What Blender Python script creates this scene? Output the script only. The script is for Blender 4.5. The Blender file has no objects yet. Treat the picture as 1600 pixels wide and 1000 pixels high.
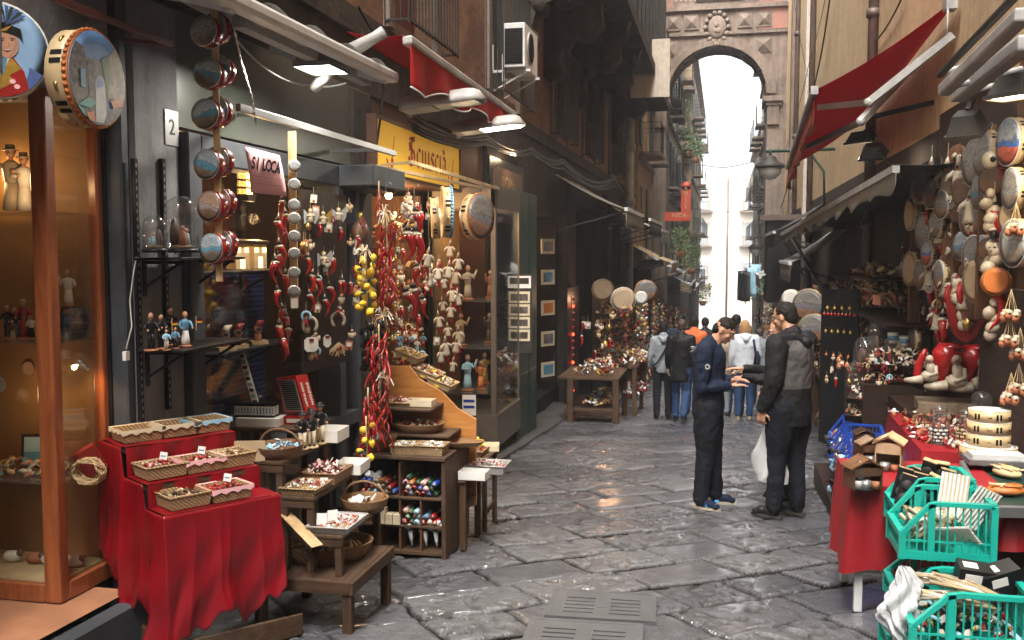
import bpy, bmesh, random, numpy as np
from math import *
from mathutils import Vector, Matrix, Euler, noise as mnoise
V=Vector; D=bpy.data; SC=bpy.context.scene; COL=SC.collection
random.seed(7); rnd=random.random; U_=random.uniform
# ---------------------------------------------------------------- camera
f=1500.0;VX,VY,GY=1130,392,497
pp=atan((500-VY)/f);th=atan((VX-800)/f*cos(pp))
CF=V((-sin(th)*cos(pp),cos(th)*cos(pp),-sin(pp)));CR=V((cos(th),sin(th),0));CU=V((-sin(th)*sin(pp),cos(th)*sin(pp),cos(pp)))
CH=1.67
kk=(500-GY)/f
SL=cos(th)*(sin(pp)-kk*cos(pp))/(cos(pp)+kk*sin(pp))      # street falls away from the camera
def gz(y): return -SL*y
def at(px,py,Y=None,X=None,Z=None,H=None):
    "point of the place seen at photo pixel (px,py) at a known distance, side, height or height over the street"
    d=CF+CR*((px-800)/f)+CU*((500-py)/f)
    if Y is not None:t=Y/d[1]
    elif X is not None:t=X/d[0]
    elif Z is not None:t=(Z-CH)/d[2]
    else: t=((H or 0)-CH)/(d[2]+SL*d[1])
    return V((d[0]*t,d[1]*t,CH+d[2]*t))
cd=D.cameras.new('camera');cam=D.objects.new('camera',cd);COL.objects.link(cam)
cd.sensor_width=36;cd.lens=36*f/1600;cd.clip_end=2000;cd.clip_start=.05
mw=Matrix((CR,CU,-CF)).transposed().to_4x4();mw.translation=V((0,0,CH));cam.matrix_world=mw
SC.camera=cam
# ---------------------------------------------------------------- light
SUN_EL,SUN_RZ=radians(58),radians(200)
W=D.worlds.new('World');SC.world=W;W.use_nodes=True;nt=W.node_tree;nt.nodes.clear()
sk=nt.nodes.new('ShaderNodeTexSky');sk.sky_type='NISHITA';sk.sun_disc=False;sk.sun_elevation=SUN_EL;sk.sun_rotation=SUN_RZ
sk.air_density=1.5;sk.dust_density=6;sk.ozone_density=.6
hs=nt.nodes.new('ShaderNodeHueSaturation');hs.inputs['Saturation'].default_value=.18
bg=nt.nodes.new('ShaderNodeBackground');bg.inputs[1].default_value=.15
wo=nt.nodes.new('ShaderNodeOutputWorld')
nt.links.new(sk.outputs[0],hs.inputs['Color']);nt.links.new(hs.outputs[0],bg.inputs[0]);nt.links.new(bg.outputs[0],wo.inputs[0])
sd=D.lights.new('sun','SUN');sd.energy=1.2;sd.angle=radians(25);sd.color=(1,.97,.93)
so=D.objects.new('sun',sd);COL.objects.link(so);so.rotation_euler=(radians(90)-SUN_EL,0,radians(10))
SC.view_settings.view_transform='Standard';SC.view_settings.look='None';SC.view_settings.gamma=1;SC.view_settings.exposure=2.35
SC.view_settings.use_curve_mapping=False
cy=SC.cycles;cy.use_denoising=True;cy.max_bounces=7;cy.diffuse_bounces=4;cy.glossy_bounces=3;cy.transmission_bounces=5
cy.transparent_max_bounces=14;cy.volume_bounces=0;cy.caustics_reflective=False;cy.caustics_refractive=False;cy.sample_clamp_indirect=6
# ---------------------------------------------------------------- materials
MATS={}
def nodes(m): return m.node_tree.nodes,m.node_tree.links
def newmat(k):
    m=D.materials.new(k);m.use_nodes=True;MATS[k]=m
    n,l=nodes(m);b=n['Principled BSDF'];return m,n,l,b
def coords(n,l,scale=(1,1,1),kind='Object',rot=None):
    tc=n.new('ShaderNodeTexCoord');mp=n.new('ShaderNodeMapping');mp.inputs['Scale'].default_value=scale
    if rot: mp.inputs['Rotation'].default_value=rot
    l.new(tc.outputs[kind],mp.inputs[0])
    if kind=='Object':
        oi=n.new('ShaderNodeObjectInfo');ad=n.new('ShaderNodeVectorMath');ad.operation='ADD'
        mu=n.new('ShaderNodeMath');mu.operation='MULTIPLY';mu.inputs[1].default_value=37
        l.new(oi.outputs['Random'],mu.inputs[0]);l.new(tc.outputs[kind],ad.inputs[0]);l.new(mu.outputs[0],ad.inputs[1]);l.new(ad.outputs[0],mp.inputs[0])
    return mp
def ramp(n,l,src,stops):
    r=n.new('ShaderNodeValToRGB');e=r.color_ramp.elements
    while len(e)<len(stops): e.new(.5)
    for i,(p_,c) in enumerate(stops):
        e[i].position=p_;e[i].color=(*c,1) if len(c)==3 else c
    l.new(src,r.inputs[0]);return r
def sc(c,k): return tuple(min(1,x*k) for x in c[:3])
def noisetex(n,l,mp,s,det=4,rough=.55,dist=0):
    t=n.new('ShaderNodeTexNoise');t.inputs['Scale'].default_value=s;t.inputs['Detail'].default_value=det;t.inputs['Roughness'].default_value=rough;t.inputs['Distortion'].default_value=dist
    l.new(mp.outputs[0],t.inputs['Vector']);return t
def bump(n,l,b,src,st=.3,dist=.01):
    bp=n.new('ShaderNodeBump');bp.inputs['Strength'].default_value=st;bp.inputs['Distance'].default_value=dist
    l.new(src,bp.inputs['Height']);l.new(bp.outputs[0],b.inputs['Normal']);return bp
def pm(k,c,rough=.6,metal=0,var=.25,ns=6,bs=0,bscale=30,rv=.1,stretch=(1,1,1),tint=0,emit=None,coat=0,dirt=0,sheen=0):
    "painted / plain surface with tone wear, bump and per-object shift"
    m,n,l,b=newmat(k)
    mp=coords(n,l,stretch);t=noisetex(n,l,mp,ns,5,.6)
    r=ramp(n,l,t.outputs[0],[(.25,sc(c,1-var)),(.55,c),(.8,sc(c,1+var))]);out=r.outputs[0]
    if dirt:
        t2=noisetex(n,l,mp,ns*.35,6,.7);q=ramp(n,l,t2.outputs[0],[(.42,(0,0,0)),(.66,(1,1,1))])
        mx=n.new('ShaderNodeMix');mx.data_type='RGBA';mx.inputs['B'].default_value=(*sc(c,1-dirt),1);l.new(q.outputs[0],mx.inputs['Factor']);l.new(out,mx.inputs['A']);out=mx.outputs['Result']
    if tint:
        oi=n.new('ShaderNodeObjectInfo');h=n.new('ShaderNodeHueSaturation');mr=n.new('ShaderNodeMapRange');mr.inputs[3].default_value=1-tint;mr.inputs[4].default_value=1+tint
        l.new(oi.outputs['Random'],mr.inputs[0]);l.new(mr.outputs[0],h.inputs['Value']);l.new(out,h.inputs['Color']);out=h.outputs[0]
    l.new(out,b.inputs['Base Color'])
    mr=n.new('ShaderNodeMapRange');mr.inputs[3].default_value=max(.02,rough-rv);mr.inputs[4].default_value=min(1,rough+rv);l.new(t.outputs[0],mr.inputs[0]);l.new(mr.outputs[0],b.inputs['Roughness'])
    b.inputs['Metallic'].default_value=metal
    if coat: b.inputs['Coat Weight'].default_value=coat;b.inputs['Coat Roughness'].default_value=.1
    if sheen: b.inputs['Sheen Weight'].default_value=sheen
    if bs:
        t3=noisetex(n,l,mp,bscale,4,.6);bump(n,l,b,t3.outputs[0],bs,.01)
    if emit: b.inputs['Emission Color'].default_value=(*emit[0],1);b.inputs['Emission Strength'].default_value=emit[1]
    return m
def wood(k,c1,c2,rough=.5,axis=2,s=3,bs=.25,worn=0,gloss=0):
    m,n,l,b=newmat(k);st=[10,10,10];st[axis]=1.1
    mp=coords(n,l,tuple(x*s/3 for x in st));t=noisetex(n,l,mp,2.2,6,.65,1.6)
    r=ramp(n,l,t.outputs[0],[(.3,c1),(.5,tuple((a+b_)/2 for a,b_ in zip(c1,c2))),(.68,c2)]);out=r.outputs[0]
    if worn:
        mp2=coords(n,l,(1,1,1));t2=noisetex(n,l,mp2,4,6,.7);q=ramp(n,l,t2.outputs[0],[(.5,(0,0,0)),(.72,(1,1,1))])
        mx=n.new('ShaderNodeMix');mx.data_type='RGBA';mx.inputs['B'].default_value=(.1,.078,.06,1);mu=n.new('ShaderNodeMath');mu.operation='MULTIPLY';mu.inputs[1].default_value=worn
        l.new(q.outputs[0],mu.inputs[0]);l.new(mu.outputs[0],mx.inputs['Factor']);l.new(out,mx.inputs['A']);out=mx.outputs['Result']
    l.new(out,b.inputs['Base Color']);b.inputs['Roughness'].default_value=rough
    if gloss: b.inputs['Coat Weight'].default_value=gloss;b.inputs['Coat Roughness'].default_value=.2
    bump(n,l,b,t.outputs[0],bs,.004);return m
def glassm(k,tint=(1,1,1),refl=1.0,body=0):
    m,n,l,b=newmat(k);n.remove(b);o=n['Material Output']
    tr=n.new('ShaderNodeBsdfTransparent');tr.inputs[0].default_value=(*tint,1);gl=n.new('ShaderNodeBsdfGlossy');gl.inputs['Roughness'].default_value=.03
    fr=n.new('ShaderNodeLayerWeight');fr.inputs[0].default_value=.5;pw=n.new('ShaderNodeMath');pw.operation='POWER';pw.inputs[1].default_value=3.5;l.new(fr.outputs['Facing'],pw.inputs[0]);mu=n.new('ShaderNodeMath');mu.operation='MULTIPLY_ADD';mu.inputs[1].default_value=.5*refl;mu.inputs[2].default_value=.045*refl
    mx=n.new('ShaderNodeMixShader');l.new(pw.outputs[0],mu.inputs[0]);l.new(mu.outputs[0],mx.inputs[0]);l.new(tr.outputs[0],mx.inputs[1]);l.new(gl.outputs[0],mx.inputs[2])
    out=mx.outputs[0]
    if body:
        df=n.new('ShaderNodeBsdfDiffuse');df.inputs[0].default_value=(.8,.8,.8,1);m2=n.new('ShaderNodeMixShader');m2.inputs[0].default_value=body
        l.new(out,m2.inputs[1]);l.new(df.outputs[0],m2.inputs[2]);out=m2.outputs[0]
    l.new(out,o.inputs[0]);return m
def emitm(k,c,s):
    m,n,l,b=newmat(k);b.inputs['Base Color'].default_value=(*c,1);b.inputs['Emission Color'].default_value=(*c,1);b.inputs['Emission Strength'].default_value=s;return m
def plaster(k,c,stain,amt=.6,bs=.35,rough=.85,top=None):
    "wall plaster: blotches, vertical run stains, chips"
    m,n,l,b=newmat(k);mp=coords(n,l,(1,1,1),'Object');mp2=coords(n,l,(3,3,.25),'Object')
    t=noisetex(n,l,mp,1.1,7,.65);s_=noisetex(n,l,mp2,2.2,6,.6)
    ad=n.new('ShaderNodeMath');ad.operation='ADD';l.new(t.outputs[0],ad.inputs[0]);l.new(s_.outputs[0],ad.inputs[1])
    q=n.new('ShaderNodeMath');q.operation='MULTIPLY';q.inputs[1].default_value=.5;l.new(ad.outputs[0],q.inputs[0])
    r=ramp(n,l,q.outputs[0],[(.4,c),(.5,tuple(a*(1-amt*.5)+s2*amt*.5 for a,s2 in zip(c,stain))),(.6,tuple(a*(1-amt)+s2*amt for a,s2 in zip(c,stain)))])
    t3=noisetex(n,l,mp,9,5,.6);mx=n.new('ShaderNodeMix');mx.data_type='RGBA';mx.blend_type='MULTIPLY';mx.inputs['Factor'].default_value=.5
    r3=ramp(n,l,t3.outputs[0],[(.3,(.6,.6,.6)),(.6,(1,1,1))]);l.new(r.outputs[0],mx.inputs['A']);l.new(r3.outputs[0],mx.inputs['B'])
    l.new(mx.outputs['Result'],b.inputs['Base Color']);b.inputs['Roughness'].default_value=rough
    bump(n,l,b,t3.outputs[0],bs,.02);return m
def brick(k,c1,c2,mort,sx=4.2,rough=.85):
    m,n,l,b=newmat(k)
    g=n.new('ShaderNodeNewGeometry');s_=n.new('ShaderNodeSeparateXYZ');cb=n.new('ShaderNodeCombineXYZ');l.new(g.outputs['Position'],s_.inputs[0])
    ad=n.new('ShaderNodeMath');ad.operation='ADD';l.new(s_.outputs[0],ad.inputs[0]);l.new(s_.outputs[1],ad.inputs[1])
    l.new(ad.outputs[0],cb.inputs[0]);l.new(s_.outputs[2],cb.inputs[1])
    t0=n.new('ShaderNodeTexNoise');t0.inputs['Scale'].default_value=6;l.new(cb.outputs[0],t0.inputs['Vector'])
    mxv=n.new('ShaderNodeVectorMath');mxv.operation='MULTIPLY_ADD';mxv.inputs[1].default_value=(.02,.02,0);l.new(t0.outputs['Color'],mxv.inputs[0]);l.new(cb.outputs[0],mxv.inputs[2])
    bt=n.new('ShaderNodeTexBrick');bt.inputs['Scale'].default_value=sx;bt.inputs['Color1'].default_value=(*c1,1);bt.inputs['Color2'].default_value=(*c2,1);bt.inputs['Mortar'].default_value=(*mort,1)
    bt.inputs['Mortar Size'].default_value=.022;bt.inputs['Mortar Smooth'].default_value=.4;bt.inputs['Row Height'].default_value=.27;bt.inputs['Bias'].default_value=-.1
    l.new(mxv.outputs[0],bt.inputs['Vector'])
    t=n.new('ShaderNodeTexNoise');t.inputs['Scale'].default_value=1.3;t.inputs['Detail'].default_value=7;l.new(cb.outputs[0],t.inputs['Vector'])
    r=ramp(n,l,t.outputs[0],[(.3,(.35,.33,.3)),(.62,(1,1,1))]);mx=n.new('ShaderNodeMix');mx.data_type='RGBA';mx.blend_type='MULTIPLY';mx.inputs['Factor'].default_value=.8
    l.new(bt.outputs[0],mx.inputs['A']);l.new(r.outputs[0],mx.inputs['B']);l.new(mx.outputs['Result'],b.inputs['Base Color']);b.inputs['Roughness'].default_value=rough
    inv=n.new('ShaderNodeMath');inv.operation='SUBTRACT';inv.inputs[0].default_value=1;l.new(bt.outputs['Fac'],inv.inputs[1]);bump(n,l,b,inv.outputs[0],.7,.015);return m
def wicker(k,c,sc_=55):
    m,n,l,b=newmat(k);mp=coords(n,l,(1,1,1),'Object')
    w=n.new('ShaderNodeTexWave');w.wave_type='BANDS';w.bands_direction='Z';w.inputs['Scale'].default_value=sc_/2;w.inputs['Distortion'].default_value=1.5;l.new(mp.outputs[0],w.inputs[0])
    w2=n.new('ShaderNodeTexWave');w2.wave_type='BANDS';w2.bands_direction='DIAGONAL';w2.inputs['Scale'].default_value=sc_/3;w2.inputs['Distortion'].default_value=2;l.new(mp.outputs[0],w2.inputs[0])
    mu=n.new('ShaderNodeMath');mu.operation='MULTIPLY';l.new(w.outputs['Fac'],mu.inputs[0]);l.new(w2.outputs['Fac'],mu.inputs[1])
    r=ramp(n,l,mu.outputs[0],[(0,sc(c,.45)),(.3,c),(.8,sc(c,1.5))]);l.new(r.outputs[0],b.inputs['Base Color']);b.inputs['Roughness'].default_value=.6
    bump(n,l,b,mu.outputs[0],.8,.006);return m
def speck(k,cols,s=40,rough=.5,bs=.5,dist=.01,metal=0):
    "many small coloured things packed together: cells of different colours"
    m,n,l,b=newmat(k);mp=coords(n,l,(1,1,1),'Object');v=n.new('ShaderNodeTexVoronoi');v.inputs['Scale'].default_value=s;l.new(mp.outputs[0],v.inputs['Vector'])
    sp=n.new('ShaderNodeSeparateColor');l.new(v.outputs['Color'],sp.inputs[0]);r=ramp(n,l,sp.outputs[0],[(i/len(cols),c) for i,c in enumerate(cols)]);r.color_ramp.interpolation='CONSTANT'
    l.new(r.outputs[0],b.inputs['Base Color']);b.inputs['Roughness'].default_value=rough;b.inputs['Metallic'].default_value=metal
    if bs:
        iv=n.new('ShaderNodeMath');iv.operation='SUBTRACT';iv.inputs[0].default_value=1;l.new(v.outputs['Distance'],iv.inputs[1]);bump(n,l,b,iv.outputs[0],bs,dist)
    return m
# ---------------------------------------------------------------- mesh builder
class MB:
    def __init__(s): s.v=[];s.f=[];s.m=[];s.sm=[];s.k=[];s.T=None
    def mi(s,k):
        if k not in s.k: s.k.append(k)
        return s.k.index(k)
    def add(s,vs,fs,k,smooth=False):
        o=len(s.v);s.v+=[tuple(s.T@V(v)) if s.T else tuple(v) for v in vs];i=s.mi(k)
        for q in fs: s.f.append([a+o for a in q]);s.m.append(i);s.sm.append(smooth)
        return s
    def bx(s,x0,x1,y0,y1,z0,z1,k):
        return s.add([(x0,y0,z0),(x1,y0,z0),(x1,y1,z0),(x0,y1,z0),(x0,y0,z1),(x1,y0,z1),(x1,y1,z1),(x0,y1,z1)],
          [(0,3,2,1),(4,5,6,7),(0,1,5,4),(1,2,6,5),(2,3,7,6),(3,0,4,7)],k)
    def box(s,c,d,k,rot=None):
        x,y,z=d[0]/2,d[1]/2,d[2]/2;R=Euler(rot).to_matrix() if rot else Matrix.Identity(3);c=V(c)
        vs=[c+R@V(q) for q in [(-x,-y,-z),(x,-y,-z),(x,y,-z),(-x,y,-z),(-x,-y,z),(x,-y,z),(x,y,z),(-x,y,z)]]
        return s.add(vs,[(0,3,2,1),(4,5,6,7),(0,1,5,4),(1,2,6,5),(2,3,7,6),(3,0,4,7)],k)
    def beam(s,a,b,w,h,k,up=(0,0,1)):
        a,b=V(a),V(b);d=(b-a).normalized();u=V(up);sd_=d.cross(u)
        if sd_.length<1e-4: sd_=d.cross(V((1,0,0)))
        sd_.normalize();u=sd_.cross(d)
        vs=[p+sd_*i*w/2+u*j*h/2 for p in (a,b) for i,j in ((-1,-1),(1,-1),(1,1),(-1,1))]
        return s.add(vs,[(0,3,2,1),(4,5,6,7),(0,1,5,4),(1,2,6,5),(2,3,7,6),(3,0,4,7)],k)
    def path(s,pts,r,k,n=6,cap=True):
        pts=[V(p) for p in pts];N=len(pts);rs=r if isinstance(r,(list,tuple)) else [r]*N
        vs=[];fs=[];u=None
        for i,p in enumerate(pts):
            d=(pts[min(i+1,N-1)]-pts[max(i-1,0)]).normalized()
            if u is None: u=d.orthogonal().normalized()
            u=(u-d*u.dot(d));u=u.normalized() if u.length>1e-6 else d.orthogonal().normalized();w=d.cross(u)
            for j in range(n):
                a=2*pi*j/n;vs.append(p+(u*cos(a)+w*sin(a))*rs[i])
        for i in range(N-1):
            for j in range(n): fs.append((i*n+j,i*n+(j+1)%n,(i+1)*n+(j+1)%n,(i+1)*n+j))
        if cap: fs.append(tuple(range(n))[::-1]);fs.append(tuple((N-1)*n+j for j in range(n)))
        return s.add(vs,fs,k,n>4)
    def tube(s,a,b,r,k,n=8,r2=None): return s.path([a,b],[r,r if r2 is None else r2],k,n)
    def lathe(s,prof,k,n=16,c=(0,0,0),M=None,smooth=True,sx=1,sy=1):
        c=V(c);vs=[];fs=[]
        for r,z in prof:
            for j in range(n):
                a=2*pi*j/n;q=V((r*cos(a)*sx,r*sin(a)*sy,z));vs.append(c+(M@q if M else q))
        for i in range(len(prof)-1):
            for j in range(n): fs.append((i*n+j,i*n+(j+1)%n,(i+1)*n+(j+1)%n,(i+1)*n+j))
        if prof[0][0]>1e-4: fs.append(tuple(range(n))[::-1])
        if prof[-1][0]>1e-4: fs.append(tuple((len(prof)-1)*n+j for j in range(n)))
        return s.add(vs,fs,k,smooth)
    def ell(s,c,r,k,n=10,rot=None):
        R=Euler(rot).to_matrix() if rot else None;r=(r,r,r) if not isinstance(r,(tuple,list)) else r
        m=max(4,n//2+1);vs=[];fs=[];c=V(c)
        for i in range(m+1):
            t=pi*i/m
            for j in range(n):
                a=2*pi*j/n;q=V((r[0]*sin(t)*cos(a),r[1]*sin(t)*sin(a),-r[2]*cos(t)));vs.append(c+(R@q if R else q))
        for i in range(m):
            for j in range(n): fs.append((i*n+j,i*n+(j+1)%n,(i+1)*n+(j+1)%n,(i+1)*n+j))
        return s.add(vs,fs,k,True)
    def prism(s,pts,d,k,M=None):
        "2-D outline in XY extruded by d along Z, put through matrix M"
        n=len(pts);vs=[V((x,y,0)) for x,y in pts]+[V((x,y,d)) for x,y in pts]
        if M: vs=[M@v for v in vs]
        return s.add(vs,[tuple(range(n))[::-1],tuple(range(n,2*n))]+[(i,(i+1)%n,n+(i+1)%n,n+i) for i in range(n)],k)
    def grid(s,fn,nu,nv,k,smooth=True):
        vs=[fn(i/nu,j/nv) for j in range(nv+1) for i in range(nu+1)]
        return s.add(vs,[(j*(nu+1)+i,j*(nu+1)+i+1,(j+1)*(nu+1)+i+1,(j+1)*(nu+1)+i) for j in range(nv) for i in range(nu)],k,smooth)
    def mesh(s,name):
        me=D.meshes.new(name);me.from_pydata(s.v,[],s.f)
        for k in s.k: me.materials.append(MATS[k])
        me.polygons.foreach_set('material_index',s.m);me.polygons.foreach_set('use_smooth',s.sm);me.update();return me
def ryz(): return Matrix(((0,0,1,0),(1,0,0,0),(0,1,0,0),(0,0,0,1)))      # outline X,Y -> world Y,Z, depth along X
def put(name,mesh,parent=None,loc=(0,0,0),rot=(0,0,0),scl=1,label=None):
    if isinstance(mesh,MB): mesh=mesh.mesh(name)
    o=D.objects.new(name,mesh);COL.objects.link(o);o.parent=parent;o.location=loc
    if isinstance(rot,Matrix): o.rotation_euler=rot.to_euler()
    else: o.rotation_euler=rot
    o.scale=(scl,scl,scl) if not isinstance(scl,(tuple,list)) else scl
    if label: o['label']=label
    return o
def tag(o,label=None,cat=None,group=None,kind=None):
    if label:o['label']=label
    if cat:o['category']=cat
    if group:o['group']=group
    if kind:o['kind']=kind
    return o
def thing(name,label,cat,loc=(0,0,0),rot=(0,0,0),group=None,scl=1,mesh=None):
    if isinstance(mesh,MB): mesh=mesh.mesh(name)
    o=D.objects.new(name,mesh);COL.objects.link(o);o.location=loc;o.rotation_euler=rot;o.scale=(scl,scl,scl) if not isinstance(scl,(tuple,list)) else scl
    return tag(o,label,cat,group)
def struct(name,mb,label=None,loc=(0,0,0)):
    return tag(put(name,mb,None,loc),label,None,None,'structure')
def bevel(o,w=.003,seg=1):
    m=o.modifiers.new('bevel','BEVEL');m.width=w;m.segments=seg;m.limit_method='ANGLE';return o
CACHE={}
def cached(key,fn):
    if key not in CACHE:
        r=fn();CACHE[key]=r.mesh(key) if isinstance(r,MB) else r
    return CACHE[key]
ORD=['first','second','third','fourth','fifth','sixth','seventh','eighth','ninth','tenth','eleventh','twelfth','thirteenth','fourteenth','fifteenth','sixteenth','seventeenth','eighteenth','nineteenth','twentieth']+['twenty-'+o for o in 'first second third fourth fifth sixth seventh eighth ninth'.split()]
def light(name,loc,e,c=(1,.75,.45),r=.05,kind='POINT',rot=(0,0,0),size=(.3,.1),spot=None,parent=None):
    d=D.lights.new(name,kind);d.energy=e;d.color=c
    if kind=='POINT': d.specular_factor=.25
    if kind=='AREA': d.shape='RECTANGLE';d.size,d.size_y=size
    else: d.shadow_soft_size=r
    if kind=='SPOT': d.spot_size=spot or 1.2;d.spot_blend=.6
    o=D.objects.new(name,d);COL.objects.link(o);o.location=loc;o.rotation_euler=rot;o.parent=parent;return o
def text(name,s,mat,size,M,parent=None,sx=1,ext=.0015,bold=0,align='CENTER',space=1,shear=0):
    c=D.curves.new(name,'FONT');c.body=s;c.size=size;c.extrude=ext;c.offset=bold;c.align_x=align;c.align_y='CENTER';c.space_character=space;c.shear=shear
    t=D.objects.new(name,c);COL.objects.link(t);dg=bpy.context.evaluated_depsgraph_get();me=D.meshes.new_from_object(t.evaluated_get(dg));D.objects.remove(t);D.curves.remove(c)
    me.materials.clear();me.materials.append(MATS[mat]);o=D.objects.new(name,me);COL.objects.link(o);o.parent=parent;o.matrix_local=M@Matrix.Diagonal((sx,1,1,1));return o
def frame(o,x,y):
    "matrix: local X along x, local Y along y, origin o"
    x=V(x).normalized();y=V(y);y=(y-x*y.dot(x)).normalized();z=x.cross(y);M=Matrix((x,y,z)).transposed().to_4x4();M.translation=V(o);return M
def fabric(k,c,t=.45):
    m=pm(k,c,.8,var=.15,ns=2,bs=.1,bscale=60,dirt=.2);n,l=nodes(m);b=n['Principled BSDF'];tl=n.new('ShaderNodeBsdfTranslucent');tl.inputs[0].default_value=(*c,1);mx=n.new('ShaderNodeMixShader');mx.inputs[0].default_value=t;l.new(b.outputs[0],mx.inputs[1]);l.new(tl.outputs[0],mx.inputs[2]);l.new(mx.outputs[0],n['Material Output'].inputs[0])
# ---- palette
pm('white',(.75,.73,.68),.5,var=.12,dirt=.25);pm('cream',(.62,.52,.36),.6,var=.2);pm('ivory',(.42,.36,.27),.45,var=.2);pm('black',(.012,.012,.013),.35,var=.3,bs=.05)
pm('darkwall',(.014,.011,.009),.7,var=.4,bs=.3);pm('red',(.3,.008,.008),.25,var=.25,coat=.3);pm('reddark',(.2,.012,.01),.4)
pm('redcloth',(.25,.003,.007),.55,var=.15,ns=3,bs=.35,bscale=2.2,stretch=(8,8,2.5));fabric('redawn',(.5,.02,.012));fabric('redawn2',(.3,.01,.012));fabric('awnred',(.4,.01,.02));fabric('palefab',(.5,.47,.42))
pm('yellow',(.75,.5,.03),.45,var=.15);pm('green',(.02,.1,.03),.45,var=.3);pm('blue',(.01,.05,.32),.45,var=.2);pm('skyblue',(.3,.5,.62),.5);pm('teal',(.01,.36,.28),.32,var=.1,rv=.05)
pm('orange',(.5,.15,.03),.5);pm('pink',(.85,.45,.47),.75,var=.06,ns=3);pm('skin',(.46,.24,.15),.5,var=.08,bs=.03);pm('skin2',(.36,.19,.12),.5,var=.08)
pm('terracotta',(.36,.13,.06),.75);pm('brass',(.4,.25,.08),.3,metal=.9);pm('steel',(.55,.55,.55),.3,metal=.95,var=.15);pm('iron',(.05,.045,.04),.55,metal=.3,var=.4,bs=.2)
pm('zinc',(.28,.28,.28),.42,metal=.7,var=.2);pm('greypaint',(.07,.076,.085),.55,var=.2,bs=.15,bscale=12,dirt=.4);pm('greenpaint',(.014,.045,.034),.4,var=.25,dirt=.4)
pm('greenmetal',(.06,.07,.058),.35,var=.3,metal=.2,ns=2);pm('plasticwhite',(.68,.68,.66),.4,var=.08,dirt=.25);pm('greyaw',(.42,.4,.37),.45,var=.12,dirt=.45)
pm('paper',(.72,.7,.66),.7,var=.06);pm('card',(.42,.3,.17),.75);pm('straw',(.5,.37,.2),.7,var=.3);pm('burlap',(.2,.14,.09),.9,bs=.6,bscale=90)
pm('plastic_clear',(.6,.6,.6),.12,var=.2,bs=.5,bscale=40);pm('gold',(.5,.32,.06),.3,metal=.6);pm('seablue',(.1,.25,.38),.4);pm('brown',(.09,.04,.02),.5,var=.35)
wood('pine',(.36,.22,.1),(.6,.42,.22),.5);wood('oldwood',(.03,.016,.009),(.095,.052,.029),.65,worn=.5);wood('oldwoodx',(.03,.016,.009),(.1,.056,.032),.65,axis=0,worn=.6);wood('oldwoody',(.03,.016,.009),(.1,.056,.032),.65,axis=1,worn=.6)
wood('cherry',(.17,.04,.012),(.36,.11,.035),.35,gloss=.4,bs=.1,s=2);wood('orangewood',(.28,.1,.02),(.5,.22,.06),.35,axis=0,gloss=.4,bs=.1,s=2);wood('darkwood',(.012,.007,.005),(.04,.022,.014),.5);wood('brownboard',(.06,.028,.014),(.15,.07,.035),.6)
glassm('glass',(.97,.98,.97),1.2);glassm('dome',(.93,.94,.94),1.8,.03);glassm('bagplastic',(.9,.9,.9),1.2,.35)
wicker('wick',(.3,.16,.065),110);wicker('wicklight',(.42,.27,.13),90);wicker('wickdark',(.2,.085,.03),100)
MIX=[(.6,.55,.45),(.35,.02,.02),(.12,.06,.03),(.5,.33,.18),(.65,.62,.58),(.05,.03,.02),(.4,.2,.05),(.1,.16,.25)]
speck('wares',MIX,34,.4,.8,.02)
speck('stars',[(.65,.6,.52),(.5,.3,.1),(.7,.68,.62),(.4,.03,.02)],60,.5,.8,.01)
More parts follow.
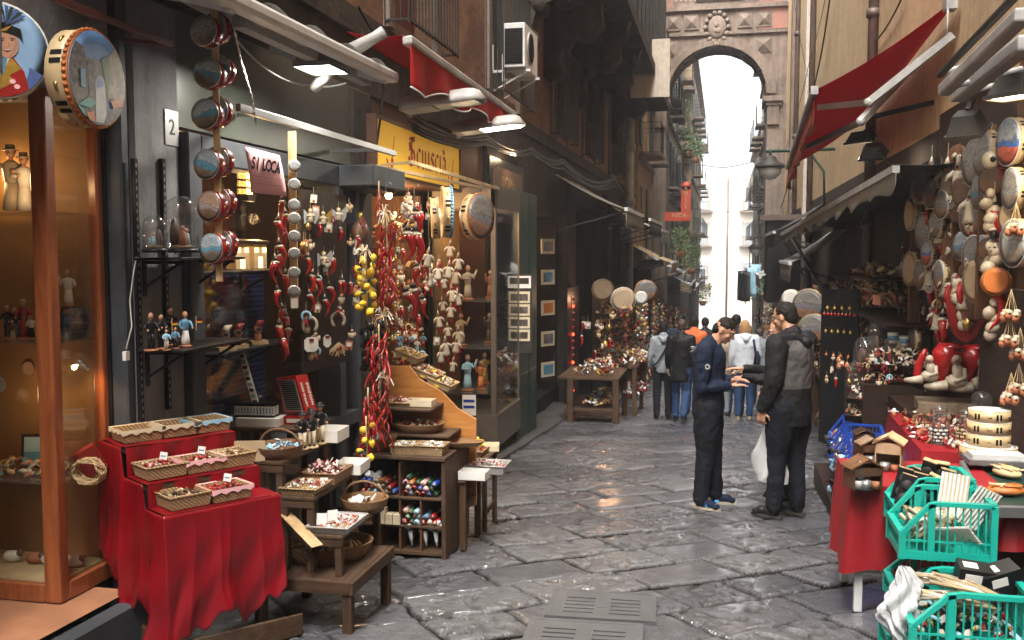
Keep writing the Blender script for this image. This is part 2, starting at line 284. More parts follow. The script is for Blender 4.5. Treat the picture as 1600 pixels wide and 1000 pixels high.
# ================================================================ the setting
def vnoise(x,y,s,seed=0):
    r=np.random.RandomState(seed);G=r.rand(256,256);x=x*s;y=y*s;xi=np.floor(x).astype(int);yi=np.floor(y).astype(int);fx=x-xi;fy=y-yi;fx=fx*fx*(3-2*fx);fy=fy*fy*(3-2*fy)
    g=lambda a,b:G[a%256,b%256]
    return (g(xi,yi)*(1-fx)+g(xi+1,yi)*fx)*(1-fy)+(g(xi,yi+1)*(1-fx)+g(xi+1,yi+1)*fx)*fy
def street():
    xs=np.arange(-3.3,2.6,.014);ys=[2.6]
    while ys[-1]<62: ys.append(ys[-1]+max(.014,ys[-1]*.0038))
    ys=np.array(ys);X,Y=np.meshgrid(xs,ys)
    wx=X+(vnoise(X,Y,2.3,1)-.5)*.035+(vnoise(X,Y,9,2)-.5)*.03;wy=Y+(vnoise(X,Y,2.3,3)-.5)*.035+(vnoise(X,Y,9,4)-.5)*.03
    a=radians(40);u=wx*cos(a)+wy*sin(a);v=-wx*sin(a)+wy*cos(a)
    rw=.43;row=np.floor(v/rw+(vnoise(v*0+np.floor(v/rw),v*0,1,5)-.5)*0).astype(int)
    r=np.random.RandomState(11);off=r.rand(4000);ln=.5+.4*r.rand(4000);ri=row%4000
    uu=(u+off[ri]*3)/ln[ri];ci=np.floor(uu).astype(int);fu=(uu-ci)*ln[ri];fv=(v/rw-row)*rw
    d=np.minimum(np.minimum(fu,ln[ri]-fu),np.minimum(fv,rw-fv))
    h=(ri*131+ci*977)%4000;R1,R2,R3,R4=r.rand(4000),r.rand(4000),r.rand(4000),r.rand(4000)
    jw=.013+.016*vnoise(X,Y,3,8)
    js=np.clip((d-.4*jw)/(.6*jw),0,1);js=js*js*(3-2*js)
    z=-.012*(1-js)+(R1[h]-.5)*.016+(R2[h]-.5)*.03*(fu-.3)+(R3[h]-.5)*.03*(fv-.25)+(vnoise(X,Y,1.1,9)-.5)*.02+(vnoise(X,Y,7,10)-.5)*.006
    edge=np.clip(d/.06,0,1);z-=.01*(1-edge)**2
    p1=vnoise(X,Y,26,12);p2=vnoise(X,Y,15,13);pit=np.clip(p1*.6+p2*.6-.66,0,1)*(R4[h]>.35)*js
    z-=pit*.075*(.4+.6*R4[h])
    fade=np.clip(1.4-Y/40,.25,1);z*=fade
    Z=gz(Y)+z
    ny,nx=X.shape;co=np.stack([X,Y,Z],-1).reshape(-1,3).astype(np.float32)
    idx=np.arange(ny*nx).reshape(ny,nx);q=np.stack([idx[:-1,:-1],idx[:-1,1:],idx[1:,1:],idx[1:,:-1]],-1).reshape(-1,4)
    me=D.meshes.new('road');me.vertices.add(len(co));me.vertices.foreach_set('co',co.ravel());me.loops.add(q.size);me.loops.foreach_set('vertex_index',q.ravel().astype(np.int32))
    me.polygons.add(len(q));me.polygons.foreach_set('loop_start',np.arange(0,q.size,4,dtype=np.int32));me.polygons.foreach_set('use_smooth',np.ones(len(q),bool))
    me.update();me.validate()
    for nm,arr in (('tone',R1[h]),('joint',1-js),('pit',np.clip(pit*4,0,1))):
        at_=me.attributes.new(nm,'FLOAT','POINT');at_.data.foreach_set('value',arr.ravel().astype(np.float32))
    m,n,l,b=newmat('basalt')
    def A(k):
        t=n.new('ShaderNodeAttribute');t.attribute_name=k;return t
    mp=coords(n,l,(1,1,1),'Object');t=noisetex(n,l,mp,14,8,.75);t2=noisetex(n,l,mp,60,5,.7);t3=noisetex(n,l,mp,1.3,4,.6)
    r1=ramp(n,l,t.outputs[0],[(.3,(.1,.102,.11)),(.55,(.155,.157,.165)),(.75,(.22,.22,.23))])
    r2=ramp(n,l,A('tone').outputs['Fac'],[(0,(.5,.5,.53)),(.5,(.8,.79,.8)),(1,(1.0,.99,.97))])
    mx=n.new('ShaderNodeMix');mx.data_type='RGBA';mx.blend_type='MULTIPLY';mx.inputs['Factor'].default_value=1;l.new(r1.outputs[0],mx.inputs['A']);l.new(r2.outputs[0],mx.inputs['B'])
    r3=ramp(n,l,t2.outputs[0],[(.3,(.55,.55,.55)),(.7,(1.1,1.1,1.1))]);m2=n.new('ShaderNodeMix');m2.data_type='RGBA';m2.blend_type='MULTIPLY';m2.inputs['Factor'].default_value=.8;l.new(mx.outputs['Result'],m2.inputs['A']);l.new(r3.outputs[0],m2.inputs['B'])
    m3=n.new('ShaderNodeMix');m3.data_type='RGBA';m3.inputs['B'].default_value=(.008,.007,.006,1);l.new(A('joint').outputs['Fac'],m3.inputs['Factor']);l.new(m2.outputs['Result'],m3.inputs['A'])
    m4=n.new('ShaderNodeMix');m4.data_type='RGBA';m4.inputs['B'].default_value=(.025,.022,.02,1);pf=n.new('ShaderNodeMath');pf.operation='MULTIPLY';pf.inputs[1].default_value=.8;l.new(A('pit').outputs['Fac'],pf.inputs[0]);l.new(pf.outputs[0],m4.inputs['Factor']);l.new(m3.outputs['Result'],m4.inputs['A']);l.new(m4.outputs['Result'],b.inputs['Base Color'])
    ro=ramp(n,l,t3.outputs[0],[(.35,(.16,.16,.16)),(.65,(.32,.32,.32))]);ad=n.new('ShaderNodeMath');ad.operation='MULTIPLY_ADD';ad.inputs[1].default_value=.22;l.new(t2.outputs[0],ad.inputs[0]);l.new(ro.outputs[0],ad.inputs[2]);l.new(ad.outputs[0],b.inputs['Roughness'])
    vo=n.new('ShaderNodeTexVoronoi');vo.inputs['Scale'].default_value=38;l.new(mp.outputs[0],vo.inputs['Vector'])
    s1=n.new('ShaderNodeMath');s1.operation='MULTIPLY_ADD';l.new(t2.outputs[0],s1.inputs[0]);s1.inputs[1].default_value=1.2;l.new(vo.outputs['Distance'],s1.inputs[2]);bump(n,l,b,s1.outputs[0],.7,.012)
    iv=n.new('ShaderNodeMath');iv.operation='MULTIPLY_ADD';iv.inputs[1].default_value=-.5;iv.inputs[2].default_value=.5;l.new(A('joint').outputs['Fac'],iv.inputs[0]);wt=ramp(n,l,noisetex(n,l,mp,2.6,6,.7).outputs[0],[(.42,(.15,.15,.15)),(.56,(2,2,2))]);wm=n.new('ShaderNodeMath');wm.operation='MULTIPLY';wm.use_clamp=True;l.new(wt.outputs[0],wm.inputs[0]);l.new(iv.outputs[0],wm.inputs[1]);l.new(wm.outputs[0],b.inputs['Coat Weight']);l.new(iv.outputs[0],b.inputs['Specular IOR Level']);b.inputs['Coat Roughness'].default_value=.18;me.materials.append(m);tag(put('road',me),'dark wet basalt flagstones laid diagonally down the alley',None,None,'structure')
street()
MATS['basalt'];pm('farground',(.09,.085,.085),.6,var=.3)
g=MB();g.add([(-400,-60,gz(-60)-.06),(400,-60,gz(-60)-.06),(400,600,gz(600)-.06),(-400,600,gz(600)-.06)],[(0,1,2,3)],'farground');struct('ground',g)
# slabs of pavement along the left shops
pm('kerbstone',(.07,.066,.062),.5,var=.3,bs=.5,bscale=14,dirt=.4)
g=MB();y=6.4
while y<34:
    L_=U_(.7,1.2);a0,a1=y,y+L_-.012;xr=-2.42+U_(-.01,.01);g.add([(-3.3,a0,gz(a0)-.2),(xr,a0,gz(a0)-.2),(xr,a1,gz(a1)-.2),(-3.3,a1,gz(a1)-.2),(-3.3,a0,gz(a0)+.035),(xr,a0,gz(a0)+.035),(xr,a1,gz(a1)+.035),(-3.3,a1,gz(a1)+.035)],[(0,3,2,1),(4,5,6,7),(0,1,5,4),(1,2,6,5),(2,3,7,6),(3,0,4,7)],'kerbstone');y+=L_
struct('pavement',g,'low stone pavement strip along the left shop fronts')
# storm drain covers
pm('castiron',(.12,.12,.122),.5,metal=.4,var=.2,bs=.4,bscale=60)
def drain(x0,x1,y0,y1,lab):
    z=gz((y0+y1)/2);e=thing('drain_cover',lab,'drain cover',((x0+x1)/2,(y0+y1)/2,z+.004),(-atan(SL),0,.06),'drain covers in the paving')
    w,h=(x1-x0)/2,(y1-y0)/2;q=MB();fr=MB();t=.03
    for a in ((-w-t,w+t,-h-t,-h),(-w-t,w+t,h,h+t),(-w-t,-w,-h,h),(w,w+t,-h,h)): fr.bx(*a,-.04,.012,'castiron')
    put('frame',fr,e)
    # plate with real slots
    ys=[-h];n=5;st=2*h*.72/n
    q.bx(-w,-w*.78,-h,h,-.02,.01,'castiron');q.bx(w*.78,w,-h,h,-.02,.01,'castiron');q.bx(-w*.16,w*.16,-h,h,-.02,.01,'castiron')
    for s_ in (-1,1):
        xa,xb=sorted((s_*w*.16,s_*w*.78));yy=-h
        for i in range(n+1):
            y1_=-h*.72+i*st+(0 if i<n else 0);q.bx(xa,xb,yy,y1_ - .011 if i<n else h,-.02,.01,'castiron');yy=y1_+.011
    q.bx(-w,w,-h,h,-.06,-.05,'black');q.bx(-.03,.03,-.07,.07,.01,.013,'castiron');put('plate',q,e)
drain(-.92,-.37,5.13,5.6,'slotted iron drain cover lying in the paving, the whole one farther up')
drain(-.95,-.4,4.55,5.02,'slotted iron drain cover nearest the camera, cut by the photo edge')
# ================================================================ buildings
brick('brickwall',(.27,.14,.085),(.17,.095,.06),(.2,.165,.125),4.6)
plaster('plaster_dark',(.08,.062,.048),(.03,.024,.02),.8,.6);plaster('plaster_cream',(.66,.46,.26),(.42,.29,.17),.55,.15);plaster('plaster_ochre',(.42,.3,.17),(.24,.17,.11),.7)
plaster('plaster_pink',(.34,.15,.11),(.24,.15,.12),.8);plaster('piperno',(.25,.19,.15),(.12,.095,.075),.9,.8);plaster('plaster_pale',(.62,.53,.43),(.36,.3,.24),.6);plaster('stone_dark',(.07,.055,.042),(.025,.02,.016),.8,1.2)
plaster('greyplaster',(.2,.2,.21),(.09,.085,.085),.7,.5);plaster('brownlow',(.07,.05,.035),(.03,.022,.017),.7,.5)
pm('shutter',(.045,.05,.04),.5);pm('paneglass',(.03,.035,.04),.06,var=.1);pm('rustred',(.1,.018,.012),.6,var=.4);pm('tile',(.35,.16,.08),.7);pm('pipe',(.12,.075,.055),.5,var=.3,dirt=.4)
LX=-2.95
def rail(mb,x,y0,y1,z,h=1.0,dx=.32,step=.11,k='iron'):
    "railing bars standing out from a wall at x by dx, between y0 and y1"
    for zz in (z+.03,z+h): 
        mb.beam((x+dx,y0,zz),(x+dx,y1,zz),.02,.02,k);mb.beam((x,y0,zz),(x+dx,y0,zz),.02,.02,k);mb.beam((x,y1,zz),(x+dx,y1,zz),.02,.02,k)
    yy=y0
    while yy<y1: mb.beam((x+dx,yy,z),(x+dx,yy,z+h),.012,.012,k);yy+=step
    for i in range(3): mb.beam((x+dx*i/3,y0,z),(x+dx*i/3,y0,z+h),.012,.012,k)
# left building, near: brick upper storeys on a beam, with tall windows and balcony rails
b=thing('brick_building','dark brick building over the left shops, with tall railed windows and heavy carved brackets','building',(0,0,0))
mb=MB();x0=LX-.45
wins=[(8.3,9.6),(12.0,13.7),(16.6,18.2),(20.4,22.2),(25.2,27.2)]
def wallrun(mb,xa,xb,y0,y1,z0,z1,holes,zb,zt,k):
    yy=y0
    for a,c in holes: mb.bx(xa,xb,yy,a,z0,z1,k);mb.bx(xa,xb,a,c,z0,zb,k);mb.bx(xa,xb,a,c,zt,z1,k);yy=c
    mb.bx(xa,xb,yy,y1,z0,z1,k)
wallrun(mb,x0,LX,-24,30,3.62,15,[(-8,-6.6),(-2,-.6),(3.4,4.8)]+wins,3.75,6.6,'brickwall');put('wall',mb,b)
mb=MB();mb.bx(x0,LX+.04,-24,30,3.42,3.62,'stone_dark');mb.bx(x0,LX-.02,-24,30,3.0,3.42,'plaster_dark');put('cornice',mb,b)
for i,(a,c) in enumerate(wins):
    w=MB();w.bx(LX-.3,LX-.24,a,c,3.75,6.6,'paneglass');fr=put('window',w,b)
    q=MB();q.bx(LX-.24,LX-.18,a,a+.07,3.75,6.6,'rustred' if i==0 else 'shutter');q.bx(LX-.24,LX-.18,c-.07,c,3.75,6.6,'rustred' if i==0 else 'shutter');q.bx(LX-.24,LX-.18,(a+c)/2-.04,(a+c)/2+.04,3.75,6.6,'rustred' if i==0 else 'shutter');q.bx(LX-.235,LX-.185,a+.07,c-.07,3.75,4.5,'rustred' if i==0 else 'shutter');put('frame',q,fr)
    q=MB();rail(q,LX+.02,a-.15,c+.15,3.66,1.5,.22,.1);put('railing',q,b)
    q=MB();q.bx(LX,LX+.06,a-.14,a,3.64,6.75,'piperno');q.bx(LX,LX+.06,c,c+.14,3.64,6.75,'piperno');q.bx(LX,LX+.08,a-.14,c+.14,6.75,6.95,'piperno');put('surround',q,b)
# carved stone brackets under an overhanging wooden box room
def bracket(y,z,s=1,x=LX):
    m=MB();pts=[(0,0),(0,-1.5),(.12,-1.62),(.3,-1.45),(.26,-1.2),(.34,-.95),(.62,-.85),(.8,-.9),(.98,-.72),(.95,-.45),(1.05,-.3),(1.15,0)]
    M=Matrix.Translation((x,y,z))@Matrix(((1,0,0,0),(0,0,-1,0),(0,1,0,0),(0,0,0,1)))
    m.prism([(a*s,c*s) for a,c in pts],.34,'stone_dark',M)
    for a,c,r in ((.2,-1.4,.16),(.72,-.72,.22),(.98,-.25,.15),(.35,-.9,.15),(.5,-.35,.25)):
        m.ell((x+a*s,y-.17,z+c*s),(r*s,.24,r*s*1.15),'stone_dark',10)
    return m
for yy in (13.9,16.2,19.0,21.6,25.6): put('bracket',bracket(yy,6.05,1.0),b)
pa=at(1046,200,X=-1.75)
mb=MB();mb.bx(LX,-1.72,14.0,31,6.07,6.3,'stone_dark');mb.bx(LX,-1.86,14.2,31,6.3,13,'darkwall')
for yy in np.arange(14.4,30,1.1): mb.bx(-1.87,-1.8,yy,yy+.1,6.3,13,'iron')
put('box_room',mb,b)
# second building up to the arch: plaster, balconies with plants
def facade(name,lab,X,y0,y1,h,k,side,nst,fl0=3.2,fh=3.4,balc=True,seed=1,step=2.6):
    r=random.Random(seed);e=thing(name,lab,'building',(0,0,0));s=side       # side +1: wall faces +x
    z0=gz(y1)-.3;m=MB();xi=X-s*.5;xa,xb=sorted((X,xi));hs=[];yy=y0+r.uniform(.5,1)
    while yy+1.1<y1: hs.append((yy,yy+1.1));yy+=step+r.uniform(-.3,.5)
    zf=gz(y0)+fl0;m.bx(xa,xb,y0,y1,z0,zf,'plaster_dark')
    for st in range(nst):
        zb=zf+st*fh;wallrun(m,xa,xb,y0,y1,zb,zb+fh,hs,zb+.25,zb+2.6,k)
    put('wall',m,e)
    xc,xd=sorted((X,X+s*.12))
    for st in range(nst+1): q=MB();q.bx(xc,xd,y0,y1,zf+st*fh-.1,zf+st*fh+.06,'piperno');put('string_course',q,e)
    q=MB();q.bx(*sorted((X-s*.5,X+s*.35)),y0,y1,zf+nst*fh,zf+nst*fh+.25,'piperno');put('cornice',q,e)
    for st in range(nst):
        for a,c in hs:
            zb=zf+st*fh;w=MB();w.bx(*sorted((X-s*.25,X-s*.2)),a,c,zb+.25,zb+2.6,'paneglass');wi=put('window',w,e)
            q=MB()
            for yy,sg in ((a,-1),(c,1)):
                if r.random()<.6: q.box((X+s*.05,yy+sg*.28,zb+1.5),(.05,.52,2.2),'shutter')
            q.bx(*sorted((X-s*.2,X-s*.15)),(a+c)/2-.04,(a+c)/2+.04,zb+.25,zb+2.6,'white');q.bx(*sorted((X-s*.2,X-s*.15)),a,c,zb+1.9,zb+1.97,'white');put('shutter',q,wi)
            if balc and r.random()<.75:
                q=MB();q.bx(*sorted((X,X+s*.7)),a-.3,c+.3,zb+.06,zb+.16,'piperno');rail(q,X,a-.28,c+.28,zb+.16,.95,s*.66,.12);put('balcony',q,e)
    return e
facade('plaster_building','tall pale plaster building with railed balconies, last one on the left before the arch',-2.6,30,35.9,17,'plaster_ochre',1,3,seed=3)
facade('cream_building','flaking cream building with balconies beyond the arch on the left',-2.45,37.8,58,17,'plaster_pale',1,4,seed=4)
facade('pink_building','faded pink building far down the left side beyond the arch',-1.95,58,84,17,'plaster_ochre',1,4,seed=5)
facade('grey_house','pale house far down the right side beyond the arch',2.1,37.8,60,17,'plaster_pale',-1,4,seed=6)
facade('ochre_house','hazy ochre house at the far end of the right side',2.5,60,86,17,'plaster_ochre',-1,3,seed=8)
pm('palepane',(.3,.32,.34),.3);pm('paleshut',(.5,.3,.2),.7)
e=thing('end_building','pale peeling building closing the far end of the alley with a long vertical pipe','building',(0,0,0))
m=MB();plaster('plaster_end',(.85,.78,.66),(.7,.6,.48),.4);m.bx(-9,9,92,96,-8,8.6,'plaster_end');put('wall',m,e)
for x in (-2.0,2.4):
    for z in (-1.5,2.2,5.4):
        q=MB();q.bx(x-.6,x+.6,91.93,91.99,z,z+2.1,'palepane');w=put('window',q,e);q=MB();q.bx(x-.75,x-.6,91.9,92,z-.1,z+2.2,'paleshut');q.bx(x+.6,x+.75,91.9,92,z-.1,z+2.2,'paleshut');put('frame',q,w)
        q=MB();q.bx(x-1,x+1,91.2,92,z-.2,z-.05,'piperno');[q.beam((x+i*.2,91.25,z-.1),(x+i*.2,91.25,z+.8),.03,.03,'iron') for i in range(-5,6)];q.beam((x-1,91.25,z+.8),(x+1,91.25,z+.8),.05,.05,'iron');put('balcony',q,e)
q=MB();q.tube((.35,91.8,-7),(.35,91.8,8.4),.1,'pipe');put('drainpipe',q,e)
# right building
RX=2.12
e=thing('right_building','tall cream plastered building along the right side with brown drainpipes','building',(0,0,0))
m=MB();m.bx(RX,RX+.5,-24,36,2.9,20,'plaster_cream');m.bx(RX,RX+.5,-24,36,-3,2.9,'brownlow');put('wall',m,e)  # lower wall coloured dark brown: awning shade put into its colour
for y in (14.8,24.8,30.0):
    q=MB();q.tube((RX-.07,y,-2),(RX-.07,y,21),.075,'pipe',10)
    for z in (2,5,8,11): q.lathe([(.1,0),(.1,.12)],'pipe',10,(RX-.07,y,z))
    put('drainpipe',q,e)
q=MB();q.bx(RX-.06,RX,32.4,33.2,-2,21,'piperno');q.bx(RX-.1,RX,26.4,26.9,-2,21,'plaster_pale');put('pilaster',q,e)
# ---- bell tower arch
AY=36.0;e=thing('arch_tower','stone arch of the old clock tower spanning the alley under a carved oval medallion','arch',(0,AY,0))
cx=-.32;rad=1.78;zs=at(1190,140,Y=AY).z-.15
def archwall(mb,x0,x1,y0,y1,z0,zs,r,zt,k,cx=cx,n=28):
    pts=[(cx-r,z0),(x0,z0),(x0,zt),(x1,zt),(x1,z0),(cx+r,z0)]
    prof=[(cx+r*cos(a),zs+r*sin(a)) for a in np.linspace(0,pi,n)]
    # front/back faces as strips, soffit as a band
    for yy in (y0,y1):
        vs=[];fs=[]
        for i,(a,c) in enumerate(prof): vs+=[(a,yy,c),(x1+(x0-x1)*i/(n-1),yy,zt)]
        for i in range(n-1): fs.append((2*i,2*i+1,2*i+3,2*i+2))
        mb.add(vs,fs,k)
        mb.add([(x0,yy,z0),(cx-r,yy,z0),(cx-r,yy,zs),(x0,yy,zt)],[(0,1,2,3)],k);mb.add([(cx+r,yy,z0),(x1,yy,z0),(x1,yy,zt),(cx+r,yy,zs)],[(0,1,2,3)],k)
    pr=[(cx+r,z0)]+prof+[(cx-r,z0)];vs=[(a,yy,c) for a,c in pr for yy in (y0,y1)]
    mb.add(vs,[(2*i,2*i+1,2*i+3,2*i+2) for i in range(len(pr)-1)],k,True)
m=MB();archwall(m,-4,3.2,0,1.8,-4,zs,rad,16,'piperno');put('wall',m,e)
m=MB()
for r0,r1,d in ((rad,rad+.16,.14),(rad+.16,rad+.3,.08)):
    n=32;vs=[];fs=[]
    for i in range(n):
        a=pi*i/(n-1)
        for rr,yy in ((r0-.03,0),(r0-.03,-d),(r1,-d),(r1,0)): vs.append((cx+rr*cos(a),yy-.002,zs+rr*sin(a)))
    for i in range(n-1):
        for j in range(3): fs.append((i*4+j,i*4+j+1,i*4+4+j+1,i*4+4+j))
    m.add(vs,fs,'piperno',False)
put('archivolt',m,e)
for sx in (-1,1): 
    m=MB();x=cx+sx*(rad+.2);m.bx(x-.32,x+.32,-.22,1.9,zs-.28,zs-.1,'piperno');m.bx(x-.26,x+.26,-.14,1.85,zs-.42,zs-.28,'piperno');m.bx(x-.2,x+.2,-.1,0,zs-1.1,zs-.42,'piperno');put('impost',m,e)
m=MB();zt=zs+rad
m.bx(-4,3.2,-.1,0,zt+.36,zt+.46,'piperno');m.bx(-4,3.2,-.14,0,zt+1.25,zt+1.4,'piperno')
for x in (-1.9,-1.25,.62,1.3): 
    m.bx(x-.26,x+.26,-.05,0,zt+.58,zt+1.12,'piperno');m.add([(x-.2,-.052,zt+.64),(x+.2,-.052,zt+.64),(x+.2,-.052,zt+1.06),(x-.2,-.052,zt+1.06),(x,-.15,zt+.85)],[(0,1,4),(1,2,4),(2,3,4),(3,0,4)],'piperno')
for x in (cx-1.75,cx+1.6): m.add([(x-.3,-.02,zt-.35),(x+.3,-.02,zt-.35),(x+.3,-.02,zt+.2),(x-.3,-.02,zt+.2),(x,-.16,zt-.05)],[(0,1,4),(1,2,4),(2,3,4),(3,0,4)],'piperno')
put('panelling',m,e)
m=MB();mz=zt+.62
m.lathe([(.0,.16),(.25,.13),(.3,.1),(.36,.0)],'piperno',20,(cx-.02,-.02,mz),Matrix(((1,0,0),(0,0,-1),(0,1,0))),sy=1.3)
for i in range(14):
    a=2*pi*i/14;m.ell((cx-.02+.4*cos(a),-.08,mz+.52*sin(a)),(.09,.08,.09),'piperno',8)
m.ell((cx-.04,-.14,mz+.08),(.1,.08,.13),'piperno',8);m.ell((cx,-.13,mz-.12),(.16,.07,.13),'piperno',8);m.ell((cx-.02,-.15,mz-.62),(.13,.1,.1),'piperno',8);put('medallion',m,e)
m=MB();m.bx(-1.75,1.05,-.06,0,zt+1.4,16,'piperno');m.bx(-4,-1.9,-.02,0,zt+1.42,16,'plaster_pink');m.bx(1.12,2.1,-.02,0,zt+.5,16,'plaster_pink');put('upper_wall',m,e)
m=MB();m.bx(-1.1,.55,-.1,-.06,zt+1.55,zt+3.2,'stone_dark')
for i in range(-9,12):
    for s_ in (-1,1):
        a=V((-.27+i*.17,-.12,zt+1.6));m.beam(a,a+V((s_*1.3,0,1.5)),.015,.015,'plaster_pale')
put('window_grille',m,e)
# coffers under the vault
m=MB()
for i in range(12):
    a=pi*(i+.5)/12
    for yy in (.45,1.25):
        c=V((cx+(rad-.03)*cos(a),yy,zs+(rad-.03)*sin(a)));m.box(c,(.05,.6,.34),'piperno',(0,-a,0))
put('vault_coffer',m,e)

e=thing('added_house_behind','unseen plastered house added behind the viewer to block sky light','building');m=MB();m.bx(-6,6,-25,-24,0,14,'plaster_ochre');m.bx(-4.9,-3.3,-24,-2,-1,3,'brownlow');put('wall',m,e)  # unseen house added so sky light from behind stays out of the alley
m=MB();m.bx(-1.5,-.3,-24,-23.95,.1,2.6,'shutter');put('door',m,e)
# ================================================================ kit of small wares
def seascape(k,skyc,seac,landc,rimc=None,freq=3.0):
    m,n,l,b=newmat(k);tc=n.new('ShaderNodeTexCoord');s_=n.new('ShaderNodeSeparateXYZ');l.new(tc.outputs['Object'],s_.inputs[0])
    oi=n.new('ShaderNodeObjectInfo');mp=n.new('ShaderNodeMapping');l.new(tc.outputs['Object'],mp.inputs[0]);cb=n.new('ShaderNodeCombineXYZ');mu=n.new('ShaderNodeMath');mu.operation='MULTIPLY';mu.inputs[1].default_value=50;l.new(oi.outputs['Random'],mu.inputs[0]);l.new(mu.outputs[0],cb.inputs[0]);l.new(mu.outputs[0],cb.inputs[1]);l.new(cb.outputs[0],mp.inputs['Location'])
    t=noisetex(n,l,mp,freq*.5,5,.6);t2=noisetex(n,l,mp,freq*2.4,4,.6)
    a=n.new('ShaderNodeMath');a.operation='MULTIPLY_ADD';a.inputs[1].default_value=1.1;l.new(t.outputs[0],a.inputs[0]);l.new(s_.outputs[1],a.inputs[2])   # y + 1.1*noise
    r=ramp(n,l,a.outputs[0],[(.0,landc),(.34,sc(landc,2)),(.36,seac),(.6,sc(seac,1.5)),(.62,sc(skyc,.45)),(.7,sc(skyc,.6)),(.72,skyc),(1,sc(skyc,.8))])
    q=ramp(n,l,t2.outputs[0],[(.35,(.45,.42,.4)),(.6,(1,1,1))]);mx=n.new('ShaderNodeMix');mx.data_type='RGBA';mx.blend_type='MULTIPLY';mx.inputs['Factor'].default_value=.75;l.new(r.outputs[0],mx.inputs['A']);l.new(q.outputs[0],mx.inputs['B'])
    l.new(mx.outputs['Result'],b.inputs['Base Color']);b.inputs['Roughness'].default_value=.4;return m
seascape('paint_sea',(.4,.48,.52),(.07,.21,.3),(.1,.08,.06));seascape('paint_pale',(.36,.36,.35),(.22,.25,.27),(.15,.13,.11));seascape('paint_dusk',(.46,.3,.22),(.22,.21,.22),(.1,.06,.04))
seascape('paint_dark',(.25,.24,.22),(.13,.13,.15),(.14,.07,.04));seascape('paint_bright',(.4,.45,.5),(.03,.12,.4),(.3,.06,.04))
pm('skinhide',(.36,.26,.16),.6,var=.2,ns=1.5);pm('skinwhite',(.62,.6,.56),.55,var=.08);pm('drumwood',(.52,.38,.2),.4,var=.12)
def tamb_meshes(depth,shell,rimk,zig=False):
    def fr():
        m=MB();m.lathe([(.96,0),(1,0),(1,.04)],rimk,28);m.lathe([(1,.04),(1,depth),(.955,depth),(.955,.02)],shell,28)
        for i in range(28): m.ell((1.0*cos(2*pi*i/28),1.0*sin(2*pi*i/28),.05),.022,'brass',4)
        for i in range(6):
            a=2*pi*i/6+.3
            for d in (-.09,.09): m.box((1.004*cos(a+d),1.004*sin(a+d),depth*.55),(.012,.1,depth*.5),'black',(0,0,a+d))
        if zig:
            for i in range(46):
                a=2*pi*i/46;m.ell((1.005*cos(a),1.005*sin(a),.07),(.03,.07,.055),rimk,4,(0,0,a))
        return m
    return cached('tf%s%s%s%s'%(depth,shell,rimk,zig),fr)
def tambourine(loc,r,normal,face='paint_sea',shell='red',rim='plasticwhite',depth=.45,label=None,group=None,zig=False,roll=0,jin=True,name='tambourine',simple=False):
    "disc facing `normal`, shell going back from it"
    nn=V(normal).normalized();x=V((0,0,1)).cross(nn)
    if x.length<.1: x=V((1,0,0))
    M=frame(loc,x,nn.cross(x))@Matrix.Rotation(roll,4,'Z')
    e=thing(name,label,'tambourine',loc,M.to_euler(),group,r)
    FL=Matrix.Rotation(pi,3,'X')      # shell behind the face
    put('frame',tamb_meshes(depth,shell,rim,zig),e,(0,0,0),FL.to_euler())
    put('skin',cached('tskin'+face,lambda:MB().lathe([(0,.012),(.7,.011),(.965,.006)],face,28)),e,(0,0,0),(0,0,U_(-.15,.15)))
    if jin:
        jm=cached('jingle',lambda:MB().lathe([(.0,-.02),(.11,-.035),(.12,-.01),(.12,.01),(.11,.035),(0,.02)],'brass',10))
        for i in range(3 if simple else 6):
            a=2*pi*i/(3 if simple else 6)+.3;put('jingle',jm,e,(.93*cos(a),.93*sin(a),-depth*.55),(pi/2*0,0,a))
    return e
def figmb(h=.2,robe='black',top=None,head='skin',hair='black',base='terracotta',arm=0,legs=True,hat=None,prop=None):
    "small painted figurine on a round base, facing -Y"
    m=MB();top=top or robe;s=h/.2
    if base: m.lathe([(.034,0),(.036,.004),(.034,.009),(0,.0095)],base,12)
    z=.009
    if legs:
        for x in (-.011,.011): m.path([(x,0,z),(x,-.002,.045),(x*.8,0,.088)],[.009,.0095,.0135],robe,7);m.ell((x,-.009,z+.004),(.008,.014,.006),'black',6)
    else: m.lathe([(.026,z),(.023,.045),(.017,.09)],robe,10,sy=.8)
    m.lathe([(.016,.084),(.02,.1),(.024,.13),(.023,.145),(.01,.155)],top,10,sy=.68)
    for sx in (-1,1):
        a=arm if isinstance(arm,(int,float)) else arm[0 if sx<0 else 1]
        el=V((sx*.034,-.004,.12));hd=V((sx*.03,-.028,.105)) if a==0 else (V((sx*.045,-.02,.165)) if a==1 else V((sx*.012,-.034,.12)))
        m.path([(sx*.022,0,.143),el,hd],[.0085,.0075,.006],top,6);m.ell(hd,.0068,head,6)
    m.path([(0,0,.15),(0,0,.165)],.007,head,6);m.ell((0,-.002,.176),(.0135,.015,.0175),head,10);m.ell((0,.003,.182),(.015,.015,.015),hair,8);m.ell((0,-.017,.174),.003,head,4)
    if hat: m.lathe([(.024,.183),(.023,.186),(.014,.187),(.013,.2),(0,.203)],hat,12)
    if prop=='guitar': m.ell((.005,-.034,.108),(.018,.007,.013),'orangewood',8);m.beam((.01,-.034,.115),(.045,-.034,.135),.005,.004,'darkwood')
    if prop=='flag': m.beam((.05,-.03,.09),(.05,-.03,.17),.003,.003,'pine');m.bx(.05,.085,-.031,-.029,.148,.156,'black');m.bx(.05,.085,-.031,-.029,.14,.148,'red');m.bx(.05,.085,-.031,-.029,.132,.14,'yellow')
    for i,v in enumerate(m.v): m.v[i]=(v[0]*s,v[1]*s,v[2]*s)
    return m
